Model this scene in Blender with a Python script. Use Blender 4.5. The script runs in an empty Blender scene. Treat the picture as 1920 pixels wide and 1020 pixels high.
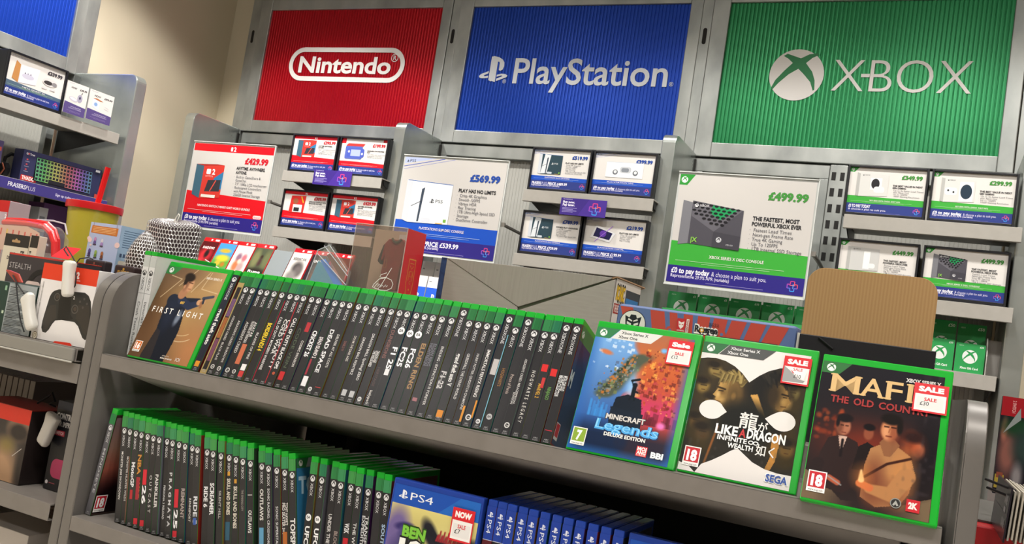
import bpy, bmesh, math, random
import numpy as np
from mathutils import Vector, Matrix

random.seed(7)
RNG = np.random.default_rng(7)
S = bpy.context.scene
COL = S.collection
PI = math.pi

# ------------------------------------------------------------------ camera
FPX = 1700.0
YAW, PITCH, ROLL = 0.43884, 0.07033, 0.15379
CAM = Vector((2.74124, -3.00514, 1.34782))
_cy, _sy = math.cos(YAW), math.sin(YAW)
C_F = Vector((-_sy * math.cos(PITCH), _cy * math.cos(PITCH), math.sin(PITCH)))
_r0 = Vector((_cy, _sy, 0.0))
_u0 = _r0.cross(C_F)
C_R = _r0 * math.cos(ROLL) + _u0 * math.sin(ROLL)
C_U = -_r0 * math.sin(ROLL) + _u0 * math.cos(ROLL)
cd = bpy.data.cameras.new('camera')
cam = bpy.data.objects.new('camera', cd)
COL.objects.link(cam)
cd.sensor_width = 36.0
cd.lens = 36.0 * FPX / 1920.0
cd.clip_start = 0.05
cam.matrix_world = Matrix(((C_R.x, C_U.x, -C_F.x, CAM.x), (C_R.y, C_U.y, -C_F.y, CAM.y),
                           (C_R.z, C_U.z, -C_F.z, CAM.z), (0, 0, 0, 1)))
S.camera = cam


def at(px, py, X=None, Y=None, Z=None):
    """measured point of the photograph on a plane of the shop (1920x1020 frame)"""
    v = C_F + C_R * ((px - 960) / FPX) - C_U * ((py - 510) / FPX)
    if X is not None:
        t = (X - CAM.x) / v.x
    elif Y is not None:
        t = (Y - CAM.y) / v.y
    else:
        t = (Z - CAM.z) / v.z
    return CAM + v * t


# ------------------------------------------------------------------ world, lights, exposure
S.view_settings.view_transform = 'Standard'
S.view_settings.look = 'None'
S.view_settings.gamma = 1.0
S.view_settings.use_curve_mapping = False
S.view_settings.exposure = 0.0
w = bpy.data.worlds.new('world')
S.world = w
w.use_nodes = True
w.node_tree.nodes['Background'].inputs[0].default_value = (0.9, 0.92, 1.0, 1)
w.node_tree.nodes['Background'].inputs[1].default_value = 0.05


def spot(name, loc, target, watts, size, blend, col=(1.0, 0.965, 0.915), r=0.04):
    L = bpy.data.lights.new(name, 'SPOT')
    L.energy = watts
    L.spot_size = math.radians(size)
    L.spot_blend = blend
    L.color = col
    L.shadow_soft_size = r
    o = bpy.data.objects.new(name, L)
    COL.objects.link(o)
    o.location = loc
    o.rotation_euler = (Vector(target) - Vector(loc)).to_track_quat('-Z', 'Y').to_euler()
    return o


def area(name, loc, target, watts, sx, sy, col=(1.0, 0.96, 0.9)):
    L = bpy.data.lights.new(name, 'AREA')
    L.shape = 'RECTANGLE'
    L.size, L.size_y = sx, sy
    L.energy = watts
    L.color = col
    o = bpy.data.objects.new(name, L)
    COL.objects.link(o)
    o.location = loc
    o.rotation_euler = (Vector(target) - Vector(loc)).to_track_quat('-Z', 'Y').to_euler()
    return o


# track spots that graze the back and left walls, downlights over the aisle, added fill spots behind the camera and at right
for i, (x, y, wv) in enumerate(((0.38, -0.97, 88), (1.15, -1.05, 50), (1.78, -1.05, 44), (2.45, -1.05, 51), (2.98, -1.05, 45), (3.7, -1.05, 40))):
    spot('wall_spot', (x, y, 3.14), (x, y * .58, 0.9), wv, 91, 0.3, r=0.05)
spot('wall_spot', (0.75, -1.25, 3.14), (0.2, -1.25, 0.9), 100, 92, 0.3, r=0.05)
for x, wv in ((-0.1, 9), (0.87, 14), (2.19, 26), (3.1, 24)):
    area('aisle_downlight', (x, -2.9, 3.2), (x, -2.9, 0), wv, 0.26, 0.26)
for x in (0.6, 2.2, 3.8):
    spot('floor_bounce_fill', (x, -3.5, 3.2), (x, -3.6, 0), 420, 52, 0.25, r=0.08)  # unseen spots added so the floor bounces light up under the shelves
for x in (0.2, 1.9, 3.6):
    spot('fill_spot', (x, -4.7, 3.2), (x, -3.7, 0), 36, 122, 0.3, r=0.15)  # unseen general fill for the gondola, added behind the camera
spot('fill_spot', (4.6, -2.5, 3.2), (3.9, -2.4, 0), 95, 120, 0.3, r=0.12)  # unseen spot added to brighten box sides that face right

# ------------------------------------------------------------------ materials
_MC = {}


def lin(c):
    return tuple((v / 12.92 if v <= 0.04045 else ((v + 0.055) / 1.055) ** 2.4) for v in c)


def hx(h):
    return lin(tuple(int(h[i:i + 2], 16) / 255 for i in (0, 2, 4)))


def pm(h, rough=0.45, metal=0.0, spec=0.4, trans=0.0, alpha=1.0):
    key = (h, rough, metal, spec, trans, alpha)
    if key in _MC:
        return _MC[key]
    m = bpy.data.materials.new('paint_' + h)
    m.use_nodes = True
    b = m.node_tree.nodes['Principled BSDF']
    b.inputs['Base Color'].default_value = (*hx(h), 1)
    b.inputs['Roughness'].default_value = rough
    b.inputs['Metallic'].default_value = metal
    b.inputs['Specular IOR Level'].default_value = spec
    b.inputs['Transmission Weight'].default_value = trans
    b.inputs['Alpha'].default_value = alpha
    _MC[key] = m
    return m


def noisy(name, c0, c1, scale=(6, 6, 6), rough=(0.4, 0.5), metal=0.0, bump=0.0, detail=4, spec=0.4):
    m = bpy.data.materials.new(name)
    m.use_nodes = True
    nt = m.node_tree
    b = nt.nodes['Principled BSDF']
    tc = nt.nodes.new('ShaderNodeTexCoord')
    mp = nt.nodes.new('ShaderNodeMapping')
    mp.inputs['Scale'].default_value = scale
    nz = nt.nodes.new('ShaderNodeTexNoise')
    nz.inputs['Scale'].default_value = 1.0
    nz.inputs['Detail'].default_value = detail
    cr = nt.nodes.new('ShaderNodeValToRGB')
    cr.color_ramp.elements[0].position = 0.3
    cr.color_ramp.elements[1].position = 0.7
    cr.color_ramp.elements[0].color = (*hx(c0), 1)
    cr.color_ramp.elements[1].color = (*hx(c1), 1)
    mr = nt.nodes.new('ShaderNodeMapRange')
    mr.inputs['To Min'].default_value, mr.inputs['To Max'].default_value = rough
    L = nt.links.new
    L(tc.outputs['Object'], mp.inputs['Vector'])
    L(mp.outputs[0], nz.inputs['Vector'])
    L(nz.outputs['Fac'], cr.inputs['Fac'])
    L(cr.outputs[0], b.inputs['Base Color'])
    L(nz.outputs['Fac'], mr.inputs['Value'])
    L(mr.outputs[0], b.inputs['Roughness'])
    b.inputs['Metallic'].default_value = metal
    b.inputs['Specular IOR Level'].default_value = spec
    if bump:
        bp = nt.nodes.new('ShaderNodeBump')
        bp.inputs['Strength'].default_value = bump
        bp.inputs['Distance'].default_value = 0.002
        L(nz.outputs['Fac'], bp.inputs['Height'])
        L(bp.outputs[0], b.inputs['Normal'])
    return m


GALV = noisy('galvanised_steel', '8d918f', 'b4b7b3', (9, 9, 5), (0.3, 0.5), 0.55, 0.0, 6)
GALVD = noisy('galvanised_panel', '9aa09d', 'bcc0bb', (5, 5, 4), (0.22, 0.36), 0.7, 0.0, 6)
SHELF = noisy('grey_powder_coat', '77716b', '7d7771', (40, 40, 40), (0.45, 0.55), 0.0, 0.1, 2)
SHELF_L = noisy('pale_powder_coat', 'a8a49c', 'aeaaa2', (40, 40, 40), (0.45, 0.55), 0.0, 0.1, 2)
SHELFD = noisy('dark_grey_sheet', '4a4643', '504c49', (30, 30, 30), (0.45, 0.6), 0.0, 0.1, 2)
ENDP = noisy('grey_end_panel_paint', '6f6b67', '787470', (14, 14, 6), (0.32, 0.45), 0.25, 0.0, 4)
WALL = noisy('cream_wall_paint', 'd0c5ad', 'd4c9b1', (3, 3, 3), (0.7, 0.8), 0.0, 0.02, 3, 0.2)
RIBW = noisy('ribbed_white_sheet', 'b4b3ac', 'bcbbb4', (2, 2, 2), (0.3, 0.4), 0.0, 0.0, 2)
BLACK = pm('17171a', 0.4)
BLACKB = pm('1c1c20', 0.35)
GREENC = pm('16a52c', 0.22, spec=0.5)
BLUEC = pm('1f3f9a', 0.25, spec=0.5)
GREYC = pm('c9cac8', 0.3, spec=0.5)


def printed():
    m = bpy.data.materials.new('printed_art')
    m.use_nodes = True
    nt = m.node_tree
    b = nt.nodes['Principled BSDF']
    a = nt.nodes.new('ShaderNodeAttribute')
    a.attribute_name = 'ink'
    nt.links.new(a.outputs['Color'], b.inputs['Base Color'])
    b.inputs['Roughness'].default_value = 0.3
    b.inputs['Specular IOR Level'].default_value = 0.15
    return m


PRINT = printed()


def clear(name, tint='ffffff', gloss=0.12, rough=0.06, haze=0.05):
    m = bpy.data.materials.new(name)
    m.use_nodes = True
    nt = m.node_tree
    out = nt.nodes['Material Output']
    nt.nodes.remove(nt.nodes['Principled BSDF'])
    t = nt.nodes.new('ShaderNodeBsdfTransparent')
    t.inputs[0].default_value = (*hx(tint), 1)
    g = nt.nodes.new('ShaderNodeBsdfGlossy')
    g.inputs['Roughness'].default_value = rough
    d = nt.nodes.new('ShaderNodeBsdfDiffuse')
    d.inputs[0].default_value = (0.8, 0.8, 0.8, 1)
    m1 = nt.nodes.new('ShaderNodeMixShader')
    m1.inputs[0].default_value = haze
    m2 = nt.nodes.new('ShaderNodeMixShader')
    fr = nt.nodes.new('ShaderNodeLayerWeight')
    fr.inputs[0].default_value = 0.25
    mu = nt.nodes.new('ShaderNodeMath')
    mu.operation = 'MULTIPLY_ADD'
    mu.inputs[1].default_value = gloss * 2.2
    mu.inputs[2].default_value = gloss * .3
    L = nt.links.new
    L(t.outputs[0], m1.inputs[1])
    L(d.outputs[0], m1.inputs[2])
    L(fr.outputs['Facing'], mu.inputs[0])
    L(mu.outputs[0], m2.inputs[0])
    L(m1.outputs[0], m2.inputs[1])
    L(g.outputs[0], m2.inputs[2])
    L(m2.outputs[0], out.inputs[0])
    return m


CLEAR = clear('clear_plastic_film', 'ffffff', 0.16, 0.08, 0.06)
CLEARB = clear('clear_acrylic', 'fbfdfc', 0.1, 0.05, 0.02)
CLEARS = clear('smoky_clear_window', 'f4ece6', 0.12, 0.08, 0.05)


# ------------------------------------------------------------------ mesh builder
class MB:
    def __init__(self):
        self.v, self.f, self.m = [], [], []

    def add(self, vs, fs, mi=0):
        o = len(self.v)
        self.v += [tuple(p) for p in vs]
        self.f += [tuple(i + o for i in f) for f in fs]
        self.m += [mi] * len(fs)
        return self

    def box(self, x0, x1, y0, y1, z0, z1, mi=0):
        vs = [(x0, y0, z0), (x1, y0, z0), (x1, y1, z0), (x0, y1, z0), (x0, y0, z1), (x1, y0, z1), (x1, y1, z1), (x0, y1, z1)]
        return self.add(vs, [(0, 3, 2, 1), (4, 5, 6, 7), (0, 1, 5, 4), (1, 2, 6, 5), (2, 3, 7, 6), (3, 0, 4, 7)], mi)

    def prism(self, pts, axis, a, b, mi=0):
        """polygon extruded along an axis; pts are the other two coordinates in order"""
        n = len(pts)

        def mk(p, c):
            return {'x': (c, p[0], p[1]), 'y': (p[0], c, p[1]), 'z': (p[0], p[1], c)}[axis]
        vs = [mk(p, a) for p in pts] + [mk(p, b) for p in pts]
        fs = [tuple(range(n)), tuple(range(2 * n - 1, n - 1, -1))] + [(i, n + i, n + (i + 1) % n, (i + 1) % n) for i in range(n)]
        return self.add(vs, fs, mi)

    def tube(self, pts, r, n=8, mi=0, cap=True):
        pts = [Vector(p) for p in pts]
        rr = r if isinstance(r, (list, tuple)) else [r] * len(pts)
        rings = []
        up = Vector((0.31, 0.22, 0.92))
        for i, p in enumerate(pts):
            d = (pts[min(i + 1, len(pts) - 1)] - pts[max(i - 1, 0)]).normalized()
            a = d.cross(up)
            if a.length < 1e-3:
                a = d.cross(Vector((1, 0, 0)))
            a.normalize()
            b = d.cross(a)
            rings.append([p + (a * math.cos(2 * PI * k / n) + b * math.sin(2 * PI * k / n)) * rr[i] for k in range(n)])
        vs = [q for ring in rings for q in ring]
        fs = []
        for i in range(len(pts) - 1):
            for k in range(n):
                fs.append((i * n + k, i * n + (k + 1) % n, (i + 1) * n + (k + 1) % n, (i + 1) * n + k))
        if cap:
            fs += [tuple(range(n - 1, -1, -1)), tuple(range((len(pts) - 1) * n, len(pts) * n))]
        return self.add(vs, fs, mi)

    def lathe(self, prof, n=40, c=(0, 0, 0), mi=0):
        vs, fs = [], []
        for r, z in prof:
            for k in range(n):
                a = 2 * PI * k / n
                vs.append((c[0] + r * math.cos(a), c[1] + r * math.sin(a), c[2] + z))
        for i in range(len(prof) - 1):
            for k in range(n):
                fs.append((i * n + k, i * n + (k + 1) % n, (i + 1) * n + (k + 1) % n, (i + 1) * n + k))
        return self.add(vs, fs, mi)

    def mesh(self, name, mats):
        me = bpy.data.meshes.new(name)
        me.from_pydata(self.v, [], self.f)
        for m in (mats if isinstance(mats, (list, tuple)) else [mats]):
            me.materials.append(m)
        me.polygons.foreach_set('material_index', self.m)
        bm = bmesh.new()
        bm.from_mesh(me)
        bmesh.ops.recalc_face_normals(bm, faces=bm.faces)
        bm.to_mesh(me)
        bm.free()
        me.update()
        return me


def link(name, me, parent=None, loc=(0, 0, 0), rot=(0, 0, 0)):
    o = bpy.data.objects.new(name, me)
    COL.objects.link(o)
    o.location = loc
    o.rotation_euler = rot
    if parent is not None:
        o.parent = parent
    return o


def obj(name, mb, mats, parent=None, loc=(0, 0, 0), rot=(0, 0, 0), bevel=0.0, seg=2, smooth=False, sub=0):
    me = mb.mesh(name, mats)
    o = link(name, me, parent, loc, rot)
    if smooth:
        me.polygons.foreach_set('use_smooth', [True] * len(me.polygons))
        me.set_sharp_from_angle(angle=0.7)
    if bevel:
        md = o.modifiers.new('bevel', 'BEVEL')
        md.width = bevel
        md.segments = seg
        md.limit_method = 'ANGLE'
        md.angle_limit = 0.6
    if sub:
        md = o.modifiers.new('subdivision', 'SUBSURF')
        md.levels = md.render_levels = sub
    return o


def tag(o, label, cat, group=None):
    o['label'] = label
    o['category'] = cat
    if group:
        o['group'] = group
    return o


def thing(name, label, cat, loc=(0, 0, 0), rot=(0, 0, 0), group=None):
    o = bpy.data.objects.new(name, None)
    COL.objects.link(o)
    o.empty_display_size = 0.05
    o.location = loc
    o.rotation_euler = rot
    return tag(o, label, cat, group)


def struct(name, mb, mat, bevel=0.0):
    o = obj(name, mb, mat, bevel=bevel)
    o['kind'] = 'structure'
    return o


# ------------------------------------------------------------------ flat print: shapes and lettering in millimetres
_TC = {}
_cu = bpy.data.curves.new('lettering', 'FONT')
_to = bpy.data.objects.new('lettering', _cu)


def glyphs(s, bold, res):
    key = (s, round(bold, 4), res)
    if key not in _TC:
        _cu.body = s
        _cu.offset = bold
        _cu.resolution_u = res
        me = _to.to_mesh()
        vs = np.array([(v.co.x, v.co.y) for v in me.vertices]) if len(me.vertices) else np.zeros((0, 2))
        fs = [tuple(p.vertices) for p in me.polygons]
        _to.to_mesh_clear()
        _TC[key] = (vs, fs)
    return _TC[key]


CAPH = 0.682


class Art:
    def __init__(self, step=0.00003):
        self.layers = []          # (verts (mm), faces, colour)
        self.step = step
        self.paint = None

    def poly(self, pts, c):
        pts = [tuple(p) for p in pts]
        self.layers.append((np.array(pts, float), [tuple(range(len(pts)))], c))
        return self

    def rect(self, x, y, w, h, c):
        return self.poly([(x, y), (x + w, y), (x + w, y + h), (x, y + h)], c)

    def rrect(self, x, y, w, h, r, c, n=6):
        p = []
        for cx, cy, a0 in ((x + w - r, y + r, -90), (x + w - r, y + h - r, 0), (x + r, y + h - r, 90), (x + r, y + r, 180)):
            p += [(cx + r * math.cos(math.radians(a0 + 90 * k / n)), cy + r * math.sin(math.radians(a0 + 90 * k / n))) for k in range(n + 1)]
        return self.poly(p, c)

    def ell(self, cx, cy, rx, ry, c, n=28, rot=0):
        cr, sr = math.cos(rot), math.sin(rot)
        return self.poly([(cx + rx * math.cos(2 * PI * k / n) * cr - ry * math.sin(2 * PI * k / n) * sr,
                           cy + rx * math.cos(2 * PI * k / n) * sr + ry * math.sin(2 * PI * k / n) * cr) for k in range(n)], c)

    def line(self, pts, wd, c):
        vs, fs = [], []
        pts = [Vector((p[0], p[1])) for p in pts]
        for i, p in enumerate(pts):
            d = (pts[min(i + 1, len(pts) - 1)] - pts[max(i - 1, 0)])
            d.normalize()
            nrm = Vector((-d.y, d.x)) * wd / 2
            vs += [p + nrm, p - nrm]
            if i:
                fs.append((2 * i - 2, 2 * i - 1, 2 * i + 1, 2 * i))
        self.layers.append((np.array([tuple(v) for v in vs]), fs, c))
        return self

    def ring(self, pts_out, pts_in, c):
        n = len(pts_out)
        vs = np.array([tuple(p) for p in list(pts_out) + list(pts_in)])
        self.layers.append((vs, [(i, (i + 1) % n, n + (i + 1) % n, n + i) for i in range(n)], c))
        return self

    def text(self, s, x, y, h, c, w=None, bold=0.0, shear=0.0, xs=1.0, align='L', down=False, res=2, space=0.0):
        """h: cap height in mm; w: fitted width in mm; down: runs down the page (x, y is then its top-left start)"""
        if space:
            adv = 0.0
            for ch in s:
                vs, fs = glyphs(ch, bold, res)
                if len(vs):
                    v = vs * (h / CAPH)
                    v = np.stack([v[:, 0] * xs + shear * v[:, 1] + x + adv, v[:, 1] + y], 1)
                    self.layers.append((v, fs, c))
                    adv += (vs[:, 0].max() - min(0, vs[:, 0].min())) * h / CAPH * xs + space
                else:
                    adv += h * 0.5
            return self
        vs, fs = glyphs(s, bold, res)
        if not len(vs):
            return self
        v = vs * (h / CAPH)
        x0, x1 = v[:, 0].min(), v[:, 0].max()
        sx = xs if w is None else w / max(x1 - x0, 1e-6)
        tx = (v[:, 0] - (x0 if w is not None else 0)) * sx
        tw = (x1 - (x0 if w is not None else 0)) * sx
        if align == 'C':
            tx = tx - tw / 2
        elif align == 'R':
            tx = tx - tw
        tx = tx + shear * v[:, 1]
        ty = v[:, 1]
        if down:
            p = np.stack([x + ty, y - tx], 1)
        else:
            p = np.stack([x + tx, y + ty], 1)
        self.layers.append((p, fs, c))
        return self

    def mesh(self, name, off=(0, 0), rough=0.4):
        V, F, M, mats, midx = [], [], [], [], {}
        ink = []
        k0 = 0
        if self.paint is not None:
            P, (px, py, pw, ph) = self.paint
            ny, nx, _ = P.shape
            mats.append(PRINT)
            xs = px + pw * np.linspace(0, 1, nx)
            ys = py + ph * np.linspace(0, 1, ny)
            for j in range(ny):
                for i in range(nx):
                    V.append((xs[i], 0.0, ys[j]))
            ink = P.reshape(-1, 3)
            for j in range(ny - 1):
                for i in range(nx - 1):
                    a = j * nx + i
                    F.append((a, a + 1, a + nx + 1, a + nx))
                    M.append(0)
            k0 = 1
        for k, (vs, fs, c) in enumerate(self.layers):
            if c not in midx:
                midx[c] = len(mats)
                mats.append(pm(c, rough, spec=0.35) if isinstance(c, str) else c)
            o = len(V)
            y = -(k + k0) * self.step * 1000
            V += [(p[0], y, p[1]) for p in vs]
            F += [tuple(i + o for i in f) for f in fs]
            M += [midx[c]] * len(fs)
        A = np.array(V, float) * 0.001
        A[:, 0] += off[0]
        A[:, 2] += off[1]
        me = bpy.data.meshes.new(name)
        me.from_pydata(A.tolist(), [], F)
        for m in mats:
            me.materials.append(m)
        me.polygons.foreach_set('material_index', M)
        # every print faces the reader
        bm = bmesh.new()
        bm.from_mesh(me)
        flip = [f for f in bm.faces if f.normal.y > 0]
        if flip:
            bmesh.ops.reverse_faces(bm, faces=flip)
        bm.to_mesh(me)
        bm.free()
        if self.paint is not None:
            ca = me.color_attributes.new('ink', 'FLOAT_COLOR', 'POINT')
            full = np.ones((len(V), 4), np.float32)
            lnk = np.where(ink <= 0.04045, ink / 12.92, ((ink + 0.055) / 1.055) ** 2.4)
            full[:len(ink), :3] = lnk
            ca.data.foreach_set('color', full.ravel())
        return me

    def build(self, name, parent=None, loc=(0, 0, 0), rot=(0, 0, 0), off=(0, 0), rough=0.4):
        return link(name, self.mesh(name, off, rough), parent, loc, rot)


class Paint:
    """a small procedural picture: soft blobs, strokes and noise on a grid (u, v in mm)"""
    def __init__(self, w, h, nx, ny, base):
        self.w, self.h = w, h
        self.X, self.Y = np.meshgrid(np.linspace(0, w, nx), np.linspace(0, h, ny))
        self.P = np.zeros((ny, nx, 3)) + np.array(self.c(base))

    @staticmethod
    def c(h):
        return tuple(int(h[i:i + 2], 16) / 255 for i in (0, 2, 4))

    def mix(self, m, col):
        m = np.clip(m, 0, 1)[..., None]
        col = np.array(self.c(col)) if isinstance(col, str) else col
        self.P = self.P * (1 - m) + col * m
        return self

    def grad(self, c0, c1, ang=90, p=1.0):
        a = math.radians(ang)
        t = (self.X / self.w - .5) * math.cos(a) + (self.Y / self.h - .5) * math.sin(a) + .5
        t = np.clip(t, 0, 1)[..., None] ** p
        self.P = np.array(self.c(c0)) * (1 - t) + np.array(self.c(c1)) * t
        return self

    def blob(self, x, y, rx, ry, col, soft=0.3, rot=0, a=1.0):
        c, s = math.cos(math.radians(rot)), math.sin(math.radians(rot))
        dx, dy = self.X - x, self.Y - y
        u, v = (dx * c + dy * s) / rx, (-dx * s + dy * c) / ry
        d = np.sqrt(u * u + v * v)
        return self.mix(a * (1 - np.clip((d - (1 - soft)) / max(2 * soft, 1e-3), 0, 1)), col)

    def limb(self, pts, r, col, soft=1.0, a=1.0):
        d = np.full(self.X.shape, 1e9)
        rr = r if isinstance(r, (list, tuple)) else [r] * len(pts)
        for (p, q, r0, r1) in zip(pts[:-1], pts[1:], rr[:-1], rr[1:]):
            ax, ay = q[0] - p[0], q[1] - p[1]
            t = np.clip(((self.X - p[0]) * ax + (self.Y - p[1]) * ay) / (ax * ax + ay * ay + 1e-9), 0, 1)
            d = np.minimum(d, np.hypot(self.X - p[0] - t * ax, self.Y - p[1] - t * ay) - (r0 + (r1 - r0) * t))
        return self.mix(a * np.clip(.5 - d / soft, 0, 1), col)

    def poly(self, pts, col, a=1.0):
        ins = np.zeros(self.X.shape, bool)
        n = len(pts)
        for i in range(n):
            (x0, y0), (x1, y1) = pts[i], pts[(i + 1) % n]
            if y0 == y1:
                continue
            k = ((y0 > self.Y) != (y1 > self.Y)) & (self.X < (x1 - x0) * (self.Y - y0) / (y1 - y0) + x0)
            ins ^= k
        return self.mix(a * ins.astype(float), col)

    def noise(self, cells, seed):
        r = np.random.default_rng(seed)
        ny, nx = self.X.shape
        g = r.random((cells + 2, cells + 2))
        u, v = self.X / self.w * cells, self.Y / self.h * cells
        i, j = np.clip(u.astype(int), 0, cells), np.clip(v.astype(int), 0, cells)
        fu, fv = u - i, v - j
        fu, fv = fu * fu * (3 - 2 * fu), fv * fv * (3 - 2 * fv)
        return (g[j, i] * (1 - fu) + g[j, i + 1] * fu) * (1 - fv) + (g[j + 1, i] * (1 - fu) + g[j + 1, i + 1] * fu) * fv

    def speck(self, col, cells, seed, lo=.6, hi=.8, mask=None, a=1.0):
        m = np.clip((self.noise(cells, seed) - lo) / (hi - lo), 0, 1) * a
        if mask is not None:
            m = m * mask
        return self.mix(m, col)
# ------------------------------------------------------------------ emblems
def sphere_logo(A, cx, cy, r, fg, bg):
    A.ell(cx, cy, r, r, fg, 40)
    raw = [(500, 322), (520, 309), (597, 335), (640, 312), (680, 305), (697, 314), (660, 332), (628, 362), (668, 412),
           (687, 460), (692, 512), (684, 520), (664, 470), (625, 428), (590, 395), (540, 428), (490, 478), (458, 520),
           (451, 508), (470, 462), (515, 405), (555, 362), (528, 338)]
    A.poly([(cx + (x - 583) / 150 * r, cy + (430 - y) / 147 * r) for x, y in raw], bg)
    return A


def ps_logo(A, x, y, s, c):
    """x, y: lower left of the emblem, s: its width"""
    def q(pts):
        return [(x + (a - 180) / 192 * s, y + (525 - b) / 192 * s) for a, b in pts]
    A.poly(q([(268, 362), (268, 520), (248, 512), (248, 362 + 4)]), c)
    A.poly(q([(265, 362), (300, 370), (326, 384), (338, 402), (340, 425), (334, 444), (320, 453), (308, 449), (308, 404), (302, 396), (294, 398),
              (294, 523), (248, 510)]), c)
    A.poly(q([(180, 487), (195, 474), (243, 456), (243, 470), (214, 482), (218, 489), (243, 484), (243, 498), (205, 502), (185, 497)]), c)
    A.poly(q([(300, 478), (330, 470), (358, 473), (372, 482), (366, 492), (300, 517), (300, 502), (338, 486), (332, 481), (300, 490)]), c)
    return A


def plus_mark(A, cx, cy, s, w=None):
    w = w or s * .09
    k, e = s * .2, s * .5
    P = [(-k, e), (k, e), (k, k), (e, k), (e, -k), (k, -k), (k, -e), (-k, -e), (-k, -k), (-e, -k), (-e, k), (-k, k)]
    cols = ['d0408c', 'e05070', 'f0565a', 'e05070', '7a6ae0', '4a8ae8', '38a0f0', '4a8ae8', '6a70e0', 'a050c8', 'c048a8', 'd0408c']
    for i in range(12):
        a, b = P[i], P[(i + 1) % 12]
        A.line([(cx + a[0], cy + a[1]), (cx + b[0], cy + b[1])], w, cols[i])
    A.line([(cx - k * 1.3, cy + k * .5), (cx + k * 1.3, cy + k * .5)], w * .8, 'f07888')
    A.line([(cx + k * .4, cy - k * 1.2), (cx + k * .4, cy + k * 1.2)], w * .8, '68a8f8')
    return A


def pegi(A, x, y, w, num, c, web=True):
    h = w * 1.22
    A.rect(x, y, w, h, 'f4f2ee')
    A.rect(x + w * .06, y + h * .2, w * .88, h * .75, c)
    A.text(num, x + w / 2, y + h * .3, h * .5, 'ffffff', w=w * (.62 if len(num) > 1 else .36), bold=.05, align='C')
    if web:
        A.text('www.pegi.info', x + w / 2, y + h * .05, h * .09, '303030', w=w * .8, align='C')
    return A


# ------------------------------------------------------------------ room shell
FL = 0.0
mb = MB().box(-0.32, 6.6, 0.06, 0.2, FL, 3.25)
struct('wall_back', mb, WALL)
struct('wall_left', MB().box(-0.45, -0.275, -8.0, 0.06, FL, 3.25), WALL)
struct('wall_right', MB().box(6.6, 6.75, -8.0, 0.2, FL, 3.25), WALL)
struct('wall_front', MB().box(-0.45, 6.75, -8.15, -8.0, FL, 3.25), WALL)
struct('ceiling', MB().box(-0.45, 6.75, -8.15, 0.2, 3.25, 3.35), pm('6f6c68', 0.8))
struct('floor', MB().box(-0.45, 6.75, -8.15, 0.2, -0.08, FL), noisy('pale_vinyl_floor', 'ccc6be', 'd6d0c8', (2, 2, 2), (0.35, 0.5)))


# ------------------------------------------------------------------ wall bays
def ribbed(name, x0, x1, z0, z1, y, pitch, mat, parent, depth=0.0016):
    n = max(4, int(round((x1 - x0) / pitch)))
    p = (x1 - x0) / n
    xs, ys = [], []
    for i in range(n):
        a = x0 + i * p
        for fx, fy in ((0.0, 0), (0.12, depth), (0.2, depth), (0.32, 0), (0.66, -depth * .25)):
            xs.append(a + fx * p)
            ys.append(y + fy)
    xs.append(x1)
    ys.append(y)
    m = MB()
    vs = [(a, b, z0) for a, b in zip(xs, ys)] + [(a, b, z1) for a, b in zip(xs, ys)]
    k = len(xs)
    m.add(vs, [(i, i + 1, k + i + 1, k + i) for i in range(k - 1)])
    m.box(x0, x1, y + depth + .0005, y + depth + .006, z0, z1)
    return obj(name, m, mat, parent)


def sign_sheet(col):
    m = bpy.data.materials.new('ribbed_sign_sheet')
    m.use_nodes = True
    b = m.node_tree.nodes['Principled BSDF']
    b.inputs['Base Color'].default_value = (*hx(col), 1)
    b.inputs['Roughness'].default_value = 0.3
    b.inputs['Metallic'].default_value = 0.5
    b.inputs['Specular IOR Level'].default_value = 0.5
    return m


def bay_empty(origin, rz):
    return Matrix.Translation(origin) @ Matrix.Rotation(rz, 4, 'Z')


BACK = bay_empty((0, 0, 0), 0)
LEFT = bay_empty((-0.2, -1.656, 0), PI / 2)


def put(o, M):
    """stand a thing built in bay coordinates where its bay is"""
    o.matrix_world = M @ o.matrix_world
    return o


def wthing(M, name, label, cat, loc=(0, 0, 0), group=None, rx=0.0, rz=0.0):
    o = thing(name, label, cat, group=group)
    o.matrix_world = M @ Matrix.Translation(loc) @ Matrix.Rotation(rz, 4, 'Z') @ Matrix.Rotation(rx, 4, 'X')
    return o


def header_sign(M, x, colour, label, draw):
    t = wthing(M, 'header_sign', label, 'sign', (x, 0, 2.1), 'framed brand signs along the top of the walls')
    f = MB()
    L, R, B, T = -.058, .905, -.05, .58
    f.box(L, 0, -.012, .02, B, T)
    f.box(.861, R, -.012, .02, B, T)
    f.box(0, .861, -.012, .02, B, 0)
    f.box(0, .861, -.012, .02, .491, T)
    obj('frame', f, GALV, t, bevel=.0025)
    ribbed('ribbed_panel', 0, .861, 0, .491, -.002, .0131, sign_sheet(colour), t)
    A = Art()
    draw(A)
    A.build('lettering', t, (0, -.0042, 0), rough=.4)
    return t


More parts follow.
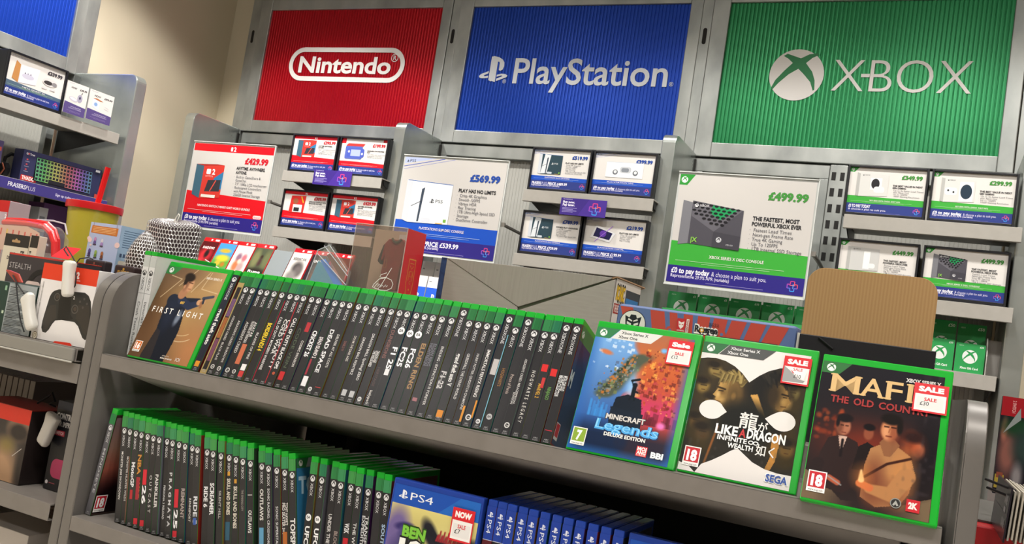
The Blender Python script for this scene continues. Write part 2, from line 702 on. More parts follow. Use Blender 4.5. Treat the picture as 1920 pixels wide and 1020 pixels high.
def draw_nin(A):
    c = 'f0ece8'
    # panel is 861 x 491 mm

    def rt(x0, y0, x1, y1):
        r = (y1 - y0) / 2
        n = 14
        return [(x1 - r + r * math.cos(math.radians(-90 + 180 * k / n)), y0 + r + r * math.sin(math.radians(-90 + 180 * k / n))) for k in range(n + 1)] + \
               [(x0 + r + r * math.cos(math.radians(90 + 180 * k / n)), y0 + r + r * math.sin(math.radians(90 + 180 * k / n))) for k in range(n + 1)]
    A.ring(rt(140, 181, 722, 327), rt(160, 201, 702, 307), c)
    A.text('Nintendo', 194, 219, 66, c, w=464, bold=.028, res=4)
    A.ring([(688 - 18 + 17 * math.cos(2 * PI * k / 24), 285 + 17 * math.sin(2 * PI * k / 24)) for k in range(24)],
           [(688 - 18 + 14 * math.cos(2 * PI * k / 24), 285 + 14 * math.sin(2 * PI * k / 24)) for k in range(24)], c)
    A.text('R', 670, 276, 18, c, align='C', bold=.01)


def draw_ps(A):
    c = 'd9dde2'
    ps_logo(A, 66, 193, 122, c)
    A.text('®', 178, 190, 15, c, align='C')
    A.text('PlayStation', 212, 193, 94, c, w=600, bold=.014, res=4, shear=.0)
    A.text('®', 828, 193, 15, c, align='C')


def draw_xb(A):
    c = 'e4e0dc'
    sphere_logo(A, 246, 242, 87, c, '1c7a44')
    A.text('XBOX', 360, 190, 106, c, w=408, bold=-.012, res=5)
    A.rect(447, 238, 26, 11, c)


header_sign(BACK, 0, 'b80019', 'red ribbed header sign with white pill-shaped outline logo, left of the three', draw_nin)
header_sign(BACK, 1, '1140aa', 'blue ribbed header sign with pale emblem and lettering, middle of the three', draw_ps)
header_sign(BACK, 2, '217e4a', 'green ribbed header sign with crossed sphere emblem and thin capitals, right of the three', draw_xb)
header_sign(LEFT, 0, '1f48bc', 'plain blue ribbed header sign on the left wall at the photo corner', lambda A: A.rect(2, 480, 20, .5, '2a5ad0'))


def upright(M, x0, x1, label, slot=True, z0=0.0, y0=-.008):
    t = wthing(M, 'shelving_upright', label, 'upright', ((x0 + x1) / 2, 0, z0), 'galvanised uprights between the wall bays')
    w = (x1 - x0) / 2
    m = MB().box(-w + .001, w - .001, y0, .03, 0, 2.72 - z0)
    obj('post', m, GALV, t, bevel=.0015)
    if slot:
        A = Art()
        A.rrect(-7, 2444, 14, 58, 7, '201d1b')
        A.build('slot', t, (0, y0 - .0006, -z0), rough=.7)
    h = MB()
    for k in range(16):
        z = 1.15 + k * .0575
        h.box(-.006, .004, y0 - .0012, y0 + .004, z - z0, z - z0 + .028)
    obj('punched_slots', h, pm('1d1c1b', .7), t)
    return t


upright(BACK, -.112, -.058, 'galvanised upright left of the red header sign')
upright(BACK, .905, .942, 'galvanised upright between the red and the blue header signs')
upright(BACK, 1.903, 1.942, 'galvanised upright between the blue and the green header signs')
upright(BACK, 2.907, 2.955, 'galvanised upright right of the green header sign', False)
upright(LEFT, .905, .958, 'galvanised upright right of the plain blue sign on the left wall', False)


def back_panel(M, x, label, hx0, hx1):
    t = wthing(M, 'bay_back_panel', label, 'panel', (x, 0, 1.0), 'ribbed grey back panels of the wall bays')
    ribbed('ribbed_sheet', hx0, hx1, 0, 1.0, .022, .0125, RIBW, t, .0013)
    f = MB()
    f.box(hx0 - .03, hx1 + .03, -.004, .03, 1.0, 1.046)
    f.box(hx0 - .03, hx0, -.004, .03, 0, 1.0)
    f.box(hx1, hx1 + .03, -.004, .03, 0, 1.0)
    obj('panel_frame', f, GALV, t, bevel=.002)
    return t


for M, x, nm in ((BACK, 0, 'below the red header sign'), (BACK, 1, 'below the blue header sign'), (BACK, 2, 'below the green header sign')):
    back_panel(M, x, 'ribbed pale grey back panel, left half of the bay ' + nm, -.02, .36)
    back_panel(M, x, 'ribbed pale grey back panel, right half of the bay ' + nm, .475, .87)
    t = wthing(M, 'perforated_post', 'perforated steel post in the middle of the bay ' + nm, 'post', (x + .418, 0, 0), 'perforated middle posts of the wall bays')
    obj('post', MB().box(-.0265, .0265, -.012, .03, 1.0, 2.046), GALV, t, bevel=.0015)
    h = MB()
    for k in range(19):
        for sx in (-1, 1):
            z = 1.06 + k * .052
            h.box(sx * .013 - .0065, sx * .013 + .0065, -.0132, -.004, z, z + .026)
    obj('punched_slots', h, pm('1d1c1b', .7), t)
back_panel(LEFT, 0, 'ribbed pale grey back panel of the left wall bay', .0, .84)


def divider(M, x0, x1, label, depth=.275, side=1):
    t = wthing(M, 'divider_panel', label, 'divider', ((x0 + x1) / 2, 0, .4), 'galvanised divider panels standing out from the wall')
    w = (x1 - x0) / 2
    r = .03
    top = 1.657
    prof = [(-.009, 0), (-.009, top)]
    prof += [(-depth + r - r * math.sin(PI / 2 * k / 6), top - r + r * math.cos(PI / 2 * k / 6)) for k in range(7)]
    prof += [(-depth, 0)]
    m = MB().prism(prof, 'x', -w, w)
    obj('panel', m, GALVD, t, bevel=.003)
    for k in range(3):
        obj('hook_plate', MB().box(-w * .6, w * .6, -.0125, -.0088, top - .06 - k * .5, top - .02 - k * .5), pm('3a3836', .5, .5), t)
    obj('hook_plate', MB().box(w, w + .004, -.02, -.0095, top - .075, top - .02), pm('3a3836', .5, .5), t)
    return t


divider(BACK, -.112, -.062, 'galvanised divider panel beside the cream wall, left of the red-topped price sign')
divider(BACK, .908, .953, 'galvanised divider panel below the gap between red and blue header signs')
divider(BACK, 1.908, 1.953, 'galvanised divider panel below the gap between blue and green header signs')
divider(BACK, 2.915, 2.965, 'galvanised divider panel at the right edge of the photo')
divider(LEFT, .905, .95, 'galvanised divider panel ending the left wall bay, in front of cream wall', .33)


# ------------------------------------------------------------------ wall shelves
def wall_shelf(M, x0, x1, z, label, yf=-.33, lip=.039, mat=SHELF_L, group='short grey shelves on the wall bays'):
    t = wthing(M, 'wall_shelf', label, 'shelf', (x0, 0, z), group)
    w = x1 - x0
    m = MB()
    m.box(0, w, yf + .002, -.02, -.004, 0)
    m.box(0, w, yf, yf + .002, -lip, 0)
    m.box(0, w, yf, yf + .014, -lip, -lip + .0016)
    obj('tray', m, mat, t, bevel=.0008)
    for sx in (0.006, w - .006):
        b = MB().prism([(-.015, -.004), (yf + .02, -.004), (yf + .03, -.024), (-.015, -.085)], 'x', sx - .0016, sx + .0016)
        obj('bracket', b, pm('2b2a2a', .5), t)
    return t


for i, nm in enumerate(('below the red header sign', 'below the blue header sign', 'below the green header sign')):
    wall_shelf(BACK, i + .482, i + .925, 1.833, 'short grey upper shelf holding two price displays ' + nm)
    wall_shelf(BACK, i + .482, i + .925, 1.62, 'short grey lower shelf holding two price displays ' + nm)
wall_shelf(BACK, 2.46, 2.905, 1.437, 'short grey shelf holding green gift cards, lowest on the right bay')
wall_shelf(BACK, 1.47, 1.9, 1.41, 'short grey shelf behind the white carton, lowest on the middle bay')


# ------------------------------------------------------------------ price posters
def product(A, kind, x, y, w, h):
    """the pictured goods: x, y, w, h is the picture's box in mm"""
    if kind in ('switch', 'switch_slim'):
        k = .28 if kind == 'switch' else .2
        A.poly([(x, y + h * .1), (x + w * k, y), (x + w * k, y + h * .93), (x, y + h * .97)], '3c6276')
        A.poly([(x + w * k, y), (x + w, y + h * .06), (x + w, y + h * .98), (x + w * k, y + h * .93)], 'd23a30')
        A.poly([(x, y + h * .97), (x + w * k, y + h * .93), (x + w, y + h * .98), (x + w * .75, y + h)], 'a82820')
        A.poly([(x + w * .62, y + h * .2), (x + w, y + h * .3), (x + w, y + h * .8), (x + w * .7, y + h * .6)], '2f78a8')
        A.poly([(x + w * .42, y + h * .2), (x + w * .95, y + h * .23), (x + w * .95, y + h * .56), (x + w * .5, y + h * .53)], '34353c')
        A.line([(x + w * .62, y + h * .22), (x + w * .78, y + h * .54)], w * .03, 'e05040')
        A.rrect(x + w * .4, y + h * .7, w * .15, h * .15, w * .03, 'f4f0f0')
        A.text('2', x + w * .6, y + h * .7, h * .15, 'ffffff', bold=.03)
        A.text('SWITCH', x + w * .38, y + h * .62, h * .05, 'f0c0b8')
        A.rect(x + w * .34, y + h * .04, w * .5, h * .08, 'e8e2d8')
    elif kind == 'lite':
        A.rrect(x, y + h * .1, w * .9, h * .7, h * .08, '5464b4')
        A.poly([(x, y + h * .8), (x + w * .12, y + h * .95), (x + w, y + h * .95), (x + w * .9, y + h * .8)], 'd03a34')
        A.rrect(x + w * .1, y + h * .2, w * .9, h * .48, h * .1, '4a5cb8')
        A.rect(x + w * .3, y + h * .26, w * .5, h * .36, 'aab6e0')
        A.ell(x + w * .2, y + h * .5, w * .05, w * .05, 'e0e4f4')
        A.ell(x + w * .9, y + h * .4, w * .05, w * .05, 'e0e4f4')
    elif kind == 'oled':
        A.poly([(x + w * .1, y), (x + w * .9, y + h * .04), (x + w * .96, y + h), (x + w * .16, y + h * .95)], 'cf2e28')
        A.rect(x + w * .3, y + h * .06, w * .5, h * .42, 'f0efee')
        A.rrect(x + w * .36, y + h * .1, w * .3, h * .22, 1, '2c2c30')
        A.ell(x + w * .42, y + h * .66, w * .14, h * .16, '9a5a40')
        A.line([(x + w * .7, y + h * .95), (x + w * .85, y + h * .6)], w * .06, 'e8b030')
    elif kind in ('ps5', 'ps5_dark', 'ps5_pro'):
        dark = kind != 'ps5'
        A.poly([(x, y + h * .05), (x + w * .13, y), (x + w * .13, y + h * .98), (x, y + h)], 'd4d8de')
        A.poly([(x + w * .13, y), (x + w, y + h * .02), (x + w, y + h * .94), (x + w * .13, y + h)], '2a4450' if dark else 'eef0f2')
        A.line([(x + w * .02, y + h * .99), (x + w, y + h * .94)], h * .015, '1d5aa8')
        if dark:
            A.poly([(x + w * .13, y + h * .02), (x + w * .4, y + h * .05), (x + w * .5, y + h * .95), (x + w * .24, y + h * .99)], 'dfe4e8')
        else:
            A.poly([(x + w * .14, y + h * .1), (x + w * .33, y + h * .03), (x + w * .37, y + h * .84), (x + w * .18, y + h * .6)], 'dfe3e8')
        A.poly([(x + w * .33, y + h * .03), (x + w * .37, y + h * .03), (x + w * .41, y + h * .84), (x + w * .35, y + h * .8)], '3a4656')
        A.line([(x + w * .16, y + h * .38), (x + w * .38, y + h * .52)], h * .014, '30343a')
        ps_logo(A, x + w * .55, y + h * .48, w * .1, 'e8ecef' if dark else '30353c')
        A.text('PS5', x + w * .67, y + h * .5, h * .075, 'e8ecef' if dark else '50565e', xs=1.3)
        A.rrect(x + w * .42, y + h * .03, w * .2, h * .1, h * .04, 'd8dce4' if not dark else 'c8d0d8')
        A.rect(x + w * .9, y + h * .06, w * .06, h * .07, '78b040')
        A.rect(x + w * .74, y + h * .02, w * .15, h * .02, 'd8b060')
    elif kind == 'vr':
        A.rect(x, y + h * .1, w, h * .75, 'f2f3f4')
        A.line([(x, y + h * .85), (x + w, y + h * .85)], h * .012, 'b0c0d8')
        A.rrect(x + w * .38, y + h * .34, w * .3, h * .3, h * .12, 'c8ccd2')
        A.rrect(x + w * .42, y + h * .38, w * .2, h * .2, h * .08, '8a9098')
        for k in (.26, .8):
            A.ell(x + w * k, y + h * .36, w * .07, h * .13, '6a7078')
            A.ell(x + w * k, y + h * .38, w * .04, h * .08, 'e8eaec')
    elif kind == 'portal':
        A.poly([(x, y + h * .3), (x + w * .8, y + h * .12), (x + w, y + h * .55), (x + w * .2, y + h * .9)], 'f0f0f2')
        A.poly([(x + w * .12, y + h * .36), (x + w * .78, y + h * .22), (x + w * .88, y + h * .55), (x + w * .22, y + h * .78)], '1c1a50')
        A.ell(x + w * .5, y + h * .5, w * .13, h * .16, '7040c0')
        A.line([(x + w * .2, y + h * .1), (x + w * .86, y + h * .9)], h * .03, 'b080e0')
    elif kind == 'xs':
        A.poly([(x, y + h * .02), (x + w * .16, y + h * .06), (x + w * .16, y + h * .96), (x, y + h)], '7c7c82')
        A.poly([(x + w * .16, y + h * .06), (x + w, y), (x + w, y + h * .86), (x + w * .16, y + h)], '4e4c54')
        A.poly([(x + w * .17, y + h * .98), (x + w * .98, y + h * .85), (x + w * .56, y + h * .36), (x + w * .17, y + h * .66)], '66646c')
        A.poly([(x + w * .5, y + h * .93), (x + w * .9, y + h * .85), (x + w * .64, y + h * .62), (x + w * .46, y + h * .76)], '1f9a5a')
        for r in range(8):
            for c in range(9):
                u = c / 9 + .05 * (r % 2)
                v = .95 - r * .075
                xx, yy = x + w * (.2 + u * .8), y + h * (v - .1 * u)
                lim = .66 - (u - .05) * .62 if u < .5 else .36 + (u - .5) * .95
                if v - .1 * u > lim + .05 and u < .92:
                    A.ell(xx, yy, w * .034, h * .024, '17161c', 10)
        A.poly([(x + w * .56, y + h * .36), (x + w, y + h * .3), (x + w, y), (x + w * .56, y + h * .03)], '424048')
        sphere_logo(A, x + w * .66, y + h * .19, w * .045, 'd0d0d4', '424048')
        A.text('|X', x + w * .2, y + h * .1, h * .1, '90d050', bold=.02)
        A.text('1TB SSD', x + w * .78, y + h * .08, h * .03, 'd0d0d4')
        sphere_logo(A, x + w * .23, y + h * .9, w * .03, 'e8e8ea', '4e4c54')
        A.text('XBOX', x + w * .28, y + h * .88, h * .05, 'e8e8ea')
    elif kind in ('xss', 'xss2', 'xsx_white'):
        A.poly([(x, y + h * .04), (x + w * .1, y), (x + w * .1, y + h * .96), (x, y + h)], 'b8b8b4')
        A.poly([(x + w * .1, y), (x + w, y + h * .06), (x + w, y + h * .94), (x + w * .1, y + h)], 'dcdcd8' if kind != 'xsx_white' else 'cfcfcc')
        if kind == 'xss':
            A.rect(x + w * .44, y + h * .3, w * .36, h * .5, 'f2f2f0')
            A.ell(x + w * .6, y + h * .55, w * .13, h * .22, '1e1e22')
            A.rrect(x + w * .56, y + h * .18, w * .34, h * .26, h * .1, 'e8e8ea')
        elif kind == 'xss2':
            A.rect(x + w * .55, y + h * .06, w * .4, h * .8, 'f0f0ee')
            A.ell(x + w * .75, y + h * .46, w * .17, h * .3, '1c3244')
            A.rrect(x + w * .12, y + h * .3, w * .36, h * .3, h * .1, 'f4f4f4')
            A.ell(x + w * .22, y + h * .48, w * .03, h * .04, '303030')
            A.ell(x + w * .38, y + h * .42, w * .03, h * .04, '303030')
        else:
            A.rect(x + w * .52, y + h * .1, w * .2, h * .72, 'f6f6f4')
            A.rrect(x + w * .68, y + h * .14, w * .22, h * .2, h * .08, 'f0f0f0')
        sphere_logo(A, x + w * .2, y + h * .9, w * .025, '606060', 'dcdcd8')
        A.text('XBOX', x + w * .24, y + h * .88, h * .05, '606060')
    elif kind == 'quest':
        A.poly([(x, y + h * .12), (x + w * .14, y), (x + w * .14, y + h * .86), (x + w * .04, y + h)], 'c08850')
        A.poly([(x + w * .14, y), (x + w * .52, y + h * .12), (x + w * .56, y + h * .92), (x + w * .16, y + h * .86)], 'e6e2ee')
        for k in range(3):
            A.rrect(x + w * (.25 + .06 * k), y + h * .46, w * .022, h * .1, .6, '505060')
        A.ell(x + w * .33, y + h * .4, w * .13, h * .12, 'cac6d8')
        A.ell(x + w * .82, y + h * .5, w * .17, h * .2, 'dcd6d4')
        A.ell(x + w * .78, y + h * .46, w * .1, h * .1, '403c3c')
        A.ell(x + w * .92, y + h * .46, w * .06, h * .1, '8a8688')
        A.rrect(x + w * .66, y + h * .12, w * .12, h * .1, 1, 'd8d4d4')
        A.rrect(x + w * .84, y + h * .14, w * .12, h * .1, 1, 'd8d4d4')
    elif kind == 'headset':
        A.ell(x + w * .3, y + h * .25, w * .3, h * .18, 'c8c4d0', rot=-.2)
        A.ell(x + w * .3, y + h * .28, w * .24, h * .1, 'e8e4ec', rot=-.2)
        A.ell(x + w * .72, y + h * .45, w * .17, h * .34, 'a8a4b8')
        A.ell(x + w * .72, y + h * .5, w * .06, h * .12, '404058')
        A.line([(x + w * .78, y + h * .8), (x + w * .84, y + h)], w * .04, '282828')
    elif kind == 'box':
        A.poly([(x, y + h * .2), (x + w * .4, y), (x + w * .4, y + h * .8), (x, y + h * .9)], 'd8e0f0')
        A.poly([(x, y + h * .9), (x + w * .4, y + h * .8), (x + w * .62, y + h * .86), (x + w * .2, y + h)], 'b87850')
        A.ell(x + w * .2, y + h * .45, w * .1, h * .16, '88a8d8')
        A.line([(x + w * .7, y + h * .3), (x + w, y + h * .25)], h * .04, 'd8d8dc')
        A.line([(x + w * .75, y + h * .5), (x + w * .98, y + h * .4)], h * .04, 'e0e0e4')


def poster(A, W, H, style, price, kind, head, bullets, name, band, box):
    """a price poster W x H mm; box = picture box in fractions of it"""
    big = W > 300
    k = H / 330.0
    A.rect(0, 0, W, H, 'cfcbc6' if big else 'e4e0db')
    bb = .0
    hl = [(u, .32 + .018 * math.sin(u * PI)) for u in [i / 10 for i in range(11)]]
    if style == 'nin':
        A.poly([(0, 0), (W, 0)] + [(W * u, H * (.425 - .05 * u)) for u, v in reversed(hl)], 'da1220')
        A.rect(0, H * .91, W, H * .09, 'da1220')
        A.rrect(W * .47, H * .925, H * .03, H * .05, H * .01, 'ffffff')
        A.text('2', W * .47 + H * .045, H * .925, H * .05, 'ffffff', bold=.03)
        pc = 'c81828'
        A.rrect(W * .88, H * .16, W * .1, H * .04, H * .02, 'f4d8d8')
        A.text('Nintendo', W * .93, H * .168, H * .022, 'c81828', w=W * .08, align='C')
    elif style == 'lite':
        A.poly([(0, 0), (W, 0)] + [(W * u, H * (.36 - .04 * u * u)) for u, v in reversed(hl)], 'da1220')
        A.rect(0, H * .86, W * .09, H * .14, 'da1220')
        A.rect(W * .9, H * .93, W * .1, H * .07, 'da1220')
        pc = 'c81828'
    elif style == 'ps':
        A.poly([(0, 0), (W, 0)] + [(W * u, H * (.33 - .04 * math.sin(u * PI * .5) ** 2 * .5)) for u, v in reversed(hl)], '1450c0')
        A.poly([(0, H), (0, H * .93), (W * .32, H), ], 'b8c4e8')
        A.line([(0, H * .9), (W * .4, H)], H * .008, '5868b8')
        A.line([(0, H * .87), (W * .5, H)], H * .005, '8890c8')
        ps_logo(A, W * .02, H * .945, W * .025, '30353c')
        A.text('PS5', W * .05, H * .95, H * .028, '30353c', xs=1.3)
        pc = '1d48a0'
    elif style == 'xb':
        A.poly([(0, 0), (W, 0)] + [(W * u, H * (.38 - .03 * u)) for u, v in reversed(hl)], '3cab3a')
        A.poly([(0, H), (0, H * .9), (W * .06, H * .9), (W * .115, H)], '2f9636')
        sphere_logo(A, W * .036, H * .95, H * .03, 'f0f4f0', '2f9636')
        pc = '3f8f38'
    else:
        A.poly([(0, 0), (W, 0)] + [(W * u, H * (.36 - .06 * u)) for u, v in reversed(hl)], '54687c' if style == 'quest' else '5a4c84')
        A.text('Meta Quest', W * .06, H * .94, H * .035, '8890a8', w=W * .26)
        pc = '3c3840'
    if style != 'now':
        bh = .155 if big else .215
        A.rect(0, 0, W, H * bh, '2d2482' if big else '2c3c86')
        if band[0].startswith('FRASERSPLUS'):
            A.text('FRASERS', W * .03, H * bh * .5, H * bh * .3, 'f4f2fa', w=W * .17, bold=.03)
            A.text('PLUS', W * .21, H * bh * .5, H * bh * .3, 'd8d4ee', w=W * .09)
            A.text(band[0][11:].strip(), W * .32, H * bh * .5, H * bh * .3, 'f4f2fa', w=W * .34, bold=.03)
        elif big or len(band[0]) < 20:
            hd = band[0].split('|')
            A.text(hd[0], W * .03, H * bh * .56, H * bh * .3, 'f4f2fa', w=W * .29, bold=.035)
            if len(hd) > 1:
                A.text(hd[1], W * .335, H * bh * .56, H * bh * .26, 'e4e0f4', w=W * .4)
        else:
            hd = band[0].split('|')
            A.text(hd[0], W * .03, H * bh * .5, H * bh * .27, 'f4f2fa', w=W * .36, bold=.035)
            A.text(hd[1], W * .41, H * bh * .5, H * bh * .23, 'e0dcf2', w=W * .4)
        A.text(band[1], W * .03, H * bh * .3, H * bh * .19, 'e4e0f4', w=W * (.5 if not big else .44), bold=.01)
        A.rect(W * .3, H * bh * .1, W * .42, H * .004, '8c86c0')
        plus_mark(A, W * .92, H * bh * .5, H * bh * .55)
        A.rect(W * .05, H * (bh + .045), W * .8, H * .0035, 'f0d0d0' if style in ('nin', 'lite') else 'b0c8e8' if style == 'ps' else 'c0e8b8')
        A.rect(W * .25, H * (bh + .028), W * .5, H * .003, 'f0d0d0' if style in ('nin', 'lite') else 'b0c8e8' if style == 'ps' else 'c0e8b8')
        if name:
            A.text(name, W * (.5 if style != 'ps' else .47), H * (.245 if big else .275), H * (.026 if big else .028), 'f4ecec',
                   w=W * (.66 if style == 'nin' else .44 if style == 'ps' else .4), align='C', bold=.012)
    else:
        A.text('WITH SELECTED', W * .3, H * .22, H * .03, 'd8d0e8', w=W * .5)
        A.text('COMPACT CONSOLE', W * .22, H * .17, H * .03, 'd8d0e8', w=W * .6)
        A.rect(W * .15, H * .1, W * .65, H * .006, '9888b8')
        A.rect(W * .3, H * .07, W * .5, H * .006, '9888b8')
        A.text('NOW', W * .2, H * .8, H * .055, '403c48', w=W * .26, bold=.03)
    ph = .066 if big else .08
    if style == 'now':
        A.text(price, W * .94, H * .8, H * .055, pc, w=W * .34, bold=.04, align='R')
    else:
        A.text(price, W * .955, H * (.82 if big and style == 'xb' else .79), H * ph, pc, w=W * (.285 if big else .27), bold=.05, align='R')
    x = W * .58 if box[2] < .5 else W * .6
    if head:
        y = H * {'nin': .715, 'lite': .66, 'ps': .67, 'xb': .625}[style]
        for ln in head:
            A.text(ln, x, y, H * .034, '2a2a2e', w=W * .0135 * len(ln) * (1.45 if big else 1.3), bold=.035)
            y -= H * .05
        for ln in bullets:
            A.text('·  ' + ln, x - W * .01, y, H * .03, '5a5a60', w=W * .0105 * (len(ln) + 3) * 1.35)
            y -= H * .042
    product(A, kind, W * box[0], H * box[1], W * box[2], H * box[3])
    return A


def display(M, x, z, style, price, kind, head, bullets, name, band, label, dx=0.0, tilt=0.0, W=200, H=131):
    """black framed price display: a black box with a printed poster behind a clear cover"""
    t = wthing(M, 'price_display', label, 'price display', (x + dx, -.3, z), 'small black framed price displays on the wall shelves', rz=tilt)
    w, h = W / 1000, H / 1000
    m = MB()
    m.box(-.006, w + .006, .003, .15, 0, h + .017)
    obj('case', m, BLACKB, t, bevel=.002)
    f = MB()
    for a, b, c, d in ((-.006, 0, 0, h + .017), (w, w + .006, 0, h + .017), (0, w, 0, .011), (0, w, .011 + h, h + .017)):
        f.box(a, b, -.004, .003, c, d)
    obj('frame', f, BLACKB, t, bevel=.0008)
    A = Art()
    poster(A, W, H, style, price, kind, head, bullets, name, band, (.1, .36, .8, .5) if kind == 'quest' else (.2, .36, .62, .5) if kind == 'vr' else (.1, .37, .42, .52))
    A.build('poster', t, (0, .0025, .011))
    return t


PAY = ('£0 to pay today|& choose a plan to suit you.', 'Representative 29.9% APR (variable)')
SW = ['ANYTIME. ANYWHERE.', 'ANYONE.']
SWB = ['Built-in GameShare & GameChat', '7.9" 1080p LCD touchscreen', 'Redesigned Controllers', '256GB Internal Storage']
PSH = ['PLAY HAS NO LIMITS']
PSB = ['Crisp 4K Graphics', 'Smooth 120FPS', 'Vibrant HDR', 'Ray Tracing', '1TB Ultra-High Speed SSD', 'DualSense Controller']
XBH = ['THE FASTEST, MOST', 'POWERFUL XBOX EVER']
XBB = ['Fastest Load Times', 'Next-gen Frame Rate', 'True 4K Gaming', 'Up To 120FPS', '1TB Internal SSD Storage']
XVH = ['THE BEST VALUE IN NEXT', 'GEN GAMING']
XVB = ['Up to 4x faster Load Times', 'than Xbox One', 'Up to 120FPS', '1440P Gaming Resolution']
U, D = 1.834, 1.621
display(BACK, .485, U, 'nin', '£395.99', 'switch', SW, SWB, '', PAY, 'red and white price display marked 395.99, upper left on the left bay')
display(BACK, .705, U, 'lite', '£199.99', 'lite', ['HANDHELD FOR PORTABLE', 'PLAY'], SWB[1:], '', PAY, 'red and white price display marked 199.99, upper right on the left bay')
display(BACK, .485, D, 'nin', '£309.99', 'oled', ['UPGRADE YOUR PLAY WITH', 'ENHANCED FEATURES'], SWB, '', PAY, 'red and white price display marked 309.99, lower left on the left bay')
display(BACK, .705, D, 'nin', '£429.99', 'switch', SW, SWB, '', PAY, 'small red and white price display marked 429.99, behind the boxed shirt')
display(BACK, 1.486, U, 'ps', '£519.99', 'ps5_dark', PSH, PSB, "PLAYSTATION'S BLACK OPS BUNDLE", ('FRASERSPLUS PRICE £489.99', PAY[1]), 'blue and white price display marked 519.99, upper left on the middle bay')
display(BACK, 1.704, U, 'ps', '£399.99', 'vr', [], [], 'PLAYSTATION VR2', PAY, 'blue and white price display marked 399.99, upper right on the middle bay')
display(BACK, 1.486, D, 'ps', '£789.99', 'ps5_pro', ['WITNESS PLAY UNLEASHED'], PSB[:5], "PLAYSTATION'S PRO CONSOLE", ('FRASERSPLUS PRICE £759.99', PAY[1]), 'blue and white price display marked 789.99, lower left on the middle bay')
display(BACK, 1.704, D, 'ps', '£219.99', 'portal', PSH, PSB[:4], 'PLAYSTATION PORTAL', ('FRASERSPLUS PRICE £199.99', PAY[1]), 'blue and white price display marked 219.99, lower right on the middle bay')
display(BACK, 2.481, U, 'xb', '£349.99', 'xss', XVH, XVB, 'XBOX SERIES S DIGITAL CONSOLE - ROBOT WHITE', ('£0 TO PAY TODAY', '& choose a plan to suit you.'), 'green and white price display marked 349.99, upper left on the right bay')
display(BACK, 2.7, U, 'xb', '£299.99', 'xss2', XVH, XVB, 'XBOX SERIES S DIGITAL CONSOLE - ROBOT WHITE', PAY, 'green and white price display marked 299.99, upper right on the right bay')
display(BACK, 2.481, D, 'xb', '£449.99', 'xsx_white', XBH, XBB, 'XBOX SERIES X DIGITAL CONSOLE', PAY, 'green and white price display marked 449.99, half hidden by brown cardboard')
display(BACK, 2.702, D, 'xb', '£499.99', 'xs', XBH, XBB, 'XBOX SERIES X DISC CONSOLE', PAY, 'small green and white price display marked 499.99, above the gift cards')


def big_sign(x, zt, yp, style, price, kind, head, bullets, name, band, label, box, W=405, H=335, arm=1, rz=0.0):
    t = wthing(BACK, 'price_sign', label, 'price sign', (x, yp, zt - H / 1000), 'large price signs hung from the wall bays', rz=rz)
    w, h = W / 1000, H / 1000
    A = Art()
    poster(A, W, H, style, price, kind, head, bullets, name, band, box)
    A.build('poster', t, (0, 0, 0))
    m = MB().box(-.006, w + .006, .001, .003, -.008, h + .008)
    obj('holder_back', m, pm('c9ccc9', .2, spec=.5), t, bevel=.0006)
    e = MB()
    e.box(-.006, w + .006, -.003, .003, -.010, -.006)
    e.box(w + .004, w + .007, -.003, .003, -.008, h + .008)
    e.box(-.006, w + .006, -.003, .003, h + .006, h + .009)
    obj('holder_edge', e, pm('d8dcd8', .15, spec=.6), t)
    a = MB()
    a.box(w + .002, w + .02, .004, .012, h * .36, h * .4)
    a.tube([(w + .012, .008, h * .38), (w + .016, -yp * .5, h * .36), (w + .016, -yp - .012, h * .34)], .006, 6)
    obj('support_arm', a, pm('8b8780', .4, .3), t)
    return t


big_sign(-.006, 1.922, -.3, 'nin', '£429.99', 'switch', SW, ['Built-in GameShare &', 'GameChat', '7.9" 1080p LCD touchscreen', 'Redesigned Controllers', 'with Mouse Mode', '256GB Internal Storage'],
         'NINTENDO SWITCH 2 MARIO KART WORLD BUNDLE', PAY, 'large red and white price sign marked 429.99 on the left bay', (.07, .34, .36, .42))
big_sign(.99, 1.921, -.3, 'ps', '£569.99', 'ps5', PSH, ['Crisp 4K Graphics', 'Smooth 120FPS', 'Vibrant HDR', 'Ray Tracing', '1TB Ultra-High Speed SSD', 'Storage', 'DualSense Controller'],
         "PLAYSTATION'S SLIM DISC CONSOLE", ('FRASERSPLUS PRICE £539.99', PAY[1]), 'large blue and white price sign marked 569.99 behind the boxed shirt', (.06, .31, .46, .45))
big_sign(1.9905, 1.9235, -.3, 'xb', '£499.99', 'xs', XBH, XBB, 'XBOX SERIES X DISC CONSOLE', PAY,
         'large green and white price sign marked 499.99 above the row of gift cards', (.05, .34, .46, .42))


def shelf_card(x0, x1, z0, z1, label, text):
    t = wthing(BACK, 'finance_card', label, 'card', (x0, -.337, z0), 'small purple cards clipped to the shelf lips')
    w, h = (x1 - x0) * 1000, (z1 - z0) * 1000
    obj('card', MB().box(0, x1 - x0, 0, .0012, 0, z1 - z0), pm('463a8c', .35), t)
    A = Art()
    A.rect(0, 0, w, h, '3f2a86')
    A.poly([(w * .4, 0), (w, 0), (w, h), (w * .62, h)], '4a2f96')
    A.text('FRASERSPLUS', w * .05, h * .9, h * .05, 'd8d0f0', w=w * .2)
    A.text('Buy now.', w * .05, h * .7, h * .13, 'f0ecfa', w=w * .26, bold=.04)
    A.text('Pay later.', w * .05, h * .53, h * .13, 'f0ecfa', w=w * .27, bold=.04)
    for k in range(4):
        A.rect(w * .05, h * (.4 - .08 * k), w * (.24 if k % 2 else .32), h * .03, 'a89cd8')
    plus_mark(A, w * .76, h * .45, h * .66)
    A.build('print', t, (0, -.0003, 0))
    return t


